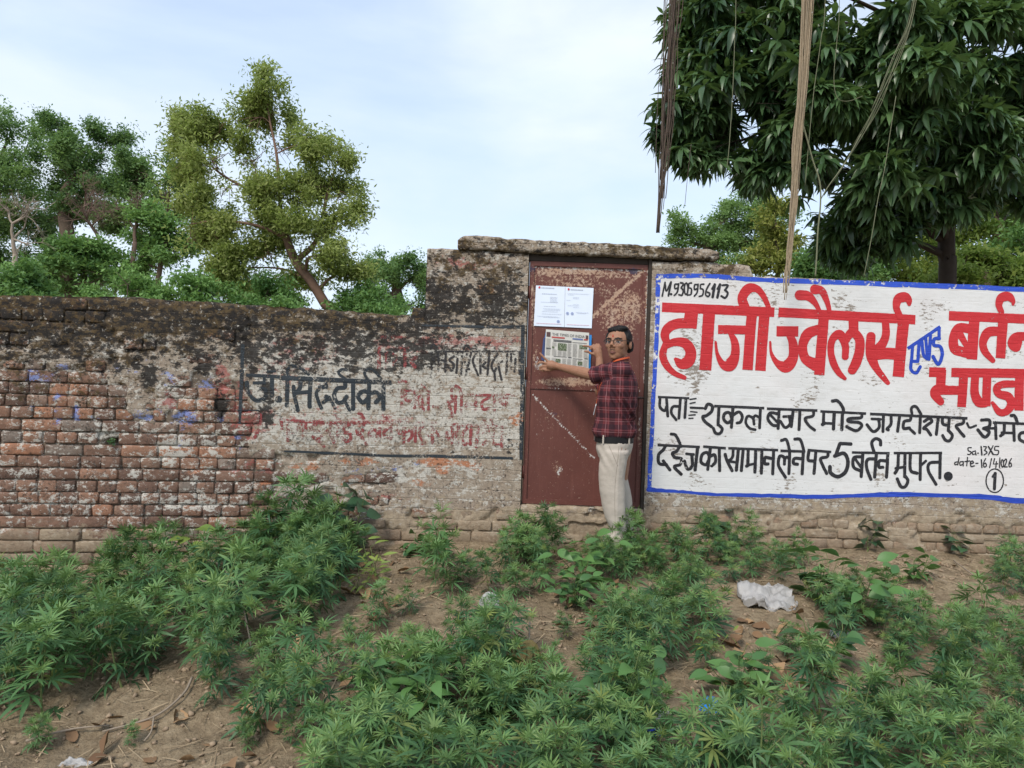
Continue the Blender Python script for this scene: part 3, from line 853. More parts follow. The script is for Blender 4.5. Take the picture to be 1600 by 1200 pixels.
class Paint:
    """brush strokes given in (x, y, width) of one enlarged view; laid on the wall as thin sheets"""
    def __init__(self, ox, oy, sc):
        self.ox, self.oy, self.sc = ox, oy, sc
        self.V = []; self.F = []; self.n = 0; self.k = 0
    def s(self, pts, w=None, cap='round', smooth=True, rough=0.5):
        pts = [tuple(p) if len(p) == 3 else (p[0], p[1], w) for p in pts]
        C = catmull(pts) if smooth else np.array(pts, float)
        if not smooth or len(C) < 3:
            # subdivide so that the stroke follows the bent wall
            D = []
            for i in range(len(C) - 1):
                L = np.hypot(*(C[i + 1] - C[i])[:2]); m = max(2, int(L / self.sc / 4))
                for q in range(m): D.append(C[i] + (C[i + 1] - C[i]) * q / m)
            D.append(C[-1]); C = np.array(D)
        xy = C[:, :2]; wd = np.abs(C[:, 2]) / 2
        t = np.gradient(xy, axis=0)
        t /= np.maximum(np.hypot(t[:, 0], t[:, 1]), 1e-6)[:, None]
        nrm = np.stack([-t[:, 1], t[:, 0]], 1)
        jit = (fbm(xy[:, 0] / 9 / self.sc * 5, xy[:, 1] / 9 / self.sc * 5, self.k, 2) - .5) * rough * self.sc
        jit2 = (fbm(xy[:, 0] / 9 / self.sc * 5 + 50, xy[:, 1] / 9 / self.sc * 5, self.k, 2) - .5) * rough * self.sc
        L = xy + nrm * (wd + jit)[:, None]; Rr = xy - nrm * (wd + jit2)[:, None]
        m = len(xy)
        V = [*L, *Rr]; F = [(i, i + 1, m + i + 1, m + i) for i in range(m - 1)]
        if cap == 'round':
            for e, sg in ((0, -1), (m - 1, 1)):
                base = len(V); ks = 6
                for q in range(1, ks):
                    a = math.pi * q / ks
                    V.append(xy[e] + nrm[e] * wd[e] * math.cos(a) + t[e] * sg * wd[e] * math.sin(a) * 0.9)
                F.append(tuple([e] + list(range(base, base + ks - 1)) + [m + e]))
        self.push(V, F)
        return self
    def push(self, V, F):
        V = np.array(V)
        off = 0.00025 * (self.k % 9)
        self.k += 1
        W_ = on_wall_np(self.ox + V[:, 0] / self.sc, self.oy + V[:, 1] / self.sc)
        sgn = (W_[:, 0] > DOOR_X1 - .05)
        rel = np.where(sgn, wall_relief(W_[:, 0], W_[:, 2], .5), wall_relief(W_[:, 0], W_[:, 2], 1.0)) + .002
        W_[:, 1] -= off + PAINT_LIFT + rel
        self.V.append(W_); self.F += [tuple(i + self.n for i in f) for f in F]; self.n += len(V)
    def bar(self, x0, y0, x1, y1, w):
        return self.s([(x0, y0, w), (x1, y1, w)], cap='flat', smooth=False)
    def l(self, w, *pts, smooth=True, cap='round'):
        return self.s([(x, y, w) for x, y in pts], cap=cap, smooth=smooth)
    def dot(self, x, y, r):
        V = [(x + math.cos(a) * r, y + math.sin(a) * r) for a in np.linspace(0, 2 * math.pi, 18, endpoint=False)]
        self.push(V, [tuple(range(18))]); return self
    def ell(self, x, y, rx, ry, w, n=26):
        a = np.linspace(0, 2 * math.pi, n)
        return self.s([(x + math.cos(q) * rx, y + math.sin(q) * ry, w) for q in a], cap='flat')
    def build(self, name, mat, parent, label=None):
        me = bpy.data.meshes.new(name)
        me.from_pydata(np.concatenate(self.V).tolist(), [], self.F)
        me.update()
        bm = bmesh.new(); bm.from_mesh(me)
        for f in bm.faces:
            if f.normal.y > 0: f.normal_flip()
        bm.to_mesh(me); bm.free()
        o = mk(name, me, mat, parent, label=label)
        return local(o, parent)
PAINT_LIFT = 0.0016

Z4 = lambda: Paint(1010, 420, 5.3333)
Z5 = lambda: Paint(1300, 420, 5.3333)
Z6 = lambda: Paint(1010, 600, 5.3333)
Z7 = lambda: Paint(1300, 600, 5.3333)

# ---- blue border of the sign
b = Paint(0, 0, 1)
b.s([(1026, 432, 7), (1100, 431, 7), (1180, 437, 7), (1300, 441, 8), (1440, 446, 8), (1600, 452, 7), (1900, 463, 7)], rough=2.5)
b.build('top_border', PM_BORDER, wall_r)
b = Paint(0, 0, 1)
b.s([(1029, 434, 7), (1026, 520, 7), (1022, 600, 6.5), (1018, 680, 6), (1015, 764, 7)], rough=2.5)
b.build('side_border', PM_BORDER, wall_r)
b = Paint(0, 0, 1)
b.s([(1013, 765, 7), (1060, 768, 5), (1110, 772, 5), (1190, 774, 6), (1280, 776, 6), (1340, 774, 6), (1400, 772, 8), (1470, 774, 6), (1550, 777, 8), (1600, 783, 9), (1800, 790, 9)], rough=2.0)
b.build('bottom_border', PM_BLUE, wall_r)

# ---- telephone number
p = Z4(); w = 14
p.l(w, (132, 228), (155, 112)).l(w, (155, 112), (166, 185), (205, 108)).l(w + 3, (205, 110), (184, 225)).dot(206, 211, 11)
p.l(w, (266, 128), (238, 130), (238, 165), (264, 158)).l(w, (268, 124), (258, 190), (232, 222))
p.l(w, (282, 116), (308, 124), (288, 160)).l(w, (290, 158), (306, 185), (294, 220), (270, 215)).ell(330, 166, 15, 48, w)
p.l(w, (376, 118), (354, 124), (350, 160)).l(w, (350, 158), (374, 168), (370, 212), (342, 220))
p.l(w, (428, 132), (402, 135), (400, 172), (426, 163)).l(w, (430, 128), (422, 195), (398, 228))
p.l(w, (478, 128), (452, 132), (448, 166)).l(w, (448, 164), (472, 176), (466, 220), (438, 230))
p.l(w, (528, 122), (500, 170), (492, 215), (515, 230), (526, 205), (498, 192))
p.l(w + 3, (545, 168), (568, 128)).l(w + 8, (568, 130), (550, 236)).l(w + 3, (590, 168), (612, 128)).l(w + 8, (612, 130), (590, 240))
p.l(w + 3, (630, 138), (676, 138), (652, 180)).l(w + 4, (655, 178), (676, 205), (655, 242), (622, 228))
p.build('telephone_number', PM_BLACK, wall_r, 'black hand painted telephone number M.9305956113')

# ---- big red words
p = Z4()
p.bar(130, 320, 1066, 362, 80)
p.s([(378, 340, 108), (358, 495, 118)], cap='flat', smooth=False)
p.s([(365, 455, 85), (260, 457, 84), (185, 490, 82), (152, 550, 72), (172, 622, 60)])
p.s([(150, 650, 50), (230, 612, 66), (320, 620, 84), (368, 690, 90), (350, 770, 96), (290, 790, 88), (242, 752, 30)])
p.s([(160, 620, 50), (137, 715, 62), (165, 800, 60), (230, 868, 48), (318, 908, 36)])
p.bar(522, 350, 490, 845, 100)
p.bar(596, 505, 845, 510, 74)
p.s([(690, 520, 30), (735, 610, 64), (738, 720, 76), (695, 800, 108), (635, 795, 62), (590, 710, 32), (575, 610, 20)])
p.bar(878, 370, 843, 842, 86)
p.bar(984, 372, 950, 850, 88)
p.s([(818, 325, 84), (797, 240, 80), (850, 166, 84), (920, 168, 62), (978, 235, 48), (1022, 335, 40)])
p.build('lettering', PM_RED, wall_r, 'red painted word of the sign, first from the door')

p = Z5()
p.bar(-447, 362, 692, 425, 80)
p.bar(-462, 520, -282, 522, 86)
p.s([(-360, 545, 50), (-326, 620, 74), (-325, 740, 84), (-385, 815, 102), (-460, 780, 52), (-505, 700, 26), (-514, 608, 18)])
p.s([(-120, 505, 80), (-205, 545, 88), (-245, 640, 76), (-225, 745, 80), (-150, 795, 100), (-110, 820, 90)])
p.bar(-70, 380, -108, 885, 86)
p.s([(-275, 220, 86), (-205, 228, 78), (-145, 285, 50), (-105, 355, 32)])
p.s([(-150, 172, 82), (-88, 186, 64), (-45, 275, 46), (-25, 352, 36)])
p.s([(108, 735, 58), (108, 640, 62), (62, 545, 74), (0, 590, 62), (-12, 690, 56), (12, 790, 60), (58, 868, 50), (108, 915, 30)])
p.s([(110, 600, 60), (160, 530, 72), (222, 580, 76), (228, 680, 80), (200, 780, 82), (165, 848, 72)])
p.bar(175, 420, 178, 520, 82)
p.s([(322, 560, 76), (318, 650, 82), (330, 740, 84), (372, 832, 62), (430, 910, 50), (465, 952, 36)])
p.s([(440, 440, 60), (445, 540, 66), (420, 620, 74), (355, 700, 92)])
p.s([(370, 712, 96), (450, 705, 96), (545, 712, 98)], cap='flat')
p.bar(590, 445, 550, 900, 95)
p.s([(560, 395, 54), (530, 320, 58), (548, 252, 80), (602, 238, 84), (634, 262, 62), (640, 296, 34)])
p.build('lettering', PM_RED, wall_r, 'red painted word of the sign, second from the door')

p = Z5(); w = 27
p.bar(628, 665, 902, 482, 28)
p.l(w, (668, 650), (662, 740), (655, 835), (698, 868), (732, 815)).l(w, (722, 610), (712, 765)).l(w, (664, 770), (712, 772))
p.l(w, (745, 600), (758, 715), (790, 752)).l(w, (778, 580), (790, 750)).l(w, (818, 555), (802, 755))
p.l(w, (890, 500), (888, 578)).l(w + 2, (892, 580), (850, 585), (845, 635), (898, 650), (912, 720), (880, 795), (835, 730))
p.build('lettering', PM_BLUE, wall_r, 'small blue slanted word between the red words')

p = Z5()
p.bar(975, 391, 1850, 428, 80)
p.s([(1150, 500, 80), (1055, 495, 78), (1010, 580, 78), (1018, 665, 84), (1075, 690, 84), (1150, 705, 92)])
p.s([(1065, 545, 62), (1130, 665, 44)])
p.bar(1186, 430, 1160, 755, 88)
p.s([(1395, 520, 76), (1300, 530, 82), (1256, 610, 68), (1272, 690, 62), (1340, 766, 42)])
p.bar(1426, 430, 1402, 745, 82)
p.s([(1412, 362, 48), (1390, 300, 58), (1412, 242, 76), (1470, 232, 76), (1508, 268, 44), (1510, 298, 22)])
p.s([(1640, 560, 64), (1540, 570, 82), (1508, 620, 88), (1538, 660, 66), (1575, 610, 28)])
p.bar(1680, 435, 1660, 760, 84)
p.build('lettering', PM_RED, wall_r, 'red painted word of the sign, upper one at the right end')

p = Z7()
p.bar(805, -100, 942, -96, 82)
p.bar(908, -120, 902, 30, 80)
p.s([(955, 50, 78), (880, 48, 92), (855, 85, 78), (905, 150, 62)])
p.bar(935, 52, 1075, 52, 76)
p.bar(1094, -95, 1080, 192, 76)
p.bar(990, -96, 1900, -84, 76)
p.s([(1190, -70, 68), (1186, 70, 72), (1222, 148, 82), (1275, 158, 76)])
p.bar(1290, -70, 1284, 185, 72)
p.s([(1510, 0, 60), (1425, 2, 62), (1372, 30, 62), (1392, 82, 66), (1465, 105, 74), (1492, 165, 72), (1450, 228, 62), (1390, 232, 58), (1335, 155, 28)])
p.bar(1566, -70, 1555, 222, 78)
p.build('lettering', PM_RED, wall_r, 'red painted word of the sign, lower one at the right end')

# ---- address line
p = Z6(); w = 24
p.bar(95, 108, 356, 118, 19)
p.l(w, (112, 118), (112, 190), (150, 222), (168, 185)).l(w, (166, 118), (176, 268)).l(w, (265, 185), (218, 190), (206, 240), (246, 298)).l(w, (282, 120), (268, 285)).l(w, (328, 120), (318, 280))
for a_, b_, c_, d_ in ((362, 128, 412, 120), (362, 162, 404, 152), (366, 196, 470, 200), (366, 230, 420, 236), (352, 260, 405, 256), (352, 286, 386, 284)): p.l(12 if b_ != 196 else 18, (a_, b_), (c_, d_))
p.l(27, (488, 205), (510, 168), (545, 182), (542, 225), (500, 262), (468, 272), (484, 310), (540, 355)).bar(562, 183, 980, 200, 22)
p.l(26, (602, 190), (594, 340)).l(25, (596, 336), (628, 372), (610, 410), (574, 408), (554, 366))
p.l(26, (712, 300), (690, 240), (650, 245), (640, 290), (672, 322), (708, 300)).l(26, (718, 195), (705, 360)).l(26, (714, 262), (768, 232), (796, 270), (782, 315), (752, 325))
p.l(24, (895, 335), (885, 285), (842, 268), (825, 320), (858, 368), (905, 380)).l(22, (885, 290), (905, 262), (935, 278)).l(25, (948, 200), (940, 365))
p.bar(1002, 205, 1425, 221, 22)
p.l(26, (1095, 248), (1030, 240), (1010, 290), (1048, 340), (1092, 345)).l(22, (1032, 258), (1090, 318)).l(26, (1104, 215), (1095, 370))
p.l(22, (1140, 270), (1205, 268)).l(25, (1190, 275), (1196, 330), (1155, 362), (1115, 310)).l(26, (1222, 220), (1206, 355)).l(26, (1278, 225), (1270, 380))
p.l(25, (1394, 226), (1386, 266), (1322, 286), (1350, 342), (1402, 384))
p.build('lettering', PM_BLACK, wall_r, 'black painted words of the upper line nearest the door')
p = Z7(); w = 26
p.bar(-97, 228, 284, 246, 22)
p.l(w, (-68, 235), (-72, 330)).l(30, (-80, 338), (-62, 325)).l(22, (-70, 325), (10, 330)).l(28, (18, 238), (12, 375)).l(28, (86, 240), (80, 380)).l(27, (0, 142), (45, 140), (88, 195), (94, 240))
p.l(w, (248, 252), (236, 280), (142, 288), (138, 312), (222, 320), (245, 350), (198, 388), (120, 355))
p.bar(315, 248, 1130, 285, 22)
p.l(22, (330, 290), (405, 294)).l(w, (388, 292), (392, 360), (342, 396), (290, 338)).l(w, (428, 262), (424, 396))
p.l(w, (492, 265), (490, 335), (458, 372), (470, 382)).l(w, (562, 275), (546, 394))
p.l(w, (656, 268), (650, 300), (602, 312), (596, 368), (646, 365)).l(24, (640, 365), (690, 412)).l(w, (736, 270), (730, 405)).l(24, (665, 250), (660, 200), (698, 188), (742, 252))
p.l(w, (768, 312), (810, 288), (834, 312), (790, 345), (764, 370), (792, 380), (824, 426)).l(w, (886, 285), (870, 420))
p.l(w, (922, 280), (924, 330), (958, 344)).l(w, (978, 285), (970, 390)).l(w, (970, 386), (1004, 428), (980, 472), (945, 466), (922, 428))
p.l(w, (1100, 286), (1092, 326), (1036, 346), (1062, 390), (1102, 436)).l(18, (1125, 325), (1148, 362), (1202, 345))
p.l(w, (1245, 300), (1308, 300), (1310, 350), (1262, 370)).l(w, (1270, 370), (1310, 400), (1272, 442), (1215, 380)).l(22, (1306, 370), (1362, 368)).l(w, (1360, 320), (1366, 456)).bar(1338, 320, 1800, 340, 22)
p.l(w, (1432, 325), (1430, 405), (1402, 432)).l(22, (1412, 404), (1504, 408)).l(w, (1510, 330), (1515, 470)).l(27, (1488, 262), (1520, 268), (1544, 330)).l(w, (1650, 400), (1568, 410), (1560, 460), (1610, 488))
p.build('lettering', PM_BLACK, wall_r, 'black painted words of the upper line at the right')

p = Z6(); w = 27
p.bar(92, 508, 444, 524, 22)
p.l(w, (156, 518), (140, 548), (102, 590), (106, 660), (168, 672)).l(w, (140, 640), (196, 716)).l(w, (268, 530), (250, 560), (216, 576), (236, 610), (290, 622), (280, 670), (232, 690), (290, 752)).l(26, (204, 416), (240, 424), (270, 480), (286, 520))
p.l(22, (330, 580), (392, 586)).l(w, (376, 586), (380, 680), (342, 708), (315, 640)).l(w, (424, 525), (405, 716))
p.bar(470, 520, 660, 534, 21)
p.l(w, (525, 600), (500, 570), (462, 590), (455, 650), (495, 672), (520, 630)).l(w, (532, 530), (510, 712)).l(w, (522, 606), (568, 590), (574, 650), (542, 682)).l(w, (606, 535), (610, 722))
p.bar(680, 534, 1095, 550, 21)
p.l(w, (655, 585), (672, 640), (714, 722)).l(24, (722, 540), (715, 610), (676, 645)).l(22, (690, 645), (748, 652)).l(w, (764, 545), (748, 718)).l(w, (804, 545), (790, 722))
p.l(w, (846, 545), (842, 680)).l(28, (832, 684), (850, 672)).l(21, (840, 676), (905, 662)).l(w, (908, 550), (902, 734)).l(w, (958, 550), (956, 742)).l(w, (1045, 620), (988, 612), (982, 660), (1012, 664)).l(w, (1056, 552), (1050, 748))
p.bar(1114, 555, 1322, 562, 21)
p.l(w, (1148, 668), (1146, 612), (1108, 602), (1100, 680), (1158, 778)).l(22, (1148, 640), (1166, 606), (1190, 628)).l(w, (1192, 560), (1186, 746)).l(26, (1122, 470), (1165, 466), (1192, 555)).l(w, (1295, 622), (1232, 620), (1224, 660), (1258, 668)).l(w, (1306, 560), (1296, 748)).l(26, (1234, 458), (1282, 466), (1312, 560))
p.bar(1342, 550, 1540, 566, 21)
p.l(w, (1352, 560), (1346, 630), (1390, 642)).l(w, (1412, 560), (1396, 746)).l(w, (1514, 572), (1506, 606), (1452, 622), (1470, 680), (1502, 746))
p.build('lettering', PM_BLACK, wall_r, 'black painted words of the lower line nearest the door')
p = Z7(); w = 27
p.l(30, (158, 500), (68, 496)).l(30, (66, 498), (30, 598)).l(32, (22, 600), (100, 578), (132, 645), (112, 730), (50, 772), (-12, 740), (-18, 688))
p.bar(165, 570, 478, 576, 21)
p.l(w, (245, 606), (182, 614), (178, 690), (240, 726)).l(24, (190, 620), (238, 692)).l(w, (256, 575), (240, 770)).l(w, (355, 622), (292, 630), (286, 700), (320, 794)).l(w, (366, 580), (350, 775)).l(28, (348, 565), (330, 492), (360, 456), (400, 470), (404, 508))
p.l(w, (448, 640), (392, 640), (388, 690), (420, 692)).l(w, (462, 580), (450, 776))
p.bar(512, 575, 918, 574, 21)
p.l(w, (552, 580), (542, 700), (520, 742)).l(22, (525, 702), (598, 690)).l(w, (606, 580), (600, 770)).l(w, (602, 764), (626, 800), (606, 850), (568, 852), (538, 788))
p.l(w, (650, 580), (650, 715), (705, 742)).l(w, (738, 580), (730, 796)).l(22, (735, 682), (782, 640)).l(w, (890, 650), (812, 660), (802, 725), (864, 836)).l(w, (902, 580), (896, 782)).dot(967, 768, 38)
p.build('lettering', PM_BLACK, wall_r, 'black painted words of the lower line after the figure 5')
p = Z7(); w = 10
p.l(w, (1162, 530), (1136, 532), (1136, 555), (1158, 566), (1150, 586), (1130, 586)).l(w, (1192, 558), (1170, 566), (1172, 586), (1192, 582)).l(w, (1194, 556), (1200, 590)).dot(1216, 576, 7).l(13, (1242, 520), (1246, 590))
p.l(w, (1262, 520), (1286, 525), (1268, 552)).l(w, (1270, 552), (1290, 570), (1264, 590)).l(13, (1302, 520), (1340, 586)).l(10, (1340, 514), (1300, 590)).l(w, (1390, 520), (1358, 522), (1354, 550)).l(w, (1354, 550), (1386, 556), (1380, 586), (1350, 588))
p.l(w, (1046, 648), (1024, 654), (1026, 672), (1048, 666)).l(w, (1058, 614), (1046, 674)).l(w, (1088, 645), (1066, 650), (1066, 676), (1086, 670)).l(w, (1092, 645), (1090, 682)).l(w, (1128, 610), (1120, 680)).l(w, (1105, 646), (1146, 640)).l(w, (1150, 664), (1176, 655), (1166, 640), (1150, 655), (1156, 686), (1182, 680)).l(w, (1196, 661), (1214, 660))
p.l(12, (1242, 630), (1246, 696)).l(w, (1278, 620), (1260, 658), (1264, 690), (1284, 682), (1276, 658), (1262, 666)).l(w, (1326, 620), (1310, 696)).l(w, (1352, 620), (1340, 666), (1378, 664), smooth=False).l(w, (1366, 645), (1360, 696)).l(w, (1396, 614), (1390, 696)).ell(1416, 660, 10, 30, w, 14).l(w, (1430, 640), (1445, 624), (1450, 645), (1432, 690)).l(w, (1432, 690), (1458, 690)).l(w, (1492, 620), (1472, 658), (1476, 690), (1492, 682), (1486, 656), (1474, 668))
p.ell(1353, 805, 72, 98, 11).l(26, (1356, 742), (1350, 875)).l(18, (1334, 772), (1356, 742))
p.build('date_note', PM_BLACK, wall_r, 'small black painted size and date with a circled 1')

# ---- old faded lettering on the brick wall
YA = lambda: Paint(370, 560, 6.4)
p = Paint(0, 0, 1)
p.s([(379, 540, 6), (377, 600, 6), (374, 665, 5)], rough=1.5).s([(372, 641, 2), (404, 641, 2)])
p.s([(445, 705, 3), (540, 709, 4), (610, 712, 4), (700, 713, 5), (800, 716, 4)], rough=1.2)
p.s([(660, 508, 3), (720, 510, 4), (815, 511, 5)], rough=1.2).s([(817, 510, 6), (816, 580, 6), (815, 650, 6), (814, 716, 5)], rough=1.5)
p.build('painted_frame', PM_OLDGREY, wall_l)
p = YA(); w = 42
p.bar(90, 165, 430, 185, 34).bar(160, 245, 290, 245, 32).l(30, (275, 200), (272, 245)).l(w, (100, 240), (110, 330), (190, 420), (280, 390), (290, 320), (240, 300)).l(w, (352, 180), (352, 370)).dot(420, 410, 36).l(22, (310, 130), (385, 128))
p.bar(448, 192, 1548, 242, 46)
p.l(w, (510, 200), (500, 470)).l(32, (520, 180), (505, 120), (550, 75), (640, 100), (720, 160)).l(w, (640, 220), (635, 290), (600, 340)).l(40, (570, 280), (575, 350), (612, 520)).l(38, (590, 345), (720, 335)).l(w, (740, 220), (728, 460), (735, 480))
p.l(36, (895, 235), (892, 280), (830, 300), (800, 350), (820, 430), (850, 500)).l(40, (830, 285), (900, 285)).l(50, (895, 385), (930, 400)).l(34, (865, 440), (930, 410), (985, 495)).l(28, (1080, 200), (1020, 150), (1050, 110), (1100, 115))
p.l(w, (1085, 240), (1080, 290), (1010, 300), (975, 370), (1010, 440), (1070, 430), (1100, 380)).l(36, (1075, 410), (1130, 515)).l(w, (1165, 240), (1165, 505)).l(28, (1300, 200), (1280, 140), (1330, 105), (1390, 140), (1440, 200))
p.l(w, (1330, 340), (1260, 330), (1215, 380), (1260, 440), (1310, 400)).l(w, (1325, 250), (1315, 500)).l(w, (1320, 350), (1400, 340), (1430, 390), (1390, 440)).l(w, (1468, 260), (1465, 510))
p.build('lettering', PM_OLDGREY, wall_l, 'faded slate grey painted name, largest on the old wall')
p = YA(); w = 34
p.bar(80, 560, 250, 575, 40).l(40, (130, 540), (120, 640), (200, 640)).l(34, (230, 560), (225, 690), (180, 790)).l(30, (100, 610), (240, 600)).bar(430, 615, 880, 640, 34)
p.l(w, (450, 640), (450, 700)).l(w, (515, 640), (515, 820)).l(w, (560, 740), (600, 720), (640, 650)).l(w, (650, 640), (655, 790)).l(w, (690, 650), (690, 740)).l(w, (800, 650), (740, 700), (790, 720), (820, 730)).l(w, (760, 780), (820, 830), (870, 880)).l(w, (820, 800), (850, 770))
p.bar(900, 645, 1190, 645, 34).l(w, (940, 650), (930, 720), (890, 740)).l(w, (905, 720), (950, 780), (990, 890)).l(w, (1010, 650), (1010, 780)).l(w, (1130, 660), (1070, 690), (1080, 740), (1130, 750), (1140, 800), (1100, 830), (1050, 790)).l(30, (950, 560), (990, 565), (1010, 600))
p.bar(1210, 640, 1620, 642, 34).l(w, (1270, 650), (1260, 720), (1215, 760), (1200, 720)).l(w, (1225, 750), (1300, 860)).l(30, (1220, 552), (1250, 560), (1270, 600)).l(w, (1340, 830), (1320, 760), (1360, 710), (1410, 740), (1400, 780)).l(w, (1350, 780), (1385, 845)).l(w, (1430, 700), (1428, 800)).l(w, (1545, 700), (1480, 720), (1480, 780), (1540, 800)).l(w, (1545, 650), (1540, 800)).l(30, (1450, 560), (1480, 565), (1505, 610))
p.build('lettering', PM_OLDRED, wall_l, 'faded maroon painted line below the slate grey name, left half')
YB = lambda: Paint(570, 500, 5.4538)
p = YB(); w = 28
p.bar(265, 872, 620, 880, 26).l(w, (285, 885), (285, 960), (330, 960)).l(w, (335, 885), (330, 1050)).l(w, (330, 960), (390, 940), (400, 990), (370, 1030)).l(w, (430, 885), (430, 1035)).l(w, (500, 900), (465, 940), (475, 1000), (510, 1050), (480, 1060)).l(w, (590, 900), (530, 960), (560, 1000)).l(w, (575, 885), (575, 1050)).l(24, (600, 940), (630, 990))
p.bar(740, 890, 1190, 915, 26).l(w, (700, 960), (700, 1020), (735, 1000)).l(w, (745, 900), (745, 1050)).l(w, (800, 900), (790, 1060)).l(w, (770, 960), (790, 1010)).l(w, (870, 920), (830, 980), (845, 1060), (880, 1050)).l(w, (905, 930), (900, 1060)).l(w, (965, 915), (950, 1080)).l(w, (1000, 960), (1040, 930), (1060, 1000), (1010, 1060)).l(w, (1100, 930), (1090, 1040), (1140, 1060)).l(w, (1170, 930), (1165, 1090)).l(26, (1015, 850), (1030, 880)).l(26, (1075, 850), (1100, 890)).l(18, (150, 805), (185, 845))
p.build('lettering', PM_OLDRED, wall_l, 'faded maroon painted line below the slate grey name, right half')
p = YB(); w = 26
p.bar(280, 598, 435, 605, 24).l(w, (320, 610), (315, 740)).l(w, (350, 620), (350, 680), (390, 690)).l(w, (420, 610), (425, 750)).l(w, (470, 740), (445, 680), (480, 650), (500, 770)).l(w, (540, 640), (540, 760)).bar(440, 600, 560, 610, 20).dot(590, 738, 16).dot(630, 742, 14).l(24, (290, 530), (340, 520), (380, 570)).l(22, (480, 550), (530, 600))
p.bar(820, 640, 1280, 640, 24).l(w, (740, 640), (745, 690), (700, 700)).l(w, (710, 690), (745, 820)).l(w, (775, 650), (770, 790)).l(w, (825, 640), (820, 800)).l(w, (870, 650), (865, 740)).l(24, (860, 725), (950, 715)).l(w, (945, 650), (945, 760)).l(w, (1060, 660), (1000, 700), (1010, 760), (1065, 750)).l(w, (1105, 650), (1105, 800)).l(w, (1190, 660), (1145, 690), (1200, 730)).l(24, (1210, 650), (1205, 730)).l(28, (740, 600), (770, 560), (810, 590), (820, 640))
p.build('lettering', PM_OLDRED, wall_l, 'faded maroon painted words right of the slate grey name')
p = YB(); w = 20
p.bar(600, 268, 1330, 268, 16).l(w, (570, 270), (572, 420)).l(w, (620, 300), (585, 340), (620, 400)).l(w, (628, 270), (626, 430)).l(w, (690, 280), (685, 440)).l(w, (655, 340), (690, 350)).l(w, (760, 310), (720, 340), (760, 380), (740, 430), (715, 400)).l(w, (790, 330), (780, 450)).l(w, (830, 280), (822, 460)).l(w, (870, 290), (850, 350), (890, 420)).l(w, (905, 280), (860, 470)).l(w, (950, 290), (920, 350), (965, 470)).l(w, (985, 280), (985, 455)).l(w, (1030, 360), (1005, 390), (1030, 410)).l(w, (1060, 280), (1045, 465))
p.l(w, (1130, 290), (1080, 380), (1100, 440), (1120, 410)).l(w, (1105, 450), (1110, 510)).l(w, (1170, 350), (1140, 380), (1165, 510)).l(w, (1215, 290), (1205, 460)).l(w, (1245, 290), (1245, 420)).l(w, (1285, 330), (1275, 440)).l(w, (1320, 280), (1318, 460)).l(16, (560, 250), (580, 205), (620, 240)).l(16, (840, 250), (870, 215), (910, 260))
p.build('lettering', PM_OLDBLACK, wall_l, 'faded black painted line of narrow letters beside the door')
p = YB(); w = 30
p.l(w, (125, 240), (120, 410)).l(w, (185, 240), (185, 410)).l(26, (240, 280), (270, 330), (240, 380)).bar(130, 145, 320, 145, 22).l(w, (340, 250), (345, 390)).l(w, (440, 320), (395, 350), (430, 400)).bar(200, 235, 380, 240, 18)
p.build('lettering', PM_OLDRED, wall_l, 'few faded maroon letters high on the old wall')
# ------------------------------------------------------------------ metal door
def door_mat():
    t = NT('flaking_oxide_paint')
    p = t.objco()
    c1 = t.attr('wear')
    s = t.n('SeparateColor', {0: c1.outputs['Color']}).outputs
    n1 = t.noise(p, 30, 8, 0.72); n2 = t.noise(p, 4, 5, 0.6); n3 = t.noise(p, 160, 4, 0.6)
    base = t.mix(n2, (0.095, 0.030, 0.024), (0.15, 0.050, 0.037))
    base = t.mix(t.ramp(n3, [(0.5, 0), (0.8, .4)]), base, (0.085, 0.03, 0.025))
    base = t.mix(t.ramp(t.noise(t.scalev(p, (9, 9, 1)), 3, 5, .6), [(0.55, 0), (0.8, .35)]), base, (0.23, 0.095, 0.07))
    def f(mask, w, scale, sharp=8, amp=2.2):
        nz = t.noise(p, scale * 1.9, 7, 0.78, w=w)
        return t.m('MULTIPLY_ADD', t.m('ADD', t.m('MULTIPLY', t.m('SUBTRACT', nz, .5), amp), t.m('SUBTRACT', mask, .5)), sharp, .5, clamp=True)
    chip = t.mix(t.noise(p, 11, 4, .6), (0.52, 0.44, 0.36), (0.38, 0.17, 0.075))
    col = t.mix(t.m('MULTIPLY', f(s[0], 1.3, 26), .9), base, chip)
    col = t.mix(t.m('MULTIPLY', f(s[1], 2.3, 24), .92), col, (0.60, 0.58, 0.55))
    col = t.mix(t.m('MULTIPLY', f(s[2], 3.3, 20), .9), col, (0.045, 0.035, 0.07))
    h = t.m('ADD', t.m('MULTIPLY', n1, .5), t.m('MULTIPLY', f(s[0], 1.3, 26), -.25))
    return t.done(col, 0.55, t.bump(h, 0.004, 0.6), spec=0.4)
MAT_DOOR = door_mat()
door = empty('metal_door', (0.575, 5.62, DOOR_Z0), 'rusty red brown sheet metal door in the wall, paint flaking pale at the top', 'door')
DY = 5.645                      # face of the door sheet
dxl, dxr = DOOR_X0 + 0.012, 1.047
dz0, dz1 = DOOR_Z0 + 0.008, DOOR_Z1 - 0.012

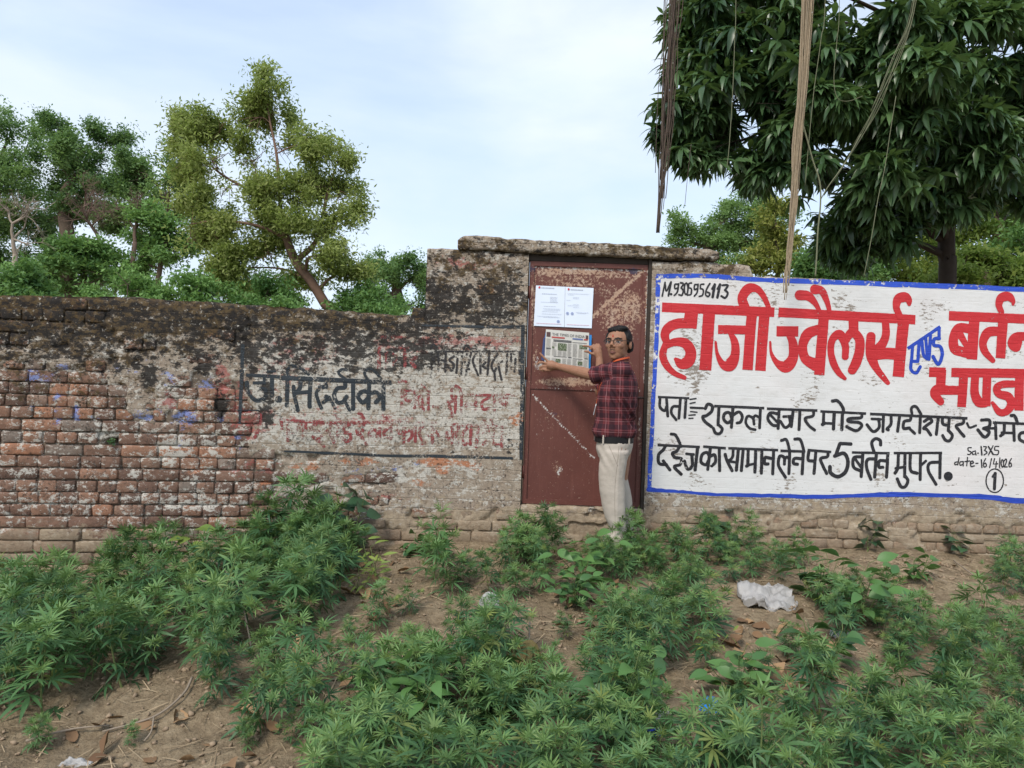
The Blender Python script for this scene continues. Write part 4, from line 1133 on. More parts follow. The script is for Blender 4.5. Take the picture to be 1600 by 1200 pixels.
def door_wear(V):
    px, py = proj(V[:, 0], V[:, 1], V[:, 2])
    chip = blob(px, py, [(900, 424, 70, 7, .62), (860, 425, 30, 9, .62), (960, 430, 50, 8, .5), (985, 480, 26, 34, .56), (960, 490, 30, 34, .52), (890, 437, 70, 8, .48), (950, 455, 30, 14, .42), (890, 597, 60, 8, .62), (980, 520, 18, 24, .45), (900, 445, 60, 5, .5),
        (834, 470, 7, 60, .5), (836, 560, 8, 30, .4), (860, 650, 30, 40, .28), (870, 730, 14, 20, .34), (1000, 690, 6, 60, .4), (1012, 480, 6, 70, .55)])
    # worn line of the diagonal brace behind the sheet
    def line(x0, y0, x1, y1, wd, s_):
        dx, dy = x1 - x0, y1 - y0; L2 = dx * dx + dy * dy
        q = np.clip(((px - x0) * dx + (py - y0) * dy) / L2, 0, 1)
        d = np.hypot(px - x0 - q * dx, py - y0 - q * dy)
        return s_ * np.exp(-(d / wd) ** 2)
    chip = np.maximum(chip, line(1003, 424, 925, 496, 5, .66))
    white = np.maximum(line(833, 618, 928, 716, 2.2, .62), line(1013, 425, 1008, 600, 3.5, .62))
    white = np.maximum(white, line(836, 418, 1008, 424, 2.5, .55))
    white = np.maximum(white, line(832, 606, 1000, 612, 1.6, .5))
    white = np.maximum(white, blob(px, py, [(843, 570, 10, 14, .45), (874, 735, 6, 10, .5), (1000, 660, 3, 30, .4)]))
    blue = blob(px, py, [(990, 424, 8, 6, .8), (832, 422, 5, 8, .6), (866, 648, 5, 5, .55), (845, 575, 8, 6, .4)])
    return np.stack([np.maximum(chip, .20), np.maximum(white, .13), blue], -1)

def door_part(name, x0, x1, z0, z1, y0, y1, nx, nz, buckle=0.0):
    xs = np.linspace(x0, x1, nx); zs = np.linspace(z0, z1, nz)
    X, Z = np.meshgrid(xs, zs, indexing='ij')
    b_ = (fbm(X * 3, Z * 3, 41, 3) - .5) * buckle
    Y = np.full_like(X, y0) + b_
    V = np.stack([X, Y, Z], -1).reshape(-1, 3)
    idx = np.arange(nx * nz).reshape(nx, nz)
    F = [tuple(r) for r in np.stack([idx[:-1, :-1], idx[1:, :-1], idx[1:, 1:], idx[:-1, 1:]], -1).reshape(-1, 4)]
    ring = list(idx[:, 0]) + list(idx[-1, 1:]) + list(idx[-2::-1, -1]) + list(idx[0, -2:0:-1])
    back = V[ring].copy(); back[:, 1] = y1
    n0 = len(V); k = len(ring)
    V = np.concatenate([V, back])
    F += [(ring[(i + 1) % k], ring[i], n0 + i, n0 + (i + 1) % k) for i in range(k)]
    F.append(tuple(range(n0, n0 + k)))
    mb = MB(); mb.add(V, F)
    me = mb.data(name)
    w = door_wear(V)
    a = me.attributes.new('wear', 'FLOAT_COLOR', 'POINT')
    cc = np.ones((len(V), 4), np.float32); cc[:, :3] = w
    a.data.foreach_set('color', cc.ravel())
    return local(mk(name, me, MAT_DOOR, door), door)

zmid = on_wall(900, 606).z
door_part('upper_panel', dxl + .03, dxr - .03, zmid + .004, dz1 - .03, DY, DY + .006, 60, 70, 0.008)
door_part('lower_panel', dxl + .03, dxr - .03, dz0 + .03, zmid - .004, DY + .002, DY + .008, 60, 70, 0.010)
door_part('frame_bar', dxl, dxl + .036, dz0, dz1, DY - .012, DY + .02, 4, 120)
door_part('frame_bar', dxr - .036, dxr, dz0, dz1, DY - .012, DY + .02, 4, 120)
door_part('frame_bar', dxl + .036, dxr - .036, dz1 - .036, dz1, DY - .012, DY + .02, 60, 4)
door_part('frame_bar', dxl + .036, dxr - .036, dz0, dz0 + .036, DY - .012, DY + .02, 60, 4)
door_part('cross_bar', dxl + .036, dxr - .036, zmid - .018, zmid + .018, DY - .007, DY + .02, 60, 4)
for zh in (dz0 + .25, zmid + .1, dz1 - .25):
    hg = MB().tube([(dxl + .002, DY - .016, zh - .05), (dxl + .002, DY - .016, zh + .05)], .009, 8)
    local(hg.build('hinge', MAT_DOOR, door, True), door)
bolt = MB().tube([(dxr - .10, DY - .012, zmid - .06), (dxr + .02, DY - .012, zmid - .06)], .008, 8).tube([(dxr - .06, DY - .012, zmid - .06), (dxr - .06, DY - .045, zmid - .062)], .006, 8)
local(bolt.build('bolt', plain('old_iron', (0.07, 0.045, 0.04), 0.6), door, smooth=True), door)
dark_wood = plain('dark_old_timber', (0.045, 0.036, 0.03), 0.9, 0.5, 18)
frame = empty('timber_door_frame', (0.575, 5.66, DOOR_Z0), 'dark old timber frame round the metal door', 'door frame')
mb = MB(); mb.box(1.050, DOOR_X1 - .002, 5.612, 5.72, DOOR_Z0 - .002, DOOR_Z1 + .035)
local(mb.build('jamb', dark_wood, frame), frame)
mb = MB(); mb.box(DOOR_X0 - .004, DOOR_X0 + .010, 5.642, 5.72, DOOR_Z0 - .002, DOOR_Z1 - .010)
local(mb.build('jamb', dark_wood, frame), frame)
mb = MB(); mb.box(DOOR_X0 + .002, 1.048, 5.635, 5.72, DOOR_Z1 - .008, DOOR_Z1 + .035)
local(mb.build('head_beam', dark_wood, frame), frame)

# ------------------------------------------------------------------ papers on the door
def page_quad(corn, Y, nx=10, nz=10, wave=0.002, seed=1):
    """corners tl, tr, br, bl in picture pixels -> grid on the plane y = Y with a gentle wave"""
    P = [at(c[0], c[1], Y) for c in corn]
    V = []
    for j in range(nz + 1):
        for i in range(nx + 1):
            u, v = i / nx, j / nz
            p = (P[0] * (1 - u) + P[1] * u) * (1 - v) + (P[3] * (1 - u) + P[2] * u) * v
            y = Y - float(fbm(u * 3 + seed, v * 2, seed, 2)) * wave
            V.append((p.x, y, p.z))
    F = []
    for j in range(nz):
        for i in range(nx):
            a = j * (nx + 1) + i
            F.append((a + nx + 1, a + nx + 2, a + 1, a))
    return V, F, P

def on_page(P, Y, u, v, lift):
    p = (P[0] * (1 - u) + P[1] * u) * (1 - v) + (P[3] * (1 - u) + P[2] * u) * v
    return (p.x, Y - lift, p.z)

def print_rect(mb, P, Y, u0, u1, v0, v1, lift=0.0042):
    V = [on_page(P, Y, u0, v1, lift), on_page(P, Y, u1, v1, lift), on_page(P, Y, u1, v0, lift), on_page(P, Y, u0, v0, lift)]
    mb.add(V, [(0, 1, 2, 3)])

def solidified(o, th):
    m = o.modifiers.new('thick', 'SOLIDIFY'); m.thickness = th; m.offset = -1
    return o

paper_blue = plain('cool_white_paper', (0.72, 0.80, 0.93), 0.7, 0.03, 8)
ink_grey = plain('grey_print', (0.30, 0.33, 0.40), 0.8, 0.2, 90)
ink_light = plain('light_grey_print', (0.45, 0.50, 0.60), 0.8, 0.2, 90)
ink_red = plain('red_print', (0.55, 0.05, 0.06), 0.8)
ink_pink = plain('pink_print', (0.70, 0.45, 0.50), 0.8)
ink_blue = plain('blue_stamp', (0.20, 0.26, 0.50), 0.8)
NY = DY - 0.0085
rp = random.Random(3)
def notice(name, corn, label, logo, rows, stamps):
    root = empty(name, at(corn[3][0], corn[3][1], NY), label, 'notice', 'notices on the door')
    V, F, P = page_quad(corn, NY, wave=0.0018)
    s = MB(); s.add(V, F); local(solidified(s.build('sheet', paper_blue, root, False), 0.0006), root)
    lines = MB()
    for v, u0, u1, kind in rows:
        u = u0
        while u < u1 - .02:
            L = rp.uniform(.03, .09)
            print_rect(lines, P, NY, u, min(u + L, u1), v, v + (.012 if kind else .007)); u += L + .014
    local(lines.build('text_lines', ink_light, root, kind='stuff'), root)
    lg = MB(); a = [on_page(P, NY, logo[0] + .035 * math.cos(q), logo[1] + .026 * math.sin(q), .0042) for q in np.linspace(0, 2 * math.pi, 14, endpoint=False)]
    lg.add(a, [tuple(range(13, -1, -1))]); local(lg.build('logo', ink_red, root), root)
    hd = MB()
    for k in range(9): print_rect(hd, P, NY, logo[0] + .07 + k * .05, logo[0] + .105 + k * .05, logo[1] - .002, logo[1] + .014)
    local(hd.build('heading', ink_grey, root, kind='stuff'), root)
    ft = MB()
    for k in range(16): print_rect(ft, P, NY, .08 + k * .052, .12 + k * .052, .925, .938)
    local(ft.build('footer', ink_pink, root, kind='stuff'), root)
    for (u, v) in stamps:
        st = MB(); ks = 16
        ring = [on_page(P, NY, u + .05 * math.cos(q), v + .036 * math.sin(q), .0044) for q in np.linspace(0, 2 * math.pi, ks, endpoint=False)]
        rin = [on_page(P, NY, u + .036 * math.cos(q), v + .026 * math.sin(q), .0044) for q in np.linspace(0, 2 * math.pi, ks, endpoint=False)]
        st.add(ring + rin, [(i, ks + i, ks + (i + 1) % ks, (i + 1) % ks) for i in range(ks)])
        st.add([on_page(P, NY, u + .02 * math.cos(q), v + .014 * math.sin(q), .0044) for q in np.linspace(0, 2 * math.pi, 8, endpoint=False)], [tuple(range(7, -1, -1))])
        local(st.build('stamp', ink_blue, root), root)
    return root
r1 = [(.19, .22, .72, 1)] + [(.27 + .03 * k, .5, .75, 0) for k in range(5)] + [(.40, .2, .8, 0), (.50, .3, .7, 0), (.56, .28, .85, 0), (.59, .3, .85, 0), (.63, .25, .8, 0), (.69, .25, .9, 0), (.75, .1, .8, 0), (.77, .3, .85, 0)]
notice('notice_sheet', [(837.5, 446), (883, 448), (881.5, 511), (834, 509)], 'white printed notice with red logo on the door, left of two', (.12, .045), r1, [(.80, .87)])
r2 = [(.16, .08, .85, 0), (.19, .1, .3, 0), (.25, .28, .5, 0), (.28, .28, .5, 0), (.33, .05, .2, 0), (.43, .3, .5, 0), (.46, .1, .5, 0), (.50, .3, .5, 0), (.62, .4, .85, 0), (.64, .45, .8, 0)]
notice('notice_sheet', [(883.3, 448), (927.5, 450), (924.5, 513), (881.9, 511)], 'white printed notice on the door, right of two, with round stamp at its middle', (.12, .06), r2, [(.27, .66), (.10, .66)])

# newspaper with a blue booklet behind it
MY = DY - 0.028
blue_cover = plain('blue_cover', (0.03, 0.24, 0.62), 0.45)
navy_cover = plain('navy_cover', (0.05, 0.07, 0.17), 0.5)
news_paper = plain('newsprint', (0.60, 0.59, 0.55), 0.85, 0.05, 14)
ink_black = plain('news_ink', (0.07, 0.07, 0.075), 0.85)
ink_text = plain('news_text_grey', (0.33, 0.325, 0.31), 0.85, 0.25, 120)
news = empty('newspaper', at(850, 560, MY), 'folded newspaper held flat against the door below the notices', 'newspaper')
V, F, P = page_quad([(853, 516), (924.5, 523.5), (922.5, 576), (846, 561)], MY + .009, wave=.002, seed=4)
s = MB(); s.add(V, F); local(solidified(s.build('back_section', blue_cover, news, False), .004), news)
V, F, P = page_quad([(849, 528), (860, 529), (856, 566), (845.5, 562)], MY + .004, wave=.001, seed=5)
s = MB(); s.add(V, F); local(solidified(s.build('inner_section', navy_cover, news, False), .002), news)
NC = [(853, 514.5), (920.5, 520), (919.5, 575.5), (850.5, 570)]
V, F, P = page_quad(NC, MY, wave=.003, seed=6)
s = MB(); s.add(V, F); local(solidified(s.build('front_page', news_paper, news, False), .0012), news)
RSI = plain('red_strip_ink', (0.45, 0.09, 0.08), .8)
for u0, u1 in ((.14, .44), (.88, .97)):
    mb = MB(); print_rect(mb, P, MY, u0, u1, .185, .225); local(mb.build('red_strip', RSI, news), news)
mb = MB(); print_rect(mb, P, MY, .62, .86, .185, .225); local(mb.build('blue_strip', plain('blue_strip_ink', (0.12, 0.17, 0.36), .8), news), news)
PTI = plain('portrait_ink', (0.10, 0.06, 0.06), .8, .6, 60)
for u0, u1, v0, v1 in ((.02, .11, .07, .20), (.92, .98, .08, .19)):
    mb = MB(); print_rect(mb, P, MY, u0, u1, v0, v1); local(mb.build('portrait_picture', PTI, news), news)
pic = NT('news_picture')
pp = pic.objco()
pc = pic.ramp(pic.noise(pp, 90, 5, .7), [(0.3, (0.03, 0.03, 0.03)), (0.5, (0.10, 0.14, 0.07)), (0.62, (0.35, 0.36, 0.30)), (0.75, (0.2, 0.18, 0.15))])
pic = pic.done(pc, .85)
for u0, u1, v0, v1 in ((.29, .49, .36, .56), (.78, .96, .37, .47), (.25, .36, .80, .90), (.75, .86, .83, .93), (.16, .21, .46, .52)):
    mb = MB(); print_rect(mb, P, MY, u0, u1, v0, v1); local(mb.build('news_picture', pic, news), news)
for u0, u1, v0, v1 in ((.18, .60, .265, .285), (.18, .60, .30, .32), (.62, .95, .30, .312), (.02, .13, .51, .525), (.02, .13, .535, .55), (.53, .61, .73, .75), (.2, .5, .73, .742), (.64, .86, .755, .767), (.9, .98, .73, .75)):
    mb = MB(); print_rect(mb, P, MY, u0, u1, v0, v1); local(mb.build('headline', ink_black, news), news)
mb = MB()
cols_ = [(.02, .12), (.16, .26), (.29, .38), (.40, .49), (.51, .60), (.63, .73), (.76, .85), (.88, .97)]
for ci, (u0, u1) in enumerate(cols_):
    v = .25 if ci == 0 else .345
    while v < .975:
        skip = (.35 < v < .57 and ci in (2, 3)) or (.36 < v < .48 and ci in (6, 7)) or (.45 < v < .53 and ci == 1) or (.78 < v < .91 and ci == 2) or (.81 < v < .94 and ci == 6) or (.715 < v < .775) or (ci == 0 and .49 < v < .56)
        if not skip: print_rect(mb, P, MY, u0, u1 - rp.choice((0, 0, 0, .02)), v, v + .006)
        v += .0125
local(mb.build('text_columns', ink_text, news, kind='stuff'), news)
def flat_text(txt, u0, v0, u1, hgt, mat, name, parent):
    cu = bpy.data.curves.new(name, 'FONT'); cu.body = txt; cu.size = 1
    tmp = bpy.data.objects.new('tmp_text', cu); COL.objects.link(tmp)
    dg = bpy.context.evaluated_depsgraph_get(); dg.update()
    me = bpy.data.meshes.new_from_object(tmp.evaluated_get(dg))
    bpy.data.objects.remove(tmp); bpy.data.curves.remove(cu)
    n = len(me.vertices); co = np.zeros(n * 3); me.vertices.foreach_get('co', co); co = co.reshape(-1, 3)
    mn, mx = co.min(0), co.max(0)
    u = u0 + (co[:, 0] - mn[0]) / (mx[0] - mn[0]) * (u1 - u0); v = v0 + hgt - (co[:, 1] - mn[1]) / (mx[1] - mn[1]) * hgt
    out = np.array([on_page(P, MY, a, b, .0045) for a, b in zip(u, v)])
    me.vertices.foreach_set('co', out.ravel()); me.update()
    return local(mk(name, me, mat, parent), parent)
flat_text('THE TIMES OF INDIA', .15, .085, .90, .075, ink_black, 'masthead', news)
# ------------------------------------------------------------------ foliage materials
def leaf_mat(name, dark, light, rough=0.5, trans=0.25, spec=0.35, tscale=1.0):
    t = NT(name)
    a = t.attr('tint')
    s = t.n('SeparateColor', {0: a.outputs['Color']}).outputs
    rnd = t.n('ObjectInfo').outputs['Random']
    f = t.m('ADD', s[0], t.m('MULTIPLY', t.m('SUBTRACT', rnd, .5), .40), clamp=True)
    c = t.mix(f, dark, light)
    c = t.mix(t.m('MULTIPLY', s[1], 1.0), c, (0.30, 0.30, 0.07))
    tr = t.mix(0.45, c, (0.22 * tscale, 0.34 * tscale, 0.05 * tscale))
    return t.done(c, rough, spec=spec, trans=(trans, tr))
MAT_HEMP = leaf_mat('hemp_leaf', (0.036, 0.105, 0.050), (0.145, 0.29, 0.098), 0.5, 0.27)
MAT_WEED = leaf_mat('weed_leaf', (0.035, 0.10, 0.04), (0.13, 0.27, 0.07), 0.45, 0.22)
MAT_DARKVINE = leaf_mat('vine_leaf', (0.022, 0.062, 0.035), (0.06, 0.13, 0.06), 0.35, 0.12, 0.5)
MAT_YELLOW = leaf_mat('yellow_sapling_leaf', (0.13, 0.22, 0.045), (0.30, 0.36, 0.08), 0.5, 0.25)
MAT_STEM = plain('green_stem', (0.13, 0.17, 0.06), 0.7, 0.3)
MAT_BARK = plain('brown_bark', (0.10, 0.075, 0.055), 0.95, 0.45, 14)
MAT_TWIG = plain('grey_twig', (0.27, 0.22, 0.17), 0.9, 0.3, 40)

def leaflet(L, wd, ang, droop, fold=0.25, lift=0.0):
    """narrow leaflet from the origin, turned by ang in the xy plane"""
    st = [(0.0, 0.0), (0.22, .72), (0.45, 1.0), (0.72, .66), (1.0, 0.0)]
    V = []
    for t_, w_ in st:
        x = L * t_; z = lift * t_ * L - droop * L * t_ * t_
        hw = wd * w_ / 2
        if w_ == 0: V.append((x, 0, z))
        else: V += [(x, hw, z + fold * hw), (x, 0, z), (x, -hw, z + fold * hw)]
    T = [(0, 2, 1), (0, 3, 2)]
    for b in (1, 4):
        T += [(b, b + 1, b + 4), (b, b + 4, b + 3), (b + 1, b + 2, b + 5), (b + 1, b + 5, b + 4)]
    T += [(7, 8, 10), (8, 9, 10)]
    V = np.array(V); c, s = math.cos(ang), math.sin(ang)
    V = np.stack([V[:, 0] * c - V[:, 1] * s, V[:, 0] * s + V[:, 1] * c, V[:, 2]], 1)
    return V, np.array(T)

def hemp_leaf(rng, n=7, pet=0.35):
    """palmate leaf of unit length, petiole along +x"""
    Vs = []; Fs = []; k = 0
    angs = np.linspace(-1, 1, n)
    for a in angs:
        L = (1 - 0.62 * abs(a) ** 1.5) * rng.uniform(.92, 1.05)
        V, T = leaflet(L, 0.145 * L ** .7, a * 1.75 + rng.normal(0, .05), 0.22 + rng.uniform(0, .25), lift=rng.uniform(0, .15))
        V = V + (pet, 0, 0)
        Vs.append(V); Fs.append(T + k); k += len(V)
    w = 0.012
    V = np.array([(0, w, 0), (0, -w, 0), (pet, -w, 0), (pet, w, 0)]); Vs.append(V); Fs.append(np.array([(0, 1, 2), (0, 2, 3)]) + k)
    return np.concatenate(Vs), np.concatenate(Fs)

def orient(d, up):
    x = Vector(d).normalized(); z = Vector(up)
    z = (z - x * z.dot(x))
    z = z.normalized() if z.length > 1e-5 else x.orthogonal().normalized()
    y = z.cross(x)
    return np.array([[x.x, y.x, z.x], [x.y, y.y, z.y], [x.z, y.z, z.z]])

def hemp_plant(seed, h, leaf, nodes, branches, big=1.0, toff=0.0):
    rng = np.random.default_rng(seed)
    tmpl = [hemp_leaf(np.random.default_rng(seed * 10 + i), n) for i, n in enumerate((7, 7, 5))]
    LV = []; LF = []; LC = []; k = 0
    stem = MB()
    def put(p, d, size, tint, yel=0.0):
        nonlocal k
        V, F = tmpl[rng.integers(0, 3)]
        M = orient(d, (rng.normal(0, .38), rng.normal(0, .38), 1)) * size
        LV.append(V @ M.T + np.array(p)); LF.append(F + k); k += len(V)
        c = np.zeros((len(V), 3)); c[:, 0] = np.clip(tint + toff + rng.normal(0, .13), 0, 1); c[:, 1] = min(1, yel + (.45 if rng.random() < .035 else 0) + max(0, toff) * .3)
        LC.append(c)
    def shoot(p0, d0, length, nn, lsize, r0, depth):
        p = Vector(p0); d = Vector(d0).normalized(); pts = [p.copy()]
        yaw = rng.uniform(0, 6.28)
        seg = length / nn
        for i in range(1, nn + 1):
            d = (d + Vector((rng.normal(0, .07), rng.normal(0, .07), .10))).normalized()
            p = p + d * seg * (1.25 - .5 * i / nn)
            pts.append(p.copy())
            t_ = i / nn
            yaw += 1.57 + rng.normal(0, .3)
            sz = lsize * (1.0 - .50 * t_ ** 1.6) * rng.uniform(.82, 1.12)
            if i > nn * .12:
                for s in (0, math.pi):
                    el = 0.10 + .95 * t_ ** 2.0 - .35 * (1 - t_) + rng.normal(0, .24)
                    v = Vector((math.cos(yaw + s) * math.cos(el), math.sin(yaw + s) * math.cos(el), math.sin(el)))
                    put(p, v, sz, .16 + .46 * t_ ** 2 + .05 * depth, 0.25 * max(0, t_ - .7))
            if depth == 0 and i < nn * .72 and i >= 1 and rng.random() < branches:
                for s in (0, math.pi):
                    if rng.random() < .8:
                        v = Vector((math.cos(yaw + s + .6) * .8, math.sin(yaw + s + .6) * .8, .62))
                        shoot(p, v, length * (.62 - .38 * t_) * rng.uniform(.8, 1.2), 3, lsize * .82, r0 * .5, 1)
        for q in range(5):                       # bright young tip
            a = q * 1.256 + yaw
            put(p, (math.cos(a) * .7, math.sin(a) * .7, .55 + rng.normal(0, .2)), lsize * .40, .78, .22)
        stem.tube(pts, list(np.linspace(r0, r0 * .35, len(pts))), 5)
    shoot((0, 0, -.03), (rng.normal(0, .1), rng.normal(0, .1), 1), h, nodes, leaf, .0055 * big, 0)
    lm = fast_mesh('leaves', np.concatenate(LV), np.concatenate(LF), {'tint': np.concatenate(LC)}, smooth=True)
    lm.materials.append(MAT_HEMP)
    sm = stem.data('stem'); sm.materials.append(MAT_STEM)
    return sm, lm

HEMP = [hemp_plant(100 + i, h, lf, nd, br, 1.0, (0, -.08, .12, -.05, .2, 0, -.1, .06)[i]) for i, (h, lf, nd, br) in enumerate([
    (.50, .185, 7, .8), (.55, .19, 7, .9), (.46, .17, 6, .9), (.60, .20, 7, .8), (.40, .165, 6, .8), (.52, .21, 6, .7), (.44, .17, 7, .95), (.48, .20, 6, .8)])]
def put_plant(kind, meshes, p, sc, yaw, label, cat, group, tilt=(0, 0)):
    o = empty(kind, p, label, cat, group)
    o.rotation_euler = (tilt[0], tilt[1], yaw)
    o.scale = (sc, sc, sc * (.85 + .4 * ((math.sin(yaw * 7.3) + 1) / 2)))
    for nm, me in zip(('stem', 'leaves'), meshes):
        c = mk(nm, me, None, o)
    return o

def in_poly(x, y, poly):
    c = False; j = len(poly) - 1
    for i in range(len(poly)):
        xi, yi = poly[i]; xj, yj = poly[j]
        if (yi > y) != (yj > y) and x < (xj - xi) * (y - yi) / (yj - yi) + xi: c = not c
        j = i
    return c

FR = Vector((0.745, 5.2, 0))                    # where the man stands
def fill(poly, spacing, hs, label, group, seed, cap=999):
    rng = random.Random(seed)
    P = [on_ground(*q) for q in poly]
    P2 = [(p.x, p.y) for p in P]
    x0, x1 = min(p[0] for p in P2), max(p[0] for p in P2); y0, y1 = min(p[1] for p in P2), max(p[1] for p in P2)
    pts = []; tries = 0
    while tries < 4000 and len(pts) < cap:
        tries += 1
        x, y = rng.uniform(x0, x1), rng.uniform(y0, y1)
        if not in_poly(x, y, P2): continue
        if any((x - a) ** 2 + (y - b_) ** 2 < spacing ** 2 for a, b_ in pts): continue
        if (x - FR.x) ** 2 + (y - FR.y) ** 2 < .17 ** 2: continue
        if y > 5.36 + (wall_y(x) - 5.6): continue
        pts.append((x, y))
    for x, y in pts:
        i = rng.randrange(len(HEMP))
        h = rng.uniform(*hs) * (1.18 if rng.random() < .2 else .92)
        sc = h / [.50, .55, .46, .60, .40, .52, .44, .48][i]
        put_plant('hemp_plant', HEMP[i], (x, y, float(ground_z(x, y))), sc, rng.uniform(0, 6.28), label, 'plant', group, (rng.gauss(0, .17), rng.gauss(0, .17)))
    return len(pts)

tot = 0
tot += fill([(-260, 945), (-60, 945), (120, 935), (260, 910), (400, 880), (555, 862), (545, 905), (515, 960), (440, 1000), (330, 1010), (210, 1085), (60, 1125), (-260, 1150)], .19, (.32, .48),
     'dark green wild hemp plant in the thicket under the left brick wall', 'hemp thicket at the left', 1)
tot += fill([(385, 865), (545, 855), (535, 880), (390, 900)], .165, (.40, .54), 'wild hemp plant in the tall clump against the wall under the grey lettering', 'tall hemp clump by the wall', 2)
tot += fill([(330, 1050), (470, 1040), (470, 1120), (400, 1150), (350, 1120)], .19, (.28, .38), 'wild hemp plant in the clump beside the dry sticks', 'hemp clump beside the sticks', 3)
tot += fill([(670, 905), (760, 898), (845, 890), (850, 925), (800, 945), (710, 935)], .17, (.24, .38), 'wild hemp plant in the dark clump left of the man', 'hemp clump left of the man', 4)
tot += fill([(790, 865), (860, 862), (858, 885), (795, 888)], .13, (.24, .32), 'wild hemp plant against the sill below the door', 'hemp below the door', 14)
tot += fill([(600, 1065), (690, 1010), (780, 1000), (800, 1030), (780, 1080), (640, 1110), (570, 1100)], .165, (.24, .36), 'wild hemp plant in the middle patch around the grey stone', 'hemp in the middle patch', 5)
tot += fill([(895, 885), (990, 876), (1100, 884), (1240, 885), (1240, 905), (1140, 915), (1000, 915), (910, 905)], .155, (.18, .30), 'low wild hemp plant around the feet of the man', 'hemp around the man', 6)
tot += fill([(930, 995), (1010, 955), (1120, 955), (1090, 1030), (1000, 1070), (940, 1060)], .155, (.26, .40), 'wild hemp plant left of the white plastic sheet', 'hemp left of the plastic', 7)
tot += fill([(1040, 862), (1180, 855), (1260, 868), (1240, 885), (1050, 885)], .16, (.20, .30), 'wild hemp plant along the foot of the sign', 'hemp along the sign', 8)
tot += fill([(1270, 940), (1370, 945), (1470, 1000), (1430, 1040), (1320, 1000)], .165, (.20, .32), 'wild hemp plant right of the white plastic sheet', 'hemp right of the plastic', 9)
tot += fill([(1390, 1050), (1500, 1000), (1700, 960), (1750, 1120), (1440, 1110)], .215, (.20, .36), 'wild hemp plant in the patch at the right edge', 'hemp at the right edge', 10)
tot += fill([(1570, 880), (1720, 880), (1720, 950), (1560, 930)], .17, (.18, .28), 'wild hemp plant on the bare bank at the far right', 'hemp on the right bank', 13)
tot += fill([(480, 1130), (620, 1105), (900, 1080), (1000, 1090), (1000, 1300), (540, 1300)], .172, (.22, .40), 'wild hemp plant in the front row, left of the blue plastic scraps', 'front row hemp at the left', 11)
tot += fill([(1000, 1165), (1180, 1165), (1320, 1130), (1480, 1110), (1760, 1120), (1740, 1300), (1000, 1300)], .172, (.22, .40), 'wild hemp plant in the front row, right of the blue plastic scraps', 'front row hemp at the right', 12)
put_feet = [((948, 884), .20), ((985, 886), .21), ((925, 878), .24)]
singles = [((590, 985), .26), ((545, 1010), .16), ((640, 960), .2), ((205, 1165), .1), ((385, 1168), .12), ((455, 1165), .14), ((520, 1050), .16), ((985, 900), .2), ((1230, 1030), .18), ((1190, 1075), .2), ((1290, 1075), .2), ((880, 1000), .16), ((60, 1175), .14), ((1100, 1050), .24)]
names = ['tall thin hemp seedling standing alone on the bare earth', 'tiny hemp seedling on bare earth beside the left thicket', 'small hemp seedling beside the middle patch', 'tiny hemp seedling by the dry branch on the left', 'tiny hemp seedling in front of the stick clump', 'hemp seedling at the edge of the lower dirt patch', 'small hemp seedling near the brown dry leaves', 'small hemp plant just right of the man', 'small hemp plant below the white plastic sheet', 'small hemp plant among brown leaves by blue plastic', 'small hemp plant among brown leaves, right of blue plastic', 'small hemp seedling by the dried leaf pile', 'small hemp seedling at the lower left corner', 'hemp plant standing up from the front of the dry leaf litter']
for i, ((x, y), h) in enumerate(singles):
    p = on_ground(x, y); k = i % len(HEMP)
    put_plant('hemp_plant', HEMP[k], p, h / [.50, .55, .46, .60, .40, .52, .44, .48][k], i * 1.3, names[i], 'plant', 'single hemp plants')
for i, ((x, y), h) in enumerate(put_feet):
    p = on_ground(x, y); k = (i * 3) % len(HEMP)
    put_plant('hemp_plant', HEMP[k], p, h / [.50, .55, .46, .60, .40, .52, .44, .48][k], i * 2.1, 'low hemp plant hiding the shoes of the man', 'plant', 'hemp hiding the shoes')
print('hemp plants', tot + len(singles))

# ---- broad leaved weeds
def ovate(L, wd, droop, fold=.2):
    st = [(0, .0), (.12, .55), (.3, .95), (.5, 1.0), (.75, .62), (1.0, 0)]
    V = []
    for t_, w_ in st:
        x = L * t_; z = -droop * L * t_ * t_; hw = wd * w_ / 2
        if w_ == 0: V.append((x, 0, z))
        else: V += [(x, hw, z + fold * hw), (x, 0, z), (x, -hw, z + fold * hw)]
    T = [(0, 2, 1), (0, 3, 2)]
    for b in (1, 4, 7):
        T += [(b, b + 1, b + 4), (b, b + 4, b + 3), (b + 1, b + 2, b + 5), (b + 1, b + 5, b + 4)]
    T += [(10, 11, 13), (11, 12, 13)]
    return np.array(V), np.array(T)

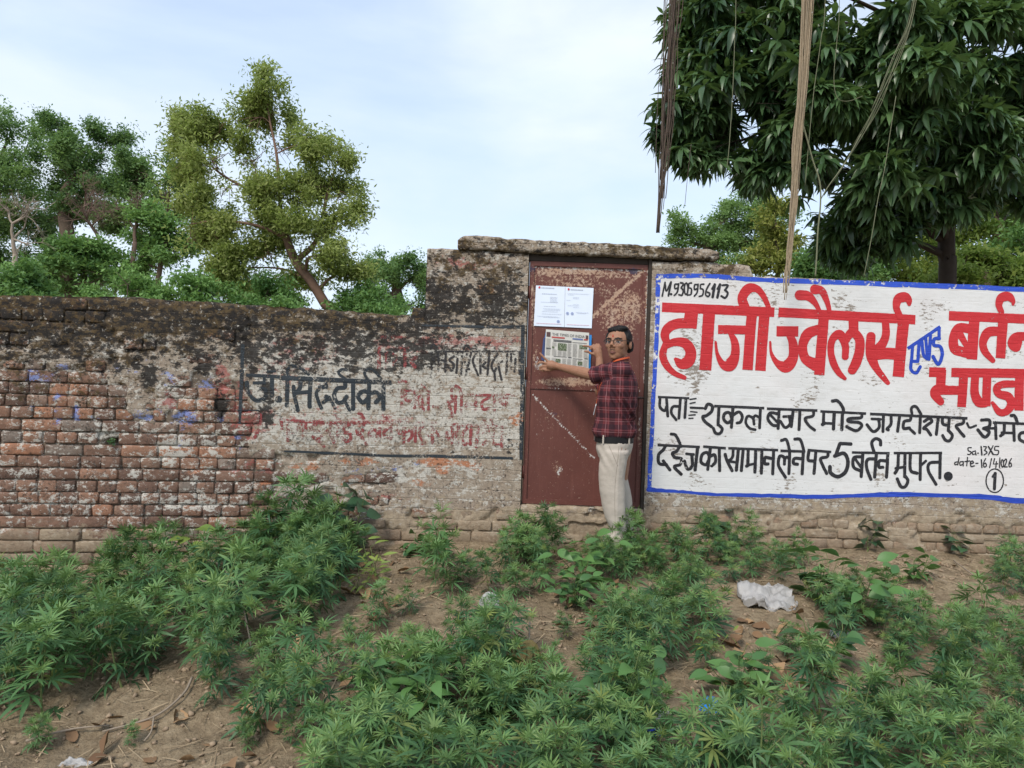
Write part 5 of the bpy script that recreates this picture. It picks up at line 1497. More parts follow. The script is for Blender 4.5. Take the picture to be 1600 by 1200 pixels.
def broad_plant(seed, h, leaf, ratio, n, mat, spread=1.0, tint=.4):
    rng = np.random.default_rng(seed)
    LV = []; LF = []; LC = []; k = 0; stem = MB()
    for s in range(max(1, n // 8)):
        a = rng.uniform(0, 6.28); d = Vector((math.cos(a) * .35 * spread, math.sin(a) * .35 * spread, 1)).normalized()
        pts = [Vector((0, 0, -.02))]
        for i in range(1, 7):
            d = (d + Vector((rng.normal(0, .12), rng.normal(0, .12), 0))).normalized()
            pts.append(pts[-1] + d * h / 6)
        stem.tube(pts, list(np.linspace(.0045, .0015, 7)), 5)
        for i in range(min(n, 9)):
            t_ = .25 + .75 * i / 8
            q = pts[min(6, int(t_ * 6))]
            b = i * 2.4 + rng.normal(0, .3); el = rng.uniform(-.1, .6)
            v = Vector((math.cos(b) * math.cos(el), math.sin(b) * math.cos(el), math.sin(el)))
            L = leaf * rng.uniform(.7, 1.1)
            V, F = ovate(L, L * ratio, .25 + rng.uniform(0, .35))
            pet = v * leaf * .35
            M = orient(v, (rng.normal(0, .35), rng.normal(0, .35) - .5, 1))
            LV.append(V @ M.T + np.array(q + pet)); LF.append(F + k); k += len(V)
            stem.tube([q, q + pet], .0014, 4, cap=False)
            c = np.zeros((len(V), 3)); c[:, 0] = np.clip(tint + rng.normal(0, .15), 0, 1); LC.append(c)
    lm = fast_mesh('leaves', np.concatenate(LV), np.concatenate(LF), {'tint': np.concatenate(LC)}, smooth=True)
    lm.materials.append(mat)
    sm = stem.data('stem'); sm.materials.append(MAT_STEM)
    return sm, lm
BR = {'dark': [broad_plant(i, .34, .13, .78, 16, MAT_DARKVINE) for i in (1, 2)], 'nettle': [broad_plant(i, .36, .12, .5, 34, MAT_WEED, 1.5) for i in (3, 4)], 'bright': [broad_plant(5, .30, .10, .6, 18, MAT_YELLOW, 1.0, .35)], 'low': [broad_plant(i, .16, .07, .8, 26, MAT_WEED, 2.4) for i in (6, 7)], 'yellow': [broad_plant(8, .26, .09, .22, 26, MAT_YELLOW, 2.0, .6)]}
for kind, i, (x, y), sc, yaw, lab in [
    ('bright', 0, (300, 905), 1.25, 0, 'bright green sapling with rounded leaves in front of the bricks'),
    ('bright', 0, (355, 880), .75, 2, 'small bright rounded leaf sprout right of the sapling by the bricks'),
    ('dark', 0, (545, 862), 1.35, 1, 'dark broad leaved vine climbing the wall above the hemp'),
    ('low', 0, (690, 872), 1.2, 0, 'low clover like ground plant at the wall foot left of the door'),
    ('low', 1, (640, 868), 1.1, 2, 'low leafy ground plant where the thicket meets the wall'),
    ('yellow', 0, (590, 905), 1.1, 0, 'yellowish narrow leaved weed at the edge of the left thicket'),
    ('yellow', 0, (560, 925), .8, 2, 'small yellowing weed on the bare bank'),
    ('dark', 1, (1130, 852), 1.0, 0, 'glossy dark broad leaved plant under the sign beside the blue border'),
    ('dark', 0, (1355, 862), .75, 3, 'dark climbing plant with round leaves under the middle of the sign'),
    ('dark', 1, (1505, 866), .7, 1.6, 'dark three leaved plant against the bottom bricks at right'),
    ('nettle', 0, (1345, 975), 1.05, 0, 'tall weed with pointed oval leaves right of the plastic sheet'),
    ('nettle', 1, (1300, 960), .9, 2, 'oval leaved weed just right of the plastic sheet'),
    ('nettle', 1, (660, 1100), .7, 1, 'pale oval leaved weed in the middle foreground'),
    ('low', 0, (1290, 1040), 1.5, 1, 'low dark green plant with rounded leaves below the plastic sheet'),
    ('low', 1, (760, 1110), 1.6, 2, 'low rounded leaf plant in the middle foreground'),
    ('low', 0, (1430, 905), 1.1, 2, 'low rounded leaf plant on the bare bank'),
    ('yellow', 0, (1110, 1020), .6, 1, 'small yellow green sprout beside the dry leaves')]:
    p = on_ground(x, y)
    put_plant('broad_leaved_weed', BR[kind][i], p, sc, yaw, lab, 'plant', None)
rv = random.Random(21)
for i in range(16):
    x, y = rv.choice([(rv.uniform(520, 980), rv.uniform(1120, 1240)), (rv.uniform(1050, 1600), rv.uniform(1060, 1240)), (rv.uniform(880, 1300), rv.uniform(900, 980))])
    p = on_ground(x, y)
    if (p.x - FR.x) ** 2 + (p.y - FR.y) ** 2 < .3 ** 2: continue
    kd = ('nettle', 'low', 'yellow', 'nettle')[i % 4]
    put_plant('broad_leaved_weed', BR[kd][i % len(BR[kd])], p, rv.uniform(.6, 1.0), rv.uniform(0, 6.28), {'nettle': 'oval leaved weed standing between the front hemp plants', 'low': 'low rounded leaf weed between the front hemp plants', 'yellow': 'narrow yellowish weed between the front hemp plants'}[kd], 'plant', 'weeds between the hemp')
sp = on_wall(178, 694); sp.y -= .02
put_plant('wall_sprout', BR['low'][0], sp, .28, 0, 'tiny green sprout growing out of the hole in the brick wall', 'plant', None)
sp = on_wall(548, 800); sp.y -= .03

# ------------------------------------------------------------------ litter
def dry_leaf_mesh(seed):
    rng = np.random.default_rng(seed)
    V, F = ovate(.15, .075 * rng.uniform(.8, 1.2), rng.uniform(-.25, .3), rng.uniform(-.2, .9))
    V = V + rng.normal(0, .003, V.shape)
    c = np.zeros((len(V), 3)); c[:, 0] = rng.random()
    return fast_mesh('dry_leaf', V, F, {'tint': c}, smooth=True)
MAT_DRY = leaf_mat('dry_leaf', (0.12, 0.065, 0.035), (0.34, 0.215, 0.115), 0.85, 0.05, tscale=.4)
DRY = [dry_leaf_mesh(i) for i in range(8)]
for d_ in DRY: d_.materials.append(MAT_DRY)
rl = random.Random(11)
def dry(poly, n, label, group, sc=(.6, 1.2)):
    k = 0
    xs = [q[0] for q in poly]; ys = [q[1] for q in poly]
    while k < n:
        x, y = rl.uniform(min(xs), max(xs)), rl.uniform(min(ys), max(ys))
        if not in_poly(x, y, poly): continue
        p = on_ground(x, y); p.z += .012
        o = mk('dry_leaf', DRY[rl.randrange(8)], None, None, label=label, cat='leaf', group=group, loc=p)
        o.rotation_euler = (rl.gauss(0, .35), rl.gauss(0, .35), rl.uniform(0, 6.28)); s = rl.uniform(*sc) * .78; o.scale = (s, s, s)
        k += 1
dry([(470, 1010), (530, 1000), (540, 1080), (480, 1110)], 14, 'brown dry leaf in the pile beside the left thicket', 'dry leaves by the thicket', (.9, 1.5))
dry([(560, 880), (640, 870), (660, 960), (540, 1000)], 16, 'brown dry leaf on the bare bank left of the man', 'dry leaves on the bank')
dry([(860, 920), (960, 900), (980, 1000), (860, 1000)], 18, 'brown dry leaf on the earth below the man', 'dry leaves below the man')
dry([(1100, 970), (1250, 960), (1330, 1060), (1180, 1110), (1090, 1080)], 46, 'brown dry leaf in the litter below the white plastic sheet', 'dry leaves below the plastic', (.6, 1.3))
dry([(150, 1110), (330, 1060), (450, 1130), (430, 1200), (60, 1200)], 22, 'brown dry leaf on the dirt at the lower left', 'dry leaves at the lower left', (.5, 1.1))
dry([(1380, 870), (1580, 870), (1580, 960), (1400, 960)], 14, 'brown dry leaf on the bare bank under the sign', 'dry leaves on the right bank', (.4, .8))
# small broken stalks and crumbs: nobody could count them
rng = np.random.default_rng(77)
N = 5200
X = rng.uniform(-3.6, 4.4, N); Y = rng.uniform(2.2, 5.5, N); keep = Y < wall_y(X) - .1; X, Y = X[keep], Y[keep]; N = len(X)
Zg = ground_z(X, Y)
st_v = np.array([(-.5, -.02, 0), (.5, -.02, 0), (.5, .02, 0), (-.5, .02, 0), (0, 0, .03)]); st_f = np.array([(0, 1, 4), (1, 2, 4), (2, 3, 4), (3, 0, 4)])
M = rand_rot(rng, N, tilt=.35) * rng.uniform(.02, .13, N)[:, None, None]
tint = np.zeros((N, 3)); tint[:, 0] = rng.random(N)
v, f, c = scatter(st_v, st_f, M, np.stack([X, Y, Zg + .012], 1), tint)
mk('straw_litter', fast_mesh('straw_litter', v, f, {'tint': c}), leaf_mat('straw', (0.13, 0.085, 0.05), (0.44, 0.34, 0.22), .9, .02, tscale=.3), kind='stuff', label='broken straw and twig crumbs scattered over the bare earth', cat='litter')
N = 5000
X = rng.uniform(-3.6, 4.4, N); Y = rng.uniform(2.2, 5.5, N); Zg = ground_z(X, Y)
cl_v = np.array([(0, 0, .6), (1, 0, 0), (0, 1, 0), (-1, 0, 0), (0, -1, 0), (0, 0, -.6)], float) + rng.normal(0, .2, (6, 3)); cl_f = np.array([(0, 1, 2), (0, 2, 3), (0, 3, 4), (0, 4, 1), (5, 2, 1), (5, 3, 2), (5, 4, 3), (5, 1, 4)])
M = rand_rot(rng, N) * (rng.uniform(.004, .018, N) ** 1.0)[:, None, None]
v, f, c = scatter(cl_v, cl_f, M, np.stack([X, Y, Zg + .004], 1))
mk('earth_clods', fast_mesh('earth_clods', v, f), plain('earth_clod', (0.30, 0.225, 0.155), .95, .4, 20), kind='stuff', label='small crumbs of dry earth on the bank', cat='earth')

def stick(label, pts, r0, r1, mat=MAT_TWIG, side=()):
    P = [on_ground(x, y) + Vector((0, 0, dz)) for x, y, dz in pts]
    mb = MB()
    C = catmull([tuple(p) for p in P], 6)
    mb.tube([tuple(c) for c in C], list(np.linspace(r0, r1, len(C))), 6)
    for sp_ in side:
        Q = [on_ground(x, y) + Vector((0, 0, dz)) for x, y, dz in sp_]
        mb.tube([tuple(q) for q in catmull([tuple(q) for q in Q], 5)], r1, 5)
    o = mb.build('dry_stick', mat, None, True, label=label, cat='stick')
    return o
stick('pale bent dry stick leaning out of the left hemp thicket', [(300, 900, .14), (340, 935, .22), (372, 985, .20), (395, 1040, .05)], .007, .004, side=[[(340, 935, .22), (320, 960, .2), (300, 945, .2)]])
stick('grey forked dry branch lying on the dirt at lower left', [(300, 1068, .03), (285, 1095, .03), (240, 1130, .03), (160, 1150, .02)], .007, .004, side=[[(240, 1130, .03), (236, 1150, .02), (225, 1165, .02)]])
stick('thin dry stick lying along the lower left corner', [(40, 1165, .02), (110, 1150, .03), (170, 1140, .02)], .006, .003)
stick('thin twig lying on the bare bank beside the seedling', [(625, 965, .02), (645, 945, .03), (655, 930, .03)], .005, .003)
stick('pale dry stalk beside the curled dead leaves in the middle', [(826, 1020, .16), (824, 1050, .08), (812, 1080, .01)], .005, .004)
stick('thin dry stalk on the bank under the sign at right', [(1490, 880, .02), (1520, 905, .03), (1545, 925, .02)], .005, .003)
stick('dark thin twig on the bank under the sign', [(1430, 885, .02), (1460, 905, .02), (1480, 915, .02)], .004, .003)
stick('thin bent stalk rising below the feet of the man', [(880, 905, .1), (895, 920, .16), (905, 940, .02)], .003, .002)
# curled dead leaves
cd = empty('dead_leaf_bunch', on_ground(812, 1050), 'curled olive brown dead leaves hanging in a bunch in the middle foreground', 'leaves')
for i in range(7):
    V, F = ovate(.17, .07, .7, .9)
    a = -2.2 + i * .5
    M = orient((math.cos(a) * .7, math.sin(a) * .7 - .2, -.5 + .15 * (i % 3)), (0, -.3, 1))
    V = V @ M.T + np.array((0, 0, .14)); c = np.zeros((len(V), 3)); c[:, 0] = .4 + .1 * i
    lm = fast_mesh('leaf', V, F, {'tint': np.clip(c, 0, 1)}, True); lm.materials.append(leaf_mat('olive_dead_leaf', (0.11, 0.10, 0.04), (0.22, 0.17, 0.07), .8, .1) if i == 0 else bpy.data.materials['olive_dead_leaf'])
    mk('leaf', lm, None, cd)

# ---- rubbish
def rag(name, px, py, w, d, hgt, mat, label, cat, seed, n=30, yaw=0):
    """thin creased film: a torn patch folded along several straight creases"""
    p = on_ground(px, py)
    rng = np.random.default_rng(seed)
    xs = np.linspace(-.5, .5, n)
    X, Y = np.meshgrid(xs, xs, indexing='ij')
    th = np.arctan2(Y, X); rr = np.hypot(X, Y)
    ed = .26 + .26 * fbm(np.cos(th) * 1.5 + seed, np.sin(th) * 1.5, seed, 3)
    q = np.minimum(1, ed / np.maximum(rr, 1e-6))
    X2, Y2 = X * q, Y * q
    Z = np.zeros_like(X)
    for k in range(16):                                   # sharp folds
        a = rng.uniform(0, 3.14); o = rng.uniform(-.3, .3); s = rng.uniform(.25, .8)
        dd = X2 * math.cos(a) + Y2 * math.sin(a) - o
        Z += s * np.maximum(0, .075 - np.abs(dd)) * (1 if rng.random() > .3 else -.6)
        X2 = X2 + .05 * np.sign(dd) * np.maximum(0, .12 - np.abs(dd)) * math.cos(a)
    Z = Z * 1.3 + (fbm(X * 3 + seed, Y * 3, seed + 2, 2) - .25) * .7 + (fbm(X * 16, Y * 16, seed + 3, 2) - .5) * .18
    Z = Z * hgt * 1.3
    V = np.stack([X2 * w, Y2 * d, np.maximum(Z, .004)], -1).reshape(-1, 3)
    idx = np.arange(n * n).reshape(n, n)
    F = np.stack([idx[:-1, :-1], idx[1:, :-1], idx[1:, 1:], idx[:-1, 1:]], -1).reshape(-1, 4)
    o = mk(name, fast_mesh(name, V, F), mat, None, label=label, cat=cat, loc=p)
    o.rotation_euler = (.22, .05, yaw); o.location.z -= .012
    m = o.modifiers.new('thick', 'SOLIDIFY'); m.thickness = .0008
    return o
t = NT('white_poly_sheet'); pc = t.objco()
wv = t.noise(t.scalev(pc, (60, 8, 20)), 4, 4, .6)
MAT_POLY = t.done(t.mix(wv, (0.30, 0.29, 0.28), (0.54, 0.53, 0.52)), .45, t.bump(wv, .006, .5), spec=.5, trans=(.15, (.7, .7, .7)))
MAT_BLUEPOLY = plain('blue_plastic', (0.02, 0.22, 0.66), .35, .25, 20, spec=.5)
MAT_NAVYPOLY = plain('deep_blue_plastic', (0.02, 0.06, 0.55), .35, .25, 20, spec=.5)
rag('plastic_sheet', 1197, 940, .44, .46, .16, MAT_POLY, 'crumpled white plastic sheet lying among the weeds below the sign', 'plastic sheet', 4, 40)
rag('plastic_scrap', 1312, 992, .16, .14, .05, MAT_POLY, 'small white plastic scrap right of the crumpled sheet', 'rubbish', 7)
rag('plastic_scrap', 1372, 1098, .11, .09, .06, MAT_POLY, 'small white plastic scrap in the front weeds at right', 'rubbish', 9)
rag('plastic_scrap', 1404, 1118, .13, .08, .05, MAT_POLY, 'pale plastic scrap right of the small white one in front', 'rubbish', 10)
rag('plastic_scrap', 775, 1150, .2, .10, .03, MAT_POLY, 'white plastic scrap half hidden in the front weeds', 'rubbish', 12)
rag('plastic_scrap', 1025, 1122, .2, .10, .05, MAT_POLY, 'white plastic scrap behind the deep blue one', 'rubbish', 15)
rag('blue_plastic_bag', 1115, 1108, .17, .12, .07, MAT_BLUEPOLY, 'bright blue torn plastic bag in the leaf litter', 'rubbish', 13)
rag('blue_wrapper', 1020, 1148, .1, .06, .05, MAT_NAVYPOLY, 'deep blue plastic wrapper in the front weeds', 'rubbish', 14)
rag('blue_wrapper', 1275, 1195, .06, .05, .04, MAT_BLUEPOLY, 'small bright blue scrap at the bottom edge', 'rubbish', 16)
rag('blue_wrapper', 1180, 1182, .05, .04, .04, MAT_NAVYPOLY, 'tiny deep blue scrap near the bottom edge', 'rubbish', 17)
rag('plastic_bag', 118, 1196, .17, .08, .06, MAT_POLY, 'white and pale blue plastic bag at the lower left edge', 'rubbish', 18)
# grey stone in the middle patch
bm = bmesh.new(); bmesh.ops.create_icosphere(bm, subdivisions=3, radius=.06)
for v in bm.verts:
    k = float(fbm(v.co.x * 30 + 5, v.co.y * 30 + v.co.z * 21, 8, 3)); v.co *= .75 + .5 * k; v.co.z *= 1.1; v.co.y *= .6
me = bpy.data.meshes.new('grey_stone'); bm.to_mesh(me); bm.free()
mk('grey_stone', me, plain('grey_stone', (0.34, 0.34, 0.33), .9, .3, 30), None, label='pale grey stone standing among the hemp in the middle', cat='stone', loc=on_ground(765, 962) + Vector((0, 0, .07)))
# ------------------------------------------------------------------ trees behind the wall
def tree_leaf_mat(name, dark, light, trans=.3, rough=.5, spec=.3):
    return leaf_mat(name, dark, light, rough, trans, spec)
MT_DARK = tree_leaf_mat('dark_tree_leaf', (0.075, 0.165, 0.065), (0.27, 0.42, 0.155), .48)
MT_MID = tree_leaf_mat('mid_tree_leaf', (0.085, 0.19, 0.06), (0.24, 0.42, 0.13), .42)
MT_FEATHER = tree_leaf_mat('feather_tree_leaf', (0.23, 0.29, 0.075), (0.50, 0.56, 0.20), .55)
MT_MANGO = tree_leaf_mat('mango_leaf', (0.026, 0.066, 0.028), (0.125, 0.225, 0.085), .24, .35, .5)
MT_BACK = tree_leaf_mat('backlit_leaf', (0.10, 0.17, 0.035), (0.30, 0.37, 0.08), .5)
MT_VINE = tree_leaf_mat('yellow_vine_leaf', (0.12, 0.17, 0.03), (0.32, 0.33, 0.08), .35)

def diamond(L, w, fold=.15):
    V = np.array([(0, 0, 0), (L * .45, w / 2, fold * w), (L, 0, -.1 * L), (L * .45, -w / 2, fold * w)])
    return V, np.array([(0, 1, 2), (0, 2, 3)])

def cluster_tmpl(seed, n, L, w, rad):
    rng = np.random.default_rng(seed)
    V0, F0 = diamond(L, w)
    M = rand_rot(rng, n, tilt=1.2); locs = rng.normal(0, rad, (n, 3))
    v, f, _ = scatter(V0, F0, M * rng.uniform(.7, 1.2, n)[:, None, None], locs)
    return v, f
def feather_tmpl(seed, pairs=9, L=.30, ll=.075, lw=.02, droop=.5):
    rng = np.random.default_rng(seed)
    V0, F0 = diamond(ll, lw); Vs = []; Fs = []; k = 0
    for i in range(pairs):
        t_ = (i + 1) / pairs; x = L * t_; z = -droop * L * t_ * t_
        for s in (1, -1):
            a = s * 1.05; c, sn = math.cos(a), math.sin(a)
            V = np.stack([V0[:, 0] * c - V0[:, 1] * sn, V0[:, 0] * sn + V0[:, 1] * c, V0[:, 2] - .3 * V0[:, 0]], 1)
            Vs.append(V + (x, 0, z)); Fs.append(F0 + k); k += len(V)
    return np.concatenate(Vs), np.concatenate(Fs)
def rosette_tmpl(seed, n=10, L=.215, w=.057):
    rng = np.random.default_rng(seed); Vs = []; Fs = []; k = 0
    for i in range(n):
        a = i * 2.4; el = rng.uniform(-1.0, .35)
        l = L * rng.uniform(.7, 1.15)
        V, F = leaflet(l, w * 1.0, 0, .25 + rng.uniform(0, .35), .3)
        M = orient((math.cos(a) * math.cos(el), math.sin(a) * math.cos(el), math.sin(el)), (0, 0, 1))
        Vs.append(V @ M.T); Fs.append(F + k); k += len(V)
    return np.concatenate(Vs), np.concatenate(Fs)

def grow(name, label, Y, trunk, clumps, tmpls, mat, count, size, seed, tr_w=.12, bark=None, twigs=6, gap=.42, tint=(.45, .22), depth=1.0, group=None, cat='tree', bias=None, limbs=(), shell=.45, freq=1.6, tiltf=1.0, nsub=11, srr=(.28, .62)):
    """trunk: list of (px, py, radius m); clumps: list of (px, py, rx px, ry px, dY)"""
    rng = np.random.default_rng(seed)
    ppm = FPX / Y
    T = [at(x, y, Y) for x, y, r in trunk]
    base = Vector((T[0].x, T[0].y, float(ground_z(T[0].x, T[0].y)) - .1))
    T = [base] + T
    rad = [trunk[0][2] * 1.15] + [r for _, _, r in trunk]
    root = empty(name, base, label, cat, group)
    wood = MB()
    C = catmull([(*p, r) for p, r in zip(T, rad)], 5)
    wood.tube([tuple(c[:3]) for c in C], [max(.01, c[3]) for c in C], 8)
    tp = C[:, :3]
    rC = list(C[:, 3])
    for lb in limbs:
        Lc = catmull([(*at(x, y, Y + dy), r) for x, y, r, dy in lb], 5)
        wood.tube([tuple(q[:3]) for q in Lc], [max(.008, q[3]) for q in Lc], 7)
        tp = np.concatenate([tp, Lc[2:, :3]]); rC += list(Lc[2:, 3])
    LV = []; LF = []; LC = []; k = 0
    areas = np.array([c[2] * c[3] for c in clumps], float)
    for ci, (cx, cy, rx, ry, dY) in enumerate(clumps):
        Yc = Y + dY; c = np.array(at(cx, cy, Yc)); sc = Yc / FPX
        rr = np.array((rx * sc, depth * (rx + ry) * .5 * sc, ry * sc))
        # limb from the trunk
        dist = np.linalg.norm(tp - c, axis=1) + np.clip(tp[:, 2] - c[2], 0, 99) * 1.5
        j = int(np.argmin(dist)); s0 = tp[j]
        mid = (s0 + c) / 2 + np.array((0, 0, .12 * np.linalg.norm(c - s0))) + rng.normal(0, .08, 3) * np.linalg.norm(c - s0)
        L_ = catmull([tuple(s0), tuple(mid), tuple(c)], 6)
        r0 = max(.008, rC[j] * .5)
        wood.tube([tuple(p) for p in L_], list(np.linspace(r0, .007, len(L_))), 6, cap=False)
        for q in range(twigs):
            d = rng.normal(0, 1, 3); d /= np.linalg.norm(d)
            e = c + d * rr * rng.uniform(.55, .95)
            s1 = L_[rng.integers(len(L_) // 2, len(L_))]
            m_ = (s1 + e) / 2 + rng.normal(0, .06, 3)
            wood.tube([tuple(p) for p in catmull([tuple(s1), tuple(m_), tuple(e)], 3)], list(np.linspace(.007, .003, 7)), 4, cap=False)
        n = int(count * areas[ci] / areas.sum())
        ns = nsub
        sd_ = rng.normal(0, 1, (ns, 3)); sd_ /= np.linalg.norm(sd_, axis=1)[:, None]
        sdir = sd_ * (rng.uniform(.25, 1.05, ns) ** .6)[:, None]
        sc_ = c + sdir * rr * .95
        srad = rng.uniform(srr[0], srr[1], ns)
        pick = rng.choice(ns, n * 2, p=srad ** 2 / (srad ** 2).sum())
        d = rng.normal(0, 1, (n * 2, 3)); d /= np.linalg.norm(d, axis=1)[:, None]
        rad_ = np.abs(rng.normal(0, .62, n * 2)) + .12
        p = sc_[pick] + d * (rr * srad[pick][:, None]) * rad_[:, None] * (1, 1, .75)
        nz = fbm(p[:, 0] * freq + seed, p[:, 2] * freq + p[:, 1] * freq * .7, seed, 3)
        ok = nz > gap
        p = p[ok][:n]; dd = (d + sdir[pick] * .8)[ok][:n]; pk = pick[ok][:n]
        subt = rng.normal(0, .16, ns)
        m = len(p)
        if m == 0: continue
        M = rand_rot(rng, m, tilt=tiltf)
        if bias == 'out':
            yaw = np.arctan2(dd[:, 1], dd[:, 0]) + rng.normal(0, .7, m)
            cy_, sy_ = np.cos(yaw), np.sin(yaw); tl = rng.normal(.1, .35, m); ct, st = np.cos(tl), np.sin(tl)
            M = np.zeros((m, 3, 3)); M[:, 0, 0] = cy_ * ct; M[:, 0, 1] = -sy_; M[:, 0, 2] = cy_ * st; M[:, 1, 0] = sy_ * ct; M[:, 1, 1] = cy_; M[:, 1, 2] = sy_ * st; M[:, 2, 0] = -st; M[:, 2, 2] = ct
        M = M * (size * rng.uniform(.75, 1.25, m))[:, None, None]
        tn = np.zeros((m, 3)); tn[:, 0] = np.clip(tint[0] + rng.normal(0, tint[1] * .7, m) + subt[pk] + rng.normal(0, .08), 0, 1)
        which = rng.integers(0, len(tmpls), m)
        for w_ in range(len(tmpls)):
            sel = which == w_
            if not sel.any(): continue
            v, f, cc = scatter(tmpls[w_][0], tmpls[w_][1], M[sel], p[sel], tn[sel])
            LV.append(v); LF.append(f + k); LC.append(cc); k += len(v)
    wo = wood.build('trunk', bark or MAT_BARK, root, True); wo.location = -base
    if LV:
        me = fast_mesh('crown', np.concatenate(LV), np.concatenate(LF), {'tint': np.concatenate(LC)})
        cr = mk('crown', me, mat, root); cr.location = -base
    return root

CL = [cluster_tmpl(i, 7, .15, .075, .10) for i in (1, 2, 3)]
CLF = [cluster_tmpl(i, 9, .10, .034, .085) for i in (14, 15, 16)]
CLS = [cluster_tmpl(i, 8, .11, .05, .08) for i in (4, 5, 6)]
FT = [feather_tmpl(i, droop=dr) for i, dr in ((1, .3), (2, .6), (3, .9))]
RS = [rosette_tmpl(i) for i in (1, 2, 3)]
BARK_PALE = plain('pale_bark', (0.30, 0.25, 0.20), .9, .3, 12)
BARK_BROWN = plain('reddish_bark', (0.17, 0.105, 0.075), .95, .4, 10)
BARK_DARK = plain('dark_bark', (0.05, 0.038, 0.03), .95, .4, 10)

# far dark trees at the left
grow('leafy_tree', 'tall dark green tree at the left edge of the picture', 24, [(-20, 460, .3), (-15, 380, .26), (-10, 300, .2)],
     [(-40, 220, 60, 50, 0), (20, 205, 34, 38, 0), (-10, 280, 70, 50, -1), (40, 300, 50, 40, 0), (10, 345, 60, 40, .5), (-60, 360, 60, 60, 0), (48, 215, 14, 22, 0), (0, 420, 60, 40, 1)], CL, MT_DARK, 5200, .70, 1, group=None, gap=.40)
grow('leafy_tree', 'dark green tree with two rounded tops behind the bare tree', 23, [(105, 460, .28), (108, 390, .24), (100, 310, .18), (125, 270, .1)],
     [(92, 205, 34, 32, 0), (85, 255, 44, 40, 0), (120, 240, 34, 40, -.5), (165, 228, 36, 34, 0), (175, 275, 40, 40, .5), (150, 310, 45, 36, -.5), (95, 315, 45, 34, 0), (70, 400, 40, 30, 1), (60, 350, 40, 26, 1), (120, 440, 70, 26, 1)], CL, MT_DARK, 6400, .70, 2, gap=.40)
grow('leafy_tree', 'green tree with open branches left of the feathery tree', 22, [(225, 470, .22), (222, 420, .18), (240, 370, .14), (262, 330, .08)],
     [(205, 265, 32, 34, 0), (240, 285, 34, 34, .5), (275, 250, 24, 34, 1), (265, 290, 32, 30, -.5), (200, 320, 38, 34, 0), (240, 330, 30, 20, .5), (160, 350, 30, 24, .8), (290, 330, 30, 24, 1)], CL, MT_DARK, 3400, .70, 3, gap=.42, tint=(.6, .2))
# bare grey tree
def bare_tree(px, py, Y, hgt, label, seed, mat, spread=1.0, n0=5, name='bare_tree'):
    rng = np.random.default_rng(seed)
    b0 = at(px, py, Y); base = Vector((b0.x, b0.y, float(ground_z(b0.x, b0.y)) - .1))
    root = empty(name, base, label, 'tree')
    tr = MB(); tw = MB()
    def br(p, d, L, r, lev):
        pts = [Vector(p)]; d = Vector(d)
        for i in range(4):
            d = (d + Vector(rng.normal(0, .16, 3))).normalized(); pts.append(pts[-1] + d * L / 4)
        (tr if lev < 2 else tw).tube(pts, list(np.linspace(r, r * .5, 5)), 6 if lev < 2 else 4, cap=False)
        if lev < (4 if n0 < 7 else 5):
            for q in range(rng.integers(3, 5) if lev else n0):
                s = pts[rng.integers(2, 5)]
                nd = (d * .75 + Vector(rng.normal(0, .55, 3)) * spread + Vector((0, 0, .12))).normalized()
                br(s, nd, L * rng.uniform(.55, .8), r * .5, lev + 1)
    top = at(px + 6, py - hgt * .38 * FPX / Y, Y)
    tr.tube([base, b0, top], [.07, .06, .05], 7)
    br(top, (0, 0, 1), hgt * .28, .045, 0)
    o = tr.build('trunk', mat, root, True); o.location = -base
    o = tw.build('twigs', mat, root); o.location = -base
    return root
bare_tree(18, 462, 15, 2.3, 'bare pale grey tree without leaves at the far left above the wall', 5, BARK_PALE, 1.1, 6)
bare_tree(150, 440, 16.5, 2.5, 'brown dead tree crown tangled between the dark green trees', 8, plain('dead_brown_wood', (0.17, 0.115, 0.09), .9), 1.3, 7)
bare_tree(205, 430, 16.8, 2.1, 'second brown leafless crown right of the tangled dead tree', 9, bpy.data.materials['dead_brown_wood'], 1.3, 6)
# mid shrubs and small trees just behind the wall
grow('small_tree', 'bright green layered small tree above the left part of the wall', 16, [(105, 470, .07), (110, 430, .06), (115, 400, .05)],
     [(85, 392, 36, 14, 0), (130, 380, 40, 16, 0), (160, 400, 38, 14, .3), (100, 415, 50, 14, -.3), (60, 430, 30, 14, 0), (140, 430, 44, 14, 0), (90, 448, 46, 14, .2), (165, 445, 34, 14, 0)], CL, MT_MID, 1900, .66, 11, gap=.40, tint=(.5, .2))
grow('small_tree', 'yellow green small tree between the dead crowns and the feathery tree', 17, [(245, 470, .08), (250, 420, .06), (262, 370, .05)],
     [(235, 335, 30, 18, 0), (265, 350, 34, 22, 0), (225, 375, 30, 20, .4), (270, 390, 34, 22, 0), (215, 410, 34, 20, 0), (300, 370, 26, 22, .3), (195, 440, 36, 22, 0)], CL, MT_MID, 1800, .66, 12, gap=.44, tint=(.7, .2))
for i, (cx, w_, lab) in enumerate([(30, 70, 'low green bush above the wall under the bare tree'), (200, 70, 'low green bush above the wall left of centre'), (310, 80, 'low yellow green bush above the wall below the feathery tree'), (420, 80, 'low green bush above the wall left of the leaning trunk'), (575, 60, 'low bright green bush above the wall right of the leaning trunk')]):
    yb = 468 + cx * .04
    grow('bush', lab, 11 + .5 * i, [(cx, yb + 30, .03), (cx, yb, .02)], [(cx - w_ * .45, yb - 10, w_ * .5, 32, 0), (cx + w_ * .4, yb - 8, w_ * .55, 34, .3), (cx, yb - 34, w_ * .5, 30, 0), (cx + w_ * .1, yb + 6, w_ * .8, 22, -.3)], CLS, MT_MID, 950, .72, 20 + i, gap=.36, tint=(.45 + .1 * (i % 3), .2), cat='bush')
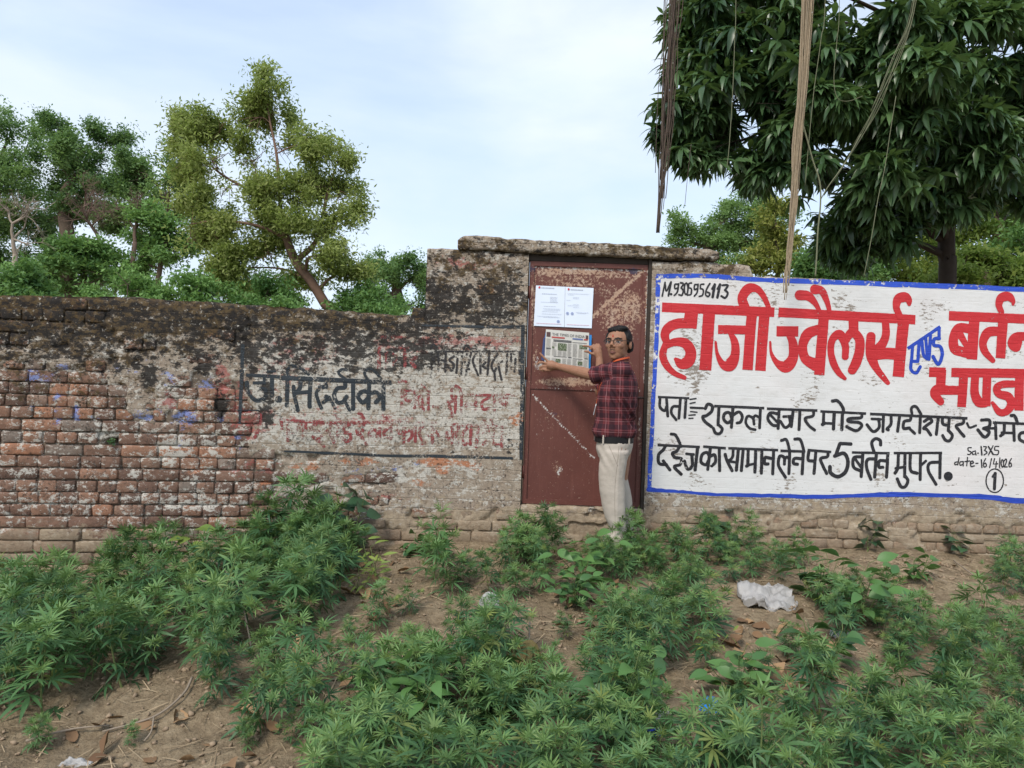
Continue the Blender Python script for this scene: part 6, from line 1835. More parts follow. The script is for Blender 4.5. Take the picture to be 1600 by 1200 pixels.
# the feathery leaning tree
grow('feathery_tree', 'tall feathery yellow green tree with a leaning crooked trunk', 13, [(524, 505, .10), (508, 475, .092), (486, 440, .085), (462, 408, .085), (447, 372, .07), (432, 330, .05), (398, 290, .035)],
     [(414, 116, 12, 18, 0), (418, 150, 24, 30, 0), (425, 185, 30, 34, .2), (390, 190, 40, 34, 0), (345, 205, 44, 34, 0), (300, 200, 34, 26, .3), (280, 185, 14, 14, 0), (330, 250, 50, 36, -.3), (390, 245, 44, 34, 0), (290, 255, 34, 34, .4), (440, 235, 28, 36, .2),
      (480, 230, 26, 30, 0), (505, 245, 30, 30, .2), (535, 250, 22, 20, 0), (500, 290, 30, 28, 0), (540, 310, 26, 36, .2), (525, 355, 34, 30, 0), (470, 300, 30, 28, -.3), (350, 300, 50, 26, 0), (410, 305, 40, 28, -.3), (300, 320, 36, 28, .2), (450, 350, 34, 24, -.4), (395, 350, 44, 24, .3), (340, 360, 44, 24, 0), (300, 375, 34, 22, .2), (500, 400, 36, 22, -.3), (420, 395, 50, 24, 0), (350, 410, 44, 24, 0), (545, 420, 30, 24, .1), (470, 440, 44, 22, .4), (390, 445, 60, 24, .3)],
     CLF, MT_FEATHER, 9600, .86, 31, bark=BARK_BROWN, twigs=9, gap=.45, tint=(.55, .25), freq=2.2, shell=.1, nsub=7, srr=(.45, .9), limbs=[[(462, 408, .06, 0), (492, 380, .045, .1), (504, 340, .035, .1), (512, 300, .025, .1), (525, 262, .012, .1)], [(440, 350, .045, 0), (437, 300, .035, -.1), (432, 240, .025, -.1), (420, 180, .016, 0), (414, 120, .006, 0)], [(432, 330, .04, 0), (395, 300, .03, .1), (350, 275, .022, .1), (300, 235, .012, .1)], [(447, 372, .035, 0), (400, 352, .028, -.2), (340, 345, .018, -.2), (300, 350, .01, -.2)], [(486, 440, .03, 0), (440, 420, .02, .2), (380, 418, .012, .2)]])
grow('leafy_tree', 'rounded dark green tree between the feathery tree and the gate pillar', 25, [(622, 490, .22), (620, 455, .18), (618, 430, .13)],
     [(600, 405, 26, 20, 0), (635, 400, 28, 20, 0), (655, 420, 24, 24, .3), (590, 430, 24, 22, 0), (625, 430, 36, 22, -.4), (660, 450, 18, 22, 0), (595, 460, 20, 18, .4), (650, 478, 24, 14, 0)], CL, MT_DARK, 2300, .7, 41, gap=.42)
# right background
grow('leafy_tree', 'distant green tree right of the door lintel', 24, [(1110, 450, .22), (1105, 410, .18), (1105, 380, .14)],
     [(1062, 352, 22, 22, 0), (1090, 365, 30, 20, .2), (1140, 340, 34, 30, 0), (1180, 322, 34, 26, 0), (1120, 385, 50, 20, -.2), (1170, 365, 44, 30, .2), (1060, 380, 20, 14, 0), (1200, 390, 44, 30, 0), (1120, 415, 70, 20, 0), (1210, 340, 34, 34, .5)], CL, MT_DARK, 4200, .7, 51, gap=.36, tint=(.62, .2))
grow('vine_bush', 'yellowish creeper covered bush behind the hanging straw root bundle', 13, [(1215, 450, .05), (1215, 400, .04), (1212, 350, .03)],
     [(1212, 325, 22, 20, 0), (1205, 355, 26, 24, 0), (1225, 380, 26, 24, .2), (1195, 390, 24, 22, 0), (1210, 415, 40, 20, -.2), (1160, 420, 30, 14, 0)], CLS, MT_VINE, 700, .75, 52, gap=.36, tint=(.5, .25), cat='bush')
for i, (cx, cy, rx, ry, Y, lab) in enumerate([(1560, 330, 70, 70, 13.5, 'sunlit yellow green tree behind the mango trunk at the right edge'), (1420, 400, 60, 50, 15, 'yellow green tree seen under the mango crown left of its trunk'), (1640, 400, 80, 70, 12.5, 'green tree beyond the right edge behind the mango'), (1340, 390, 60, 50, 14, 'shaded green bush behind the wall under the mango crown'), (1540, 420, 70, 34, 11.5, 'low yellow green bush behind the wall right of the mango trunk'), (1290, 420, 50, 30, 12, 'low green bush behind the wall left under the mango')]):
    grow('leafy_tree' if i < 3 else 'bush', lab, Y, [(cx, cy + ry, .07), (cx + 4, cy + ry * .3, .05)], [(cx - rx * .5, cy - ry * .2, rx * .6, ry * .55, 0), (cx + rx * .5, cy, rx * .6, ry * .6, .3), (cx, cy - ry * .6, rx * .6, ry * .5, 0), (cx - rx * .2, cy + ry * .5, rx * .9, ry * .5, -.2), (cx + rx * .4, cy + ry * .5, rx * .7, ry * .5, .2)], CLS, (MT_BACK, MT_BACK, MT_MID, MT_MID, MT_BACK, MT_MID)[i], 1000, .85, 60 + i, gap=.38, tint=(.35, .25), cat='tree' if i < 3 else 'bush')
# mango tree
mg = [(1120, 60, 70, 60, -.6), (1060, 190, 44, 46, -.6), (1095, 130, 60, 60, -.4), (1150, 170, 70, 60, -.8), (1110, 240, 60, 50, -.6), (1165, 265, 46, 34, -.6), (1085, 60, 40, 40, -.4), (1100, 10, 60, 40, -.4), (1200, 60, 80, 70, -1), (1230, 160, 80, 70, -1.2), (1215, 250, 60, 40, -.9), (1290, 60, 90, 80, -1.2), (1300, 190, 90, 70, -1.4), (1290, 290, 70, 50, -1.0), (1380, 100, 90, 90, -1.4), (1390, 230, 90, 70, -1.4), (1370, 320, 70, 50, -1.0), (1470, 60, 90, 90, -1.2), (1480, 200, 90, 80, -1.2), (1470, 290, 70, 50, -.9), (1570, 80, 90, 90, -.8), (1580, 210, 80, 80, -.6), (1540, 280, 50, 40, -.5), (1660, 120, 90, 110, -.4), (1330, 370, 50, 50, -.6), (1290, 360, 40, 50, -.4), (1410, 350, 44, 40, -.8), (1150, -60, 140, 60, -.4), (1350, -80, 180, 80, -.8), (1560, -80, 180, 90, -.6), (1680, 280, 80, 80, 0), (1600, 290, 40, 30, 0)]
grow('mango_tree', 'big dark mango tree with drooping long leaves over the right wall', 8.6, [(1480, 440, .10), (1479, 400, .095), (1478, 340, .09), (1474, 260, .085), (1466, 160, .075), (1460, 60, .06)], mg, RS, MT_MANGO, 5600, 1.02, 71, bark=BARK_DARK, twigs=6, gap=.34, tint=(.45, .26), shell=.3, freq=1.8, tiltf=.6, nsub=8, srr=(.24, .5))

# ------------------------------------------------------------------ hanging roots
MAT_STRAW = plain('straw_root', (0.34, 0.27, 0.185), .9, .35, 40)
MAT_ROOTDARK = plain('dark_root', (0.10, 0.075, 0.06), .95, .4, 40)
MAT_VINEG = plain('green_grey_vine', (0.17, 0.18, 0.11), .9, .3, 40)
def bundle(name, label, path, Y, n, width, mat, seed, rad=.0035, stray=.15):
    """path: (px, py, width factor) from above the frame downwards"""
    rng = np.random.default_rng(seed)
    P = [at(x, y, Y) for x, y, w in path]
    root = empty(name, P[-1], label, 'hanging roots')
    C0 = np.array([(*p, w) for p, (_, _, w) in zip(P, path)])
    for i in range(n):
        a, b_ = rng.uniform(0, 6.28), math.sqrt(rng.random())
        o = np.array((math.cos(a) * b_, math.sin(a) * b_ * .8, 0)) * width
        end = len(C0) if rng.random() > stray else rng.integers(max(2, len(C0) - 2), len(C0) + 1)
        pts = []
        for j in range(end):
            w = C0[j, 3]
            tw = (rng.normal(0, .30) * width * (.4 + w) * .7 + rng.normal(0, .005)) if j else 0
            pts.append((C0[j, 0] + o[0] * w + tw, C0[j, 1] + o[1] * w, C0[j, 2]))
        if len(pts) < 2: continue
        q = catmull(pts, 4)
        q = q[:max(6, int(len(q) * rng.uniform(.80, 1.0)))]
        mb = MB(); mb.tube([tuple(v) for v in q], rad * rng.uniform(.6, 1.5), 5)
        ob = mb.build('root_strand', mat, root, True); ob.location = -P[-1]
    return root
bundle('root_bundle', 'thick straw coloured bundle of hanging aerial roots in front of the sign', [(1300, -600, 1.3), (1275, -150, 1.2), (1262, 0, 1.15), (1255, 120, 1.0), (1246, 230, .85), (1240, 320, .6), (1234, 390, .42), (1230, 435, .22), (1227, 480, .12)], 5.25, 36, .034, MAT_STRAW, 1, .0026, .35)
bundle('root_bundle', 'dark thin bundle of hanging aerial roots left of the mango crown', [(1080, -600, 1.3), (1060, -150, 1.3), (1052, 0, 1.2), (1046, 100, 1.1), (1041, 180, .9), (1037, 250, .6), (1032, 310, .35), (1027, 382, .1)], 5.35, 30, .05, MAT_ROOTDARK, 2, .0028, .5)
bundle('root_bundle', 'loose slanting bundle of thin roots right of the straw bundle', [(1460, -500, 1.3), (1438, -100, 1.2), (1428, 20, 1.0), (1400, 90, .9), (1370, 160, .7), (1345, 215, .5), (1310, 270, .3), (1288, 300, .1)], 5.3, 7, .035, MAT_VINEG, 3, .0018, .4)
def vine(label, pts, Y, r, mat):
    P = [at(x, y, Y) for x, y in pts]
    mb = MB(); mb.tube([tuple(v) for v in catmull([tuple(p) for p in P], 6)], r, 5)
    return mb.build('hanging_vine', mat, None, True, label=label, cat='vine')
vine('thin vine hanging from the straw bundle down to the wall top', [(1255, 195), (1270, 250), (1281, 285), (1282, 320), (1278, 360), (1276, 400), (1274, 432)], 5.28, .006, MAT_VINEG)
vine('thin vine joining the slanting roots to the hanging vine', [(1345, 210), (1320, 255), (1295, 290), (1282, 312)], 5.29, .004, MAT_VINEG)
vine('very thin vine hanging in front of the mango leaves near its centre', [(1400, 150), (1392, 200), (1382, 265), (1372, 310), (1362, 370), (1350, 432)], 5.4, .0028, MAT_VINEG)
vine('thin straight vine just right of the straw bundle', [(1300, -500), (1290, -20), (1283, 60), (1272, 140), (1264, 220), (1258, 290)], 5.3, .0028, MAT_VINEG)
vine('looping thin vine hanging in the mango crown', [(1316, -500), (1312, -20), (1308, 60), (1303, 120), (1308, 152), (1325, 158), (1348, 150)], 5.5, .0025, MAT_VINEG)
vine('hair thin vine hanging free against the sky left of the mango', [(1080, 225), (1076, 260), (1072, 300), (1070, 322)], 5.5, .002, MAT_ROOTDARK)
vine('thin vine hanging through the left mango leaves', [(1152, -500), (1150, -20), (1148, 60), (1145, 140), (1140, 220), (1136, 262)], 5.5, .0028, MAT_VINEG)
vine('thin pale vine hanging beside the dark root bundle', [(1044, -500), (1040, -20), (1037, 60), (1030, 120), (1026, 200), (1024, 270)], 5.4, .0025, MAT_ROOTDARK)
# ------------------------------------------------------------------ the man
FEET = at(956, 861, 5.2)
FEET.z = float(ground_z(FEET.x, FEET.y)) + 0.02
man = empty('person', FEET, 'man in maroon checked shirt and cream trousers pointing at the newspaper on the door', 'person')
HZ = at(966.7, 507, 5.2).z - FEET.z               # height of the crown of the head above the feet
def L(px, py, Y):                                 # picture point at a depth -> coordinates relative to the feet
    return at(px, py, Y) - FEET
def ell_ring(c, ax, bx, ang, n=20, tiltx=0.0, pw=2.0):
    """horizontal superellipse ring: ax along the facing direction, bx sideways"""
    out = []
    for k in range(n):
        a = 2 * math.pi * k / n
        u = math.copysign(abs(math.cos(a)) ** (2 / pw), math.cos(a)) * ax; v = math.copysign(abs(math.sin(a)) ** (2 / pw), math.sin(a)) * bx
        out.append((c[0] + u * math.cos(ang) - v * math.sin(ang), c[1] + u * math.sin(ang) + v * math.cos(ang), c[2] + u * tiltx))
    return np.array(out)
def remeshed(mb, voxel, smooth_it=3, name='tmp', fac=.5):
    me = mb.data(name)
    o = bpy.data.objects.new('tmp', me); COL.objects.link(o)
    m = o.modifiers.new('r', 'REMESH'); m.mode = 'VOXEL'; m.voxel_size = voxel; m.use_smooth_shade = True
    s = o.modifiers.new('s', 'SMOOTH'); s.factor = fac; s.iterations = smooth_it
    dg = bpy.context.evaluated_depsgraph_get(); dg.update()
    me2 = bpy.data.meshes.new_from_object(o.evaluated_get(dg))
    bpy.data.objects.remove(o); bpy.data.meshes.remove(me)
    me2.name = name
    me2.polygons.foreach_set('use_smooth', np.ones(len(me2.polygons), bool))
    return me2
def get_co(me):
    c = np.zeros(len(me.vertices) * 3); me.vertices.foreach_get('co', c); return c.reshape(-1, 3)
def set_co(me, c):
    me.vertices.foreach_set('co', np.ascontiguousarray(c, np.float32).ravel()); me.update()
def normals(me):
    c = np.zeros(len(me.vertices) * 3, np.float32); me.vertices.foreach_get('normal', c); return c.reshape(-1, 3)

FACE_YAW = R(33)                                   # head turned to the camera, a little to the left
hf = Vector((-math.sin(FACE_YAW), -math.cos(FACE_YAW), 0)); hs = Vector((math.cos(FACE_YAW), -math.sin(FACE_YAW), 0)); hu = Vector((0, 0, 1))   # hs: to the right in the picture
hs = Vector((-hf.y, hf.x, 0)); hs = Vector((math.cos(FACE_YAW), -math.sin(FACE_YAW), 0))
HC = L(966, 536, 5.2)                              # centre of the head
HR = Matrix((hs, hf, hu)).transposed()             # columns: side, front, up
def H(s, f, u): return HC + hs * (s * 1.16) + hf * (f * 1.08) + hu * (u * 1.06)

t = NT('skin')
pc = t.objco()
sk = t.mix(t.noise(pc, 18, 4, .6), (0.27, 0.135, 0.083), (0.34, 0.178, 0.112))
sk = t.mix(t.ramp(t.noise(pc, 60, 3, .6), [(0.5, 0), (.8, .3)]), sk, (0.21, 0.095, 0.058))
MAT_SKIN = t.done(sk, .58, t.bump(t.noise(pc, 150, 3, .6), .003, .5), spec=.3, Subsurface_Weight=.08, Subsurface_Radius=(.01, .004, .002))

body = MB()
# head
body.ball(H(0, -.012, .018), (.085, .101, .102), HR, 20, 14)
body.ball(H(0, .028, -.035), (.066, .070, .080), HR, 18, 12)
body.ball(H(0, .036, -.078), (.050, .055, .048), HR, 16, 10)
body.ball(H(0, .066, -.100), (.026, .020, .020), HR, 12, 8)
body.ball(H(0, .066, .030), (.064, .021, .015), HR, 14, 8)
body.tube([H(0, .080, .024), H(0, .096, -.006), H(0, .106, -.024)], [.009, .011, .014], 10)
for s in (-1, 1):
    body.ball(H(s * .013, .094, -.029), (.010, .011, .008), HR, 10, 7)
    body.ball(H(s * .037, .052, -.022), (.031, .032, .028), HR, 12, 8)
    body.ball(H(s * .040, .018, -.064), (.014, .034, .028), HR, 12, 8)
    body.ball(H(s * .0785, -.012, -.012), (.010, .020, .034), HR, 12, 8)
body.tube([H(-.024, .078, -.062), H(0, .088, -.060), H(.024, .078, -.062)], [.005, .008, .005], 8)
body.tube([H(-.020, .077, -.073), H(0, .086, -.073), H(.020, .077, -.073)], [.006, .009, .006], 8)
# neck
NB = Vector((.012, .01, 1.36))
body.tube([H(0, -.025, -.05), H(0, -.03, -.09), NB], [.058, .058, .066], 14)
# torso
TA = math.pi + R(-14)                              # facing left, a little to the wall
rings = [(.80, 0, .10, .15), (.92, -.01, .115, .155), (1.05, -.005, .115, .155), (1.18, 0, .11, .16), (1.26, .004, .105, .16), (1.32, .008, .085, .13), (1.37, .012, .058, .07)]
body.loft([ell_ring((cx, 0, z), a, b, TA) for z, cx, a, b in rings])
# near (left) arm: shoulder, elbow, wrist reach to the lower left corner of the newspaper
SHN = L(977, 578, 5.045); ELN = L(926, 586, 5.19); WRN = L(872, 572.5, 5.50)
body.tube([SHN.lerp(ELN, .12) + Vector((0, .02, -.01)), SHN.lerp(ELN, .5), ELN], [.042, .045, .041], 14)
body.tube([ELN, ELN.lerp(WRN, .3), ELN.lerp(WRN, .75), WRN], [.041, .043, .031, .026], 14)
body.ball(ELN, .042)
# far (right) arm: bent, hand up at the right edge of the newspaper
SHF = L(962, 582, 5.36); ELF = L(938, 612, 5.43); WRF = L(936.5, 559, 5.49)
body.tube([SHF, ELF], [.05, .042], 12); body.ball(ELF, .042)
body.tube([ELF, ELF.lerp(WRF, .4), WRF], [.042, .039, .026], 12)
def finger(p0, dirs, lens, r):
    pts = [Vector(p0)]
    for d, l in zip(dirs, lens): pts.append(pts[-1] + Vector(d).normalized() * l)
    n = len(pts)
    r = r * 1.12
    body.tube(pts, [r * (1 - .22 * i / (n - 1)) for i in range(n)], 9)
    body.ball(pts[-1], r * .78, None, 9, 7)
    for q in pts[:-1]: body.ball(q, r * 1.02, None, 9, 7)
# near hand: index stretched to the upper left, the others loosely bent to the left
fw = (L(851, 569, 5.53) - WRN).normalized()        # along the hand
upv = Vector((0, -.15, 1)); upv = (upv - fw * upv.dot(fw)).normalized(); bk = fw.cross(upv)
KN = WRN + fw * .085
body.tube([WRN, WRN + fw * .04, KN], [.027, .036, .034], 12)
body.ball(WRN + fw * .055 + upv * .006, (.034, .030, .034), None, 12, 8)
body.ball(WRN + fw * .06 - upv * .012, .029)
finger(KN + upv * .026, [fw * .8 + upv * .55, fw * .8 + upv * .62, fw * .8 + upv * .6], [.042, .026, .022], .0088)
finger(KN + upv * .008, [fw + upv * .10, fw * .9 - upv * .25, fw * .6 - upv * .6], [.042, .028, .022], .0092)
finger(KN - upv * .010, [fw - upv * .15, fw * .7 - upv * .6, -fw * .1 - upv], [.038, .026, .02], .0088)
finger(KN - upv * .022, [fw * .9 - upv * .25, fw * .5 - upv * .8, -fw * .5 - upv * .4], [.032, .02, .018], .0080)
finger(WRN + fw * .03 - upv * .022 - bk * .006, [fw * .8 - upv * .45, fw * .95 - upv * .15, fw + upv * .1], [.035, .028, .022], .0108)
# far hand: index and thumb hold the paper edge, other fingers curled
fw2 = (L(931.5, 540, 5.52) - WRF).normalized(); sd = Vector((-1, .1, 0)); sd = (sd - fw2 * sd.dot(fw2)).normalized()
K2 = WRF + fw2 * .078
body.tube([WRF, WRF + fw2 * .04, K2], [.026, .033, .032], 12)
body.ball(WRF + fw2 * .05 + sd * .006, .030); body.ball(K2 - sd * .012, .024)
finger(K2 + sd * .012, [fw2 * .6 + sd * .8, fw2 * .45 + sd, sd + fw2 * .3], [.045, .030, .022], .0088)
finger(K2 - sd * .004, [fw2 * .7 + sd * .5, -fw2 * .3 + sd, -fw2 + sd * .2], [.04, .028, .02], .009)
finger(K2 - sd * .02, [fw2 * .7 + sd * .3, -fw2 * .4 + sd, -fw2], [.036, .026, .02], .0086)
finger(K2 - sd * .032, [fw2 * .6 + sd * .2, -fw2 * .4 + sd, -fw2], [.03, .02, .018], .0076)
finger(WRF + fw2 * .03 + sd * .022, [sd + fw2 * .6, sd * .8 + fw2 * .8, sd + fw2 * .3], [.036, .03, .022], .0102)
# legs under the trousers
for yy, dx in ((-.09, 0), (.095, .06)):
    body.tube([(dx - .005, yy, .84), (dx - .02, yy, .6), (dx, yy, .44), (dx + .02, yy, .2), (dx + .01, yy, .04)], [.085, .075, .055, .05, .04], 12)
bme = remeshed(body, .0042, 4, 'body', .45)
mk('body', bme, MAT_SKIN, man)

# face details
MAT_HAIR = plain('black_hair', (0.008, 0.0075, 0.008), .62, .4, 90, spec=.25)
MAT_EYEW = plain('eye_white', (0.50, 0.47, 0.44), .3, .03); MAT_EYED = plain('dark_iris', (0.02, 0.013, 0.01), .2)
for s in (-1, 1):
    eb = MB().ball(H(s * .031, .071, .003), (.0135, .011, .0072), HR, 14, 10)
    eo = eb.build('eye', MAT_EYEW, man, True)
    MB().ball(H(s * .031 + .002, .0790, .0035), (.0072, .0045, .0070), HR, 12, 8).build('iris', MAT_EYED, eo, True)
    MB().tube([H(s * .013, .086, .023), H(s * .032, .083, .030), H(s * .054, .066, .024)], [.003, .0042, .0022], 8).build('eyebrow', MAT_HAIR, man, True)
    MB().tube([H(s * .018, .0805, .0085), H(s * .031, .0815, .0105), H(s * .044, .073, .0075)], [.0020, .0034, .0020], 6).build('eyelid', plain('shaded_eyelid_skin', (0.12, 0.06, 0.04), .6), man, True)  # upper lid darker than the skin: eye shadow put into its colour
MB().tube([H(-.021, .084, -.0655), H(0, .0955, -.0645), H(.021, .084, -.0655)], [.0022, .0042, .0022], 8).tube([H(-.018, .084, -.073), H(0, .094, -.073), H(.018, .084, -.073)], [.0025, .0055, .0025], 8).build('lips', plain('lips', (0.20, 0.085, 0.07), .5), man, True)
MB().tube([H(-.024, .083, -.054), H(-.008, .0945, -.0505), H(.008, .0945, -.0505), H(.024, .083, -.054)], [.0012, .003, .003, .0012], 8).build('moustache', plain('stubble', (0.11, 0.065, 0.05), .8), man, True)
MB().ball(H(-.002, .0835, .045), (.003, .003, .010), HR, 8, 6).ball(H(-.002, .0825, .038), (.007, .0025, .005), HR, 8, 6).build('forehead_mark', plain('vermilion', (0.50, 0.05, 0.03), .8), man, True)
# hair: short, combed to one side
hb = MB()
hb.ball(H(0, -.024, .028), (.0885, .101, .104), HR, 24, 16)
hb.ball(H(-.004, .026, .086), (.068, .042, .026), HR, 20, 12)
hb.ball(H(.016, .012, .098), (.062, .050, .024), HR, 20, 12)
hb.ball(H(-.030, .012, .086), (.045, .044, .024), HR, 20, 12)
for s in (-1, 1):
    hb.ball(H(s * .0715, -.012, .030), (.015, .046, .050), HR, 16, 12)
    hb.ball(H(s * .0725, .016, .010), (.008, .014, .030), HR, 12, 10)
    hb.ball(H(s * .050, -.060, -.020), (.034, .040, .050), HR, 14, 10)
hb.ball(H(0, -.070, -.025), (.060, .040, .055), HR, 16, 12)
hme = remeshed(hb, .0042, 3, 'hair', .5)
co = get_co(hme); nr = normals(hme)
rel_ = co - np.array(HC)
us = rel_ @ np.array(hs); uf = rel_ @ np.array(hf)
co = co + nr * ((fbm(us * 170 + rel_[:, 2] * 70, uf * 30, 5, 2) - .5) * .010)[:, None]
set_co(hme, co)
hair = mk('hair', hme, MAT_HAIR, man)
# glasses
MAT_FRAME = plain('dark_spectacle_frame', (0.02, 0.016, 0.015), .35, spec=.5)
t = NT('spectacle_lens'); gl = t.n('BsdfGlossy', {'Color': (1, 1, 1, 1), 'Roughness': .05}); tp_ = t.n('BsdfTransparent')
t.t.links.new(t.n('MixShader', {0: .03, 1: tp_.outputs[0], 2: gl.outputs[0]}).outputs[0], t.out.inputs['Surface']); MAT_LENS = t.mat
gr = MB()
def GL(s, u): return H(s, .101 - 3.2 * s * s, u)
for sgn in (-1, 1):
    cx = sgn * .034
    top = [GL(cx + .025 * math.cos(a), .003 + .0185 * math.sin(a)) for a in np.linspace(math.pi * 1.02, -.02 * math.pi, 12)]
    bot = [GL(cx + .024 * math.cos(a), .003 + .0185 * math.sin(a) * .95) for a in np.linspace(math.pi, 2 * math.pi, 12)]
    gr.tube(top, .0026, 6); gr.tube(bot, .0012, 6)
    gr.tube([GL(sgn * .058, .010), H(sgn * .074, .06, .012), H(sgn * .084, -.005, .010)], [.0024, .002, .002], 6)
gr.tube([GL(-.010, .009), H(0, .104, .012), GL(.010, .009)], .0018, 6)
glo = gr.build('glasses', MAT_FRAME, man, True)
for sgn in (-1, 1):
    cx = sgn * .034
    V = [tuple(GL(cx + .0235 * math.cos(a), .003 + .0175 * math.sin(a))) for a in np.linspace(0, 2 * math.pi, 20, endpoint=False)]
    MB().add(V, [tuple(range(20))]).build('lens', MAT_LENS, glo)

# ---- shirt
def shirt_mat():
    t = NT('maroon_check_cloth')
    a = t.attr('cloth')
    s = t.n('SeparateXYZ', {0: a.outputs['Vector']}).outputs
    def band(x, per, w, ph=0.0):
        f = t.m('FRACT', t.m('ADD', t.m('DIVIDE', x, per), ph))
        d = t.m('ABSOLUTE', t.m('SUBTRACT', f, .5))
        return t.m('SUBTRACT', 1.0, t.m('MULTIPLY', t.m('SUBTRACT', d, w), 1 / .02), clamp=True)
    base = (0.120, 0.027, 0.032)
    c = t.mix(t.m('MULTIPLY', band(s[0], .078, .20), .62), base, (0.020, 0.012, 0.018))
    c = t.mix(t.m('MULTIPLY', band(s[1], .078, .20), .62), c, (0.020, 0.012, 0.018))
    c = t.mix(t.m('MULTIPLY', band(s[0], .078, .012, .5), .5), c, (0.36, 0.19, 0.20))
    c = t.mix(t.m('MULTIPLY', band(s[1], .078, .012, .5), .5), c, (0.36, 0.19, 0.20))
    c = t.mix(t.m('MULTIPLY', band(s[0], .078, .010, .3), .4), c, (0.30, 0.10, 0.11))
    c = t.mix(t.m('MULTIPLY', band(s[1], .078, .010, .3), .4), c, (0.30, 0.10, 0.11))
    p = t.objco()
    return t.done(c, .85, t.bump(t.noise(p, 26, 4, .6), .010, .55), spec=.2)
shirt = MB()
SR = [(.895, -.012, .150, .178), (.93, -.015, .146, .176), (1.0, -.012, .142, .175), (1.08, -.008, .142, .178), (1.16, -.002, .145, .19), (1.24, .004, .142, .200), (1.29, .010, .134, .198), (1.33, .014, .118, .178), (1.365, .016, .100, .145), (1.40, .014, .080, .105), (1.425, .012, .068, .080), (1.445, .010, .064, .072)]
shirt.loft([ell_ring((cx, 0, z), a, b, TA, 28, pw=2.3) for z, cx, a, b in SR])
HEMN = SHN.lerp(ELN, 1.02)
def ring_at(p, d, r1, r2, n=18):
    d = Vector(d).normalized(); u = Vector((0, 0, 1)); u = (u - d * u.dot(d)).normalized(); w_ = d.cross(u)
    return np.array([tuple(p + u * math.cos(2 * math.pi * k / n) * r1 + w_ * math.sin(2 * math.pi * k / n) * r2) for k in range(n)])
dn = ELN - SHN
shirt.ball(SHN + Vector((-.012, .012, -.004)), (.064, .062, .066), None, 16, 12)
shirt.loft([ring_at(SHN.lerp(HEMN, q), dn, r, r * .95) for q, r in ((.02, .060), (.15, .068), (.4, .071), (.7, .069), (1.0, .066))])
dfar = ELF - SHF
shirt.loft([ring_at(SHF.lerp(ELF, q), dfar, r, r) for q, r in ((-.1, .055), (.0, .07), (.5, .068), (.95, .064))])
sme = remeshed(shirt, .0075, 4, 'shirt', .5)
co = get_co(sme); nr = normals(sme)
# folds: diagonal drags from the raised shoulder to the waist, bunching above the belt
ang = np.arctan2(co[:, 1], co[:, 0])
def seg_t(c, a, b):
    a = np.array(a); d = np.array(b) - a
    q = ((c - a) @ d) / (d @ d); qq = np.clip(q, 0, 1)
    return q, np.linalg.norm(c - a - qq[:, None] * d, axis=1)
qn, dn_ = seg_t(co, SHN, HEMN); qf, df_ = seg_t(co, SHF, ELF)
arm = ((dn_ < .085) & (qn > .28)) | ((df_ < .08) & (qf > .35))
fold = (fbm(co[:, 0] * 9 + co[:, 2] * 7, co[:, 2] * 3 - co[:, 0] * 4 + ang, 5, 3) - .5) * 2
fold2 = np.sin((co[:, 0] * 1.0 + co[:, 2] * .75) * 85 + fbm(co[:, 0] * 6, co[:, 2] * 6, 9, 2) * 9)
wgt = sstep(1.36, 1.15, co[:, 2]) * .6 + .3
disp = fold * .013 * wgt + fold2 * .0035 * wgt * sstep(.35, .65, fbm(co[:, 0] * 5, co[:, 2] * 5, 4, 2))
belly = sstep(.90, .94, co[:, 2]) * sstep(1.02, .95, co[:, 2])
disp += belly * .010
disp = np.where(arm, fold2 * .003 + fold * .005, disp)
# shirt tail pulled out at the back
# drag folds from the raised arm down to the back of the waist
drag = np.zeros(len(co)); side_ = sstep(.02, -.06, co[:, 1]) * sstep(1.27, 1.18, co[:, 2]) * sstep(.89, .95, co[:, 2])
for x0_, k_, w0_, am in ((-.085, .62, .011, .013), (-.045, .74, .010, .012), (-.005, .70, .012, .011), (.03, .52, .010, .009), (-.125, .40, .012, .008)):
    u_ = co[:, 0] - (x0_ + (1.22 - co[:, 2]) * k_) + (fbm(co[:, 2] * 9, co[:, 2] * 0 + x0_ * 50, 3, 2) - .5) * .03
    drag += am * np.exp(-(u_ / w0_) ** 2) - .6 * am * np.exp(-((u_ - .022) / w0_) ** 2)
disp = np.where(arm, disp, disp + drag * side_)
back = sstep(.02, .12, co[:, 0]) * sstep(1.02, .92, co[:, 2]) * sstep(.88, .93, co[:, 2])
co = co + nr * disp[:, None]
co[:, 0] += back * .018
set_co(sme, co)
uv = np.zeros((len(co), 3), np.float32)
uv[:, 0] = (ang + math.pi) * .155; uv[:, 1] = co[:, 2]
axd = np.array(dn.normalized()); up_ = np.array((0, 0, 1.0)); w_ = np.cross(axd, up_)
rel = co - np.array(SHN)
an = np.arctan2(rel @ w_, rel @ up_)
uv[arm, 0] = (an * .075)[arm]; uv[arm, 1] = (qn * dn.length)[arm]
a_ = sme.attributes.new('cloth', 'FLOAT_VECTOR', 'POINT'); a_.data.foreach_set('vector', uv.ravel())
sh = mk('shirt', sme, shirt_mat(), man)
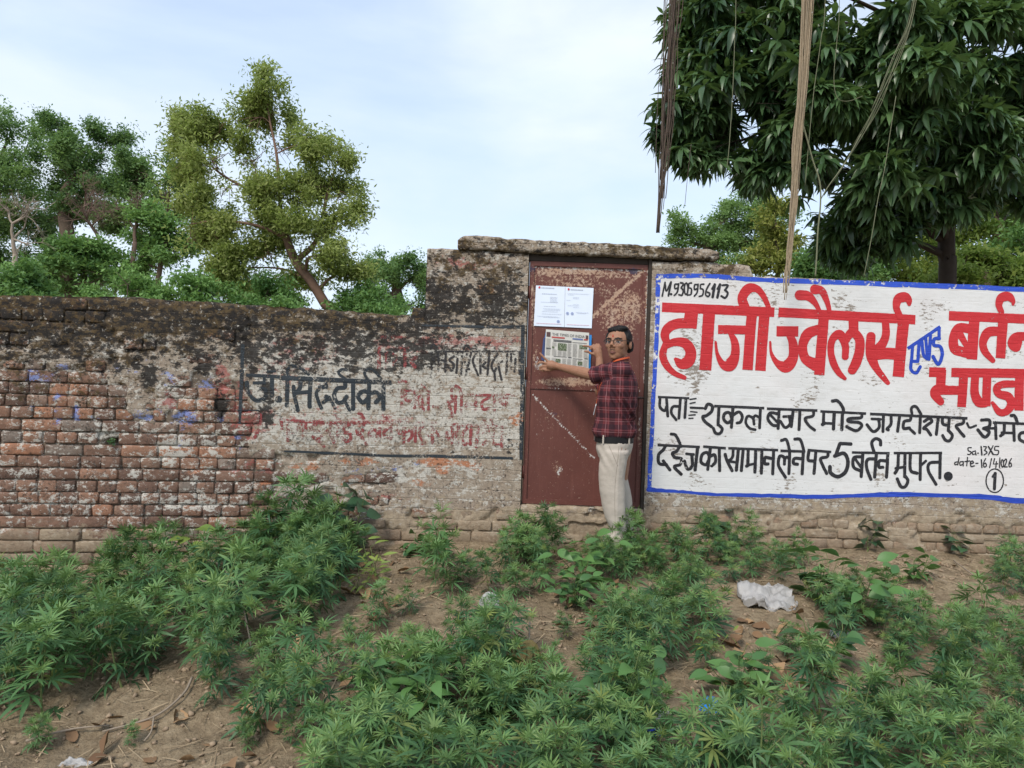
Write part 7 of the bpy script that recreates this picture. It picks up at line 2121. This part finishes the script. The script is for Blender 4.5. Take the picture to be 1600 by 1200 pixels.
# collar, lanyard
mb = MB()
c0 = Vector((.010, 0, 1.437))
colr = []
for z, k in ((0, 1.02), (.026, .98), (.03, .94), (.01, .93)):
    colr.append(ell_ring((c0.x, c0.y, c0.z + z), .064 * k, .072 * k, TA, 24, tiltx=-.28))
mb.loft(colr, cap=False)
cm = mb.build('collar', plain('maroon_collar', (0.10, 0.022, 0.028), .85), man, True)
mb = MB()
ring = ell_ring((.010, 0, 1.455), .071, .080, TA, 40, tiltx=-.30)
def ribbon(pts, wdt, side):
    V = []; 
    for p in pts: V += [tuple(Vector(p) + Vector(side) * wdt / 2), tuple(Vector(p) - Vector(side) * wdt / 2)]
    return V, [(2 * i, 2 * i + 1, 2 * i + 3, 2 * i + 2) for i in range(len(pts) - 1)]
arc = [tuple(ring[k % 40]) for k in range(6, 35)]
V, F = ribbon(arc, .012, (0, 0, 1)); mb.add(V, F)
f1 = arc[0]; f2 = arc[-1]
chest = [(-.148, -.06, 1.20), (-.155, -.075, 1.08), (-.165, -.085, 1.06)]
V, F = ribbon([f1, (-.10, .03, 1.36), (-.142, .02, 1.26), (-.150, -.02, 1.13)], .014, (0, 1, 0)); mb.add(V, F)
V, F = ribbon([f2, (-.09, -.09, 1.36), (-.14, -.08, 1.26), (-.158, -.055, 1.13)], .014, (0, 1, 0)); mb.add(V, F)
lan = mb.build('lanyard', plain('orange_ribbon', (0.58, 0.11, 0.04), .7), man)
lm_ = lan.modifiers.new('thick', 'SOLIDIFY'); lm_.thickness = .0015
MB().tube([(-.156, -.05, 1.135), (-.162, -.055, 1.115), (-.168, -.058, 1.09)], [.004, .003, .002], 6).tube([(-.168, -.058, 1.09), (-.176, -.06, 1.05)], .003, 6).build('lanyard_clip', plain('bright_clip', (0.5, 0.5, 0.5), .3, metal=.8), man)

# ---- trousers, belt, shoes
MAT_TROU = NT('cream_trouser_cloth'); pt = MAT_TROU.objco()
MAT_TROU = MAT_TROU.done(MAT_TROU.mix(MAT_TROU.noise(pt, 7, 4, .6), (0.40, 0.35, 0.30), (0.49, 0.44, 0.385)), .85, MAT_TROU.bump(MAT_TROU.noise(pt, 11, 4, .55), .02, .5), spec=.2)
tro = MB()
tro.loft([ell_ring((cx, 0, z), a, b, TA, 28, pw=2.2) for z, cx, a, b in ((.74, -.02, .105, .165), (.78, -.012, .125, .175), (.84, -.006, .134, .178), (.90, -.010, .133, .170), (.915, -.012, .132, .166))])
near = [(.80, -.020, .112, .092), (.70, -.028, .108, .092), (.60, -.034, .100, .085), (.50, -.024, .098, .082), (.40, -.008, .092, .080), (.30, .012, .080, .076), (.235, .030, .068, .070), (.17, .004, .092, .080), (.10, -.002, .094, .082), (.05, -.004, .092, .080), (.005, -.006, .084, .075)]
for yy, dx in ((-.095, -.004), (.105, .075)):
    tro.loft([ell_ring((cx + dx * min(1, (.86 - z) * 2.4), yy, z), a * .93, b, TA, 24) for z, cx, a, b in near])
tme = remeshed(tro, .008, 4, 'trousers', .5)
co = get_co(tme); nr = normals(tme)
f1 = (fbm(co[:, 0] * 4 + co[:, 1] * 2, co[:, 2] * 7, 14, 2) - .5) * 2
bunch = sstep(.34, .2, co[:, 2]); hip = sstep(.62, .75, co[:, 2]) * sstep(.9, .84, co[:, 2])
f2 = np.sin(co[:, 2] * 75 + co[:, 0] * 40 + fbm(co[:, 0] * 6, co[:, 2] * 8, 3, 2) * 8)
f3 = np.sin((co[:, 2] + co[:, 0] * 1.3) * 70 + fbm(co[:, 0] * 5, co[:, 2] * 5, 6, 2) * 6)
crease = np.exp(-((co[:, 0] + .0) / .012) ** 2) * (co[:, 1] < -.14) * .004
co = co + nr * (f1 * .005 + f2 * .0030 * bunch * sstep(.35, .6, fbm(co[:, 0] * 6 + 4, co[:, 2] * 9, 8, 2)) + f3 * .0028 * hip * sstep(.4, .6, fbm(co[:, 0] * 5 + 4, co[:, 2] * 6, 18, 2)) + (fbm(co[:, 0] * 9 + co[:, 2] * 6, co[:, 2] * 9, 24, 2) - .5) * .008 + crease)[:, None] * sstep(.885, .83, co[:, 2])[:, None]
set_co(tme, co)
tro_o = mk('trousers', tme, MAT_TROU, man)
from mathutils.bvhtree import BVHTree
bvh = BVHTree.FromPolygons([tuple(c) for c in co], [tuple(p.vertices) for p in tme.polygons])
def on_cloth(x, z):
    h_ = bvh.ray_cast(Vector((x, -1, z)), Vector((0, 1, 0)))
    return h_[0] + Vector((0, -.0005, 0)) if h_[0] else None
MAT_SEAM = plain('trouser_seam', (0.27, 0.235, 0.20), .9)
def seam(name, pts, r=.0016):
    P_ = [on_cloth(x, z) for x, z in pts]; P_ = [p_ for p_ in P_ if p_ is not None]
    if len(P_) > 2: MB().tube(P_, r, 5).build(name, MAT_SEAM, tro_o, True)
seam('side_seam', [(-.012 + .008 * math.sin(z * 9), z) for z in np.linspace(.84, .06, 40)], .0013)
seam('pocket_seam', [(-.075 + (.85 - z) * .45, z) for z in np.linspace(.845, .70, 12)], .0018)
seam('back_pocket', [(x, .775 + .006 * math.sin(x * 40)) for x in np.linspace(.035, .10, 10)], .0018)
mb = MB()
mb.loft([ell_ring((-.012, 0, z), .138 * k, .172 * k, TA, 32, pw=2.2) for z, k in ((.855, .97), (.855, 1.02), (.902, 1.02), (.902, .97))], cap=False)
belt = mb.build('belt', plain('black_leather', (0.008, 0.008, 0.009), .6, spec=.3), man, False)
MB().box(-.158, -.150, -.022, .022, .864, .90).build('buckle', plain('steel_buckle', (0.5, 0.5, 0.5), .3, metal=.9), belt)
for a in (1.2, 2.5, -2.5, -1.2):
    rr_ = ell_ring((-.012, 0, .882), .1445, .1795, TA, 360, pw=2.2)[int(a / (2 * math.pi) * 360) % 360]
    q = Vector((rr_[0] + .012, rr_[1], 0)).normalized(); tg = Vector((-q.y, q.x, 0))
    lp = MB(); V = []
    for o_ in (-.001, .004):
        for s_ in (-.006, .006):
            for z in (.852, .912): V.append(tuple(Vector((rr_[0], rr_[1], z)) + q * o_ + tg * s_))
    lp.add(V, [(0, 1, 3, 2), (4, 6, 7, 5), (0, 4, 5, 1), (2, 3, 7, 6), (0, 2, 6, 4), (1, 5, 7, 3)])
    lp.build('belt_loop', MAT_TROU, man)
for yy, dx in ((-.095, 0), (.105, .075)):
    s = MB()
    s.loft([ell_ring((dx - .055, yy, z), .135 * k, .046 * k2, TA, 20, pw=2.4) for z, k, k2 in ((-.02, 1, 1), (.015, 1.02, 1.05), (.03, .98, 1.0), (.055, .80, .85))])
    s.loft([ell_ring((dx + .0, yy, z), a, b, TA, 20) for z, a, b in ((.03, .075, .046), (.07, .055, .042), (.09, .05, .04))])
    o = s.build('shoe', plain('black_shoe', (0.015, 0.014, 0.014), .4, spec=.5), man, True)
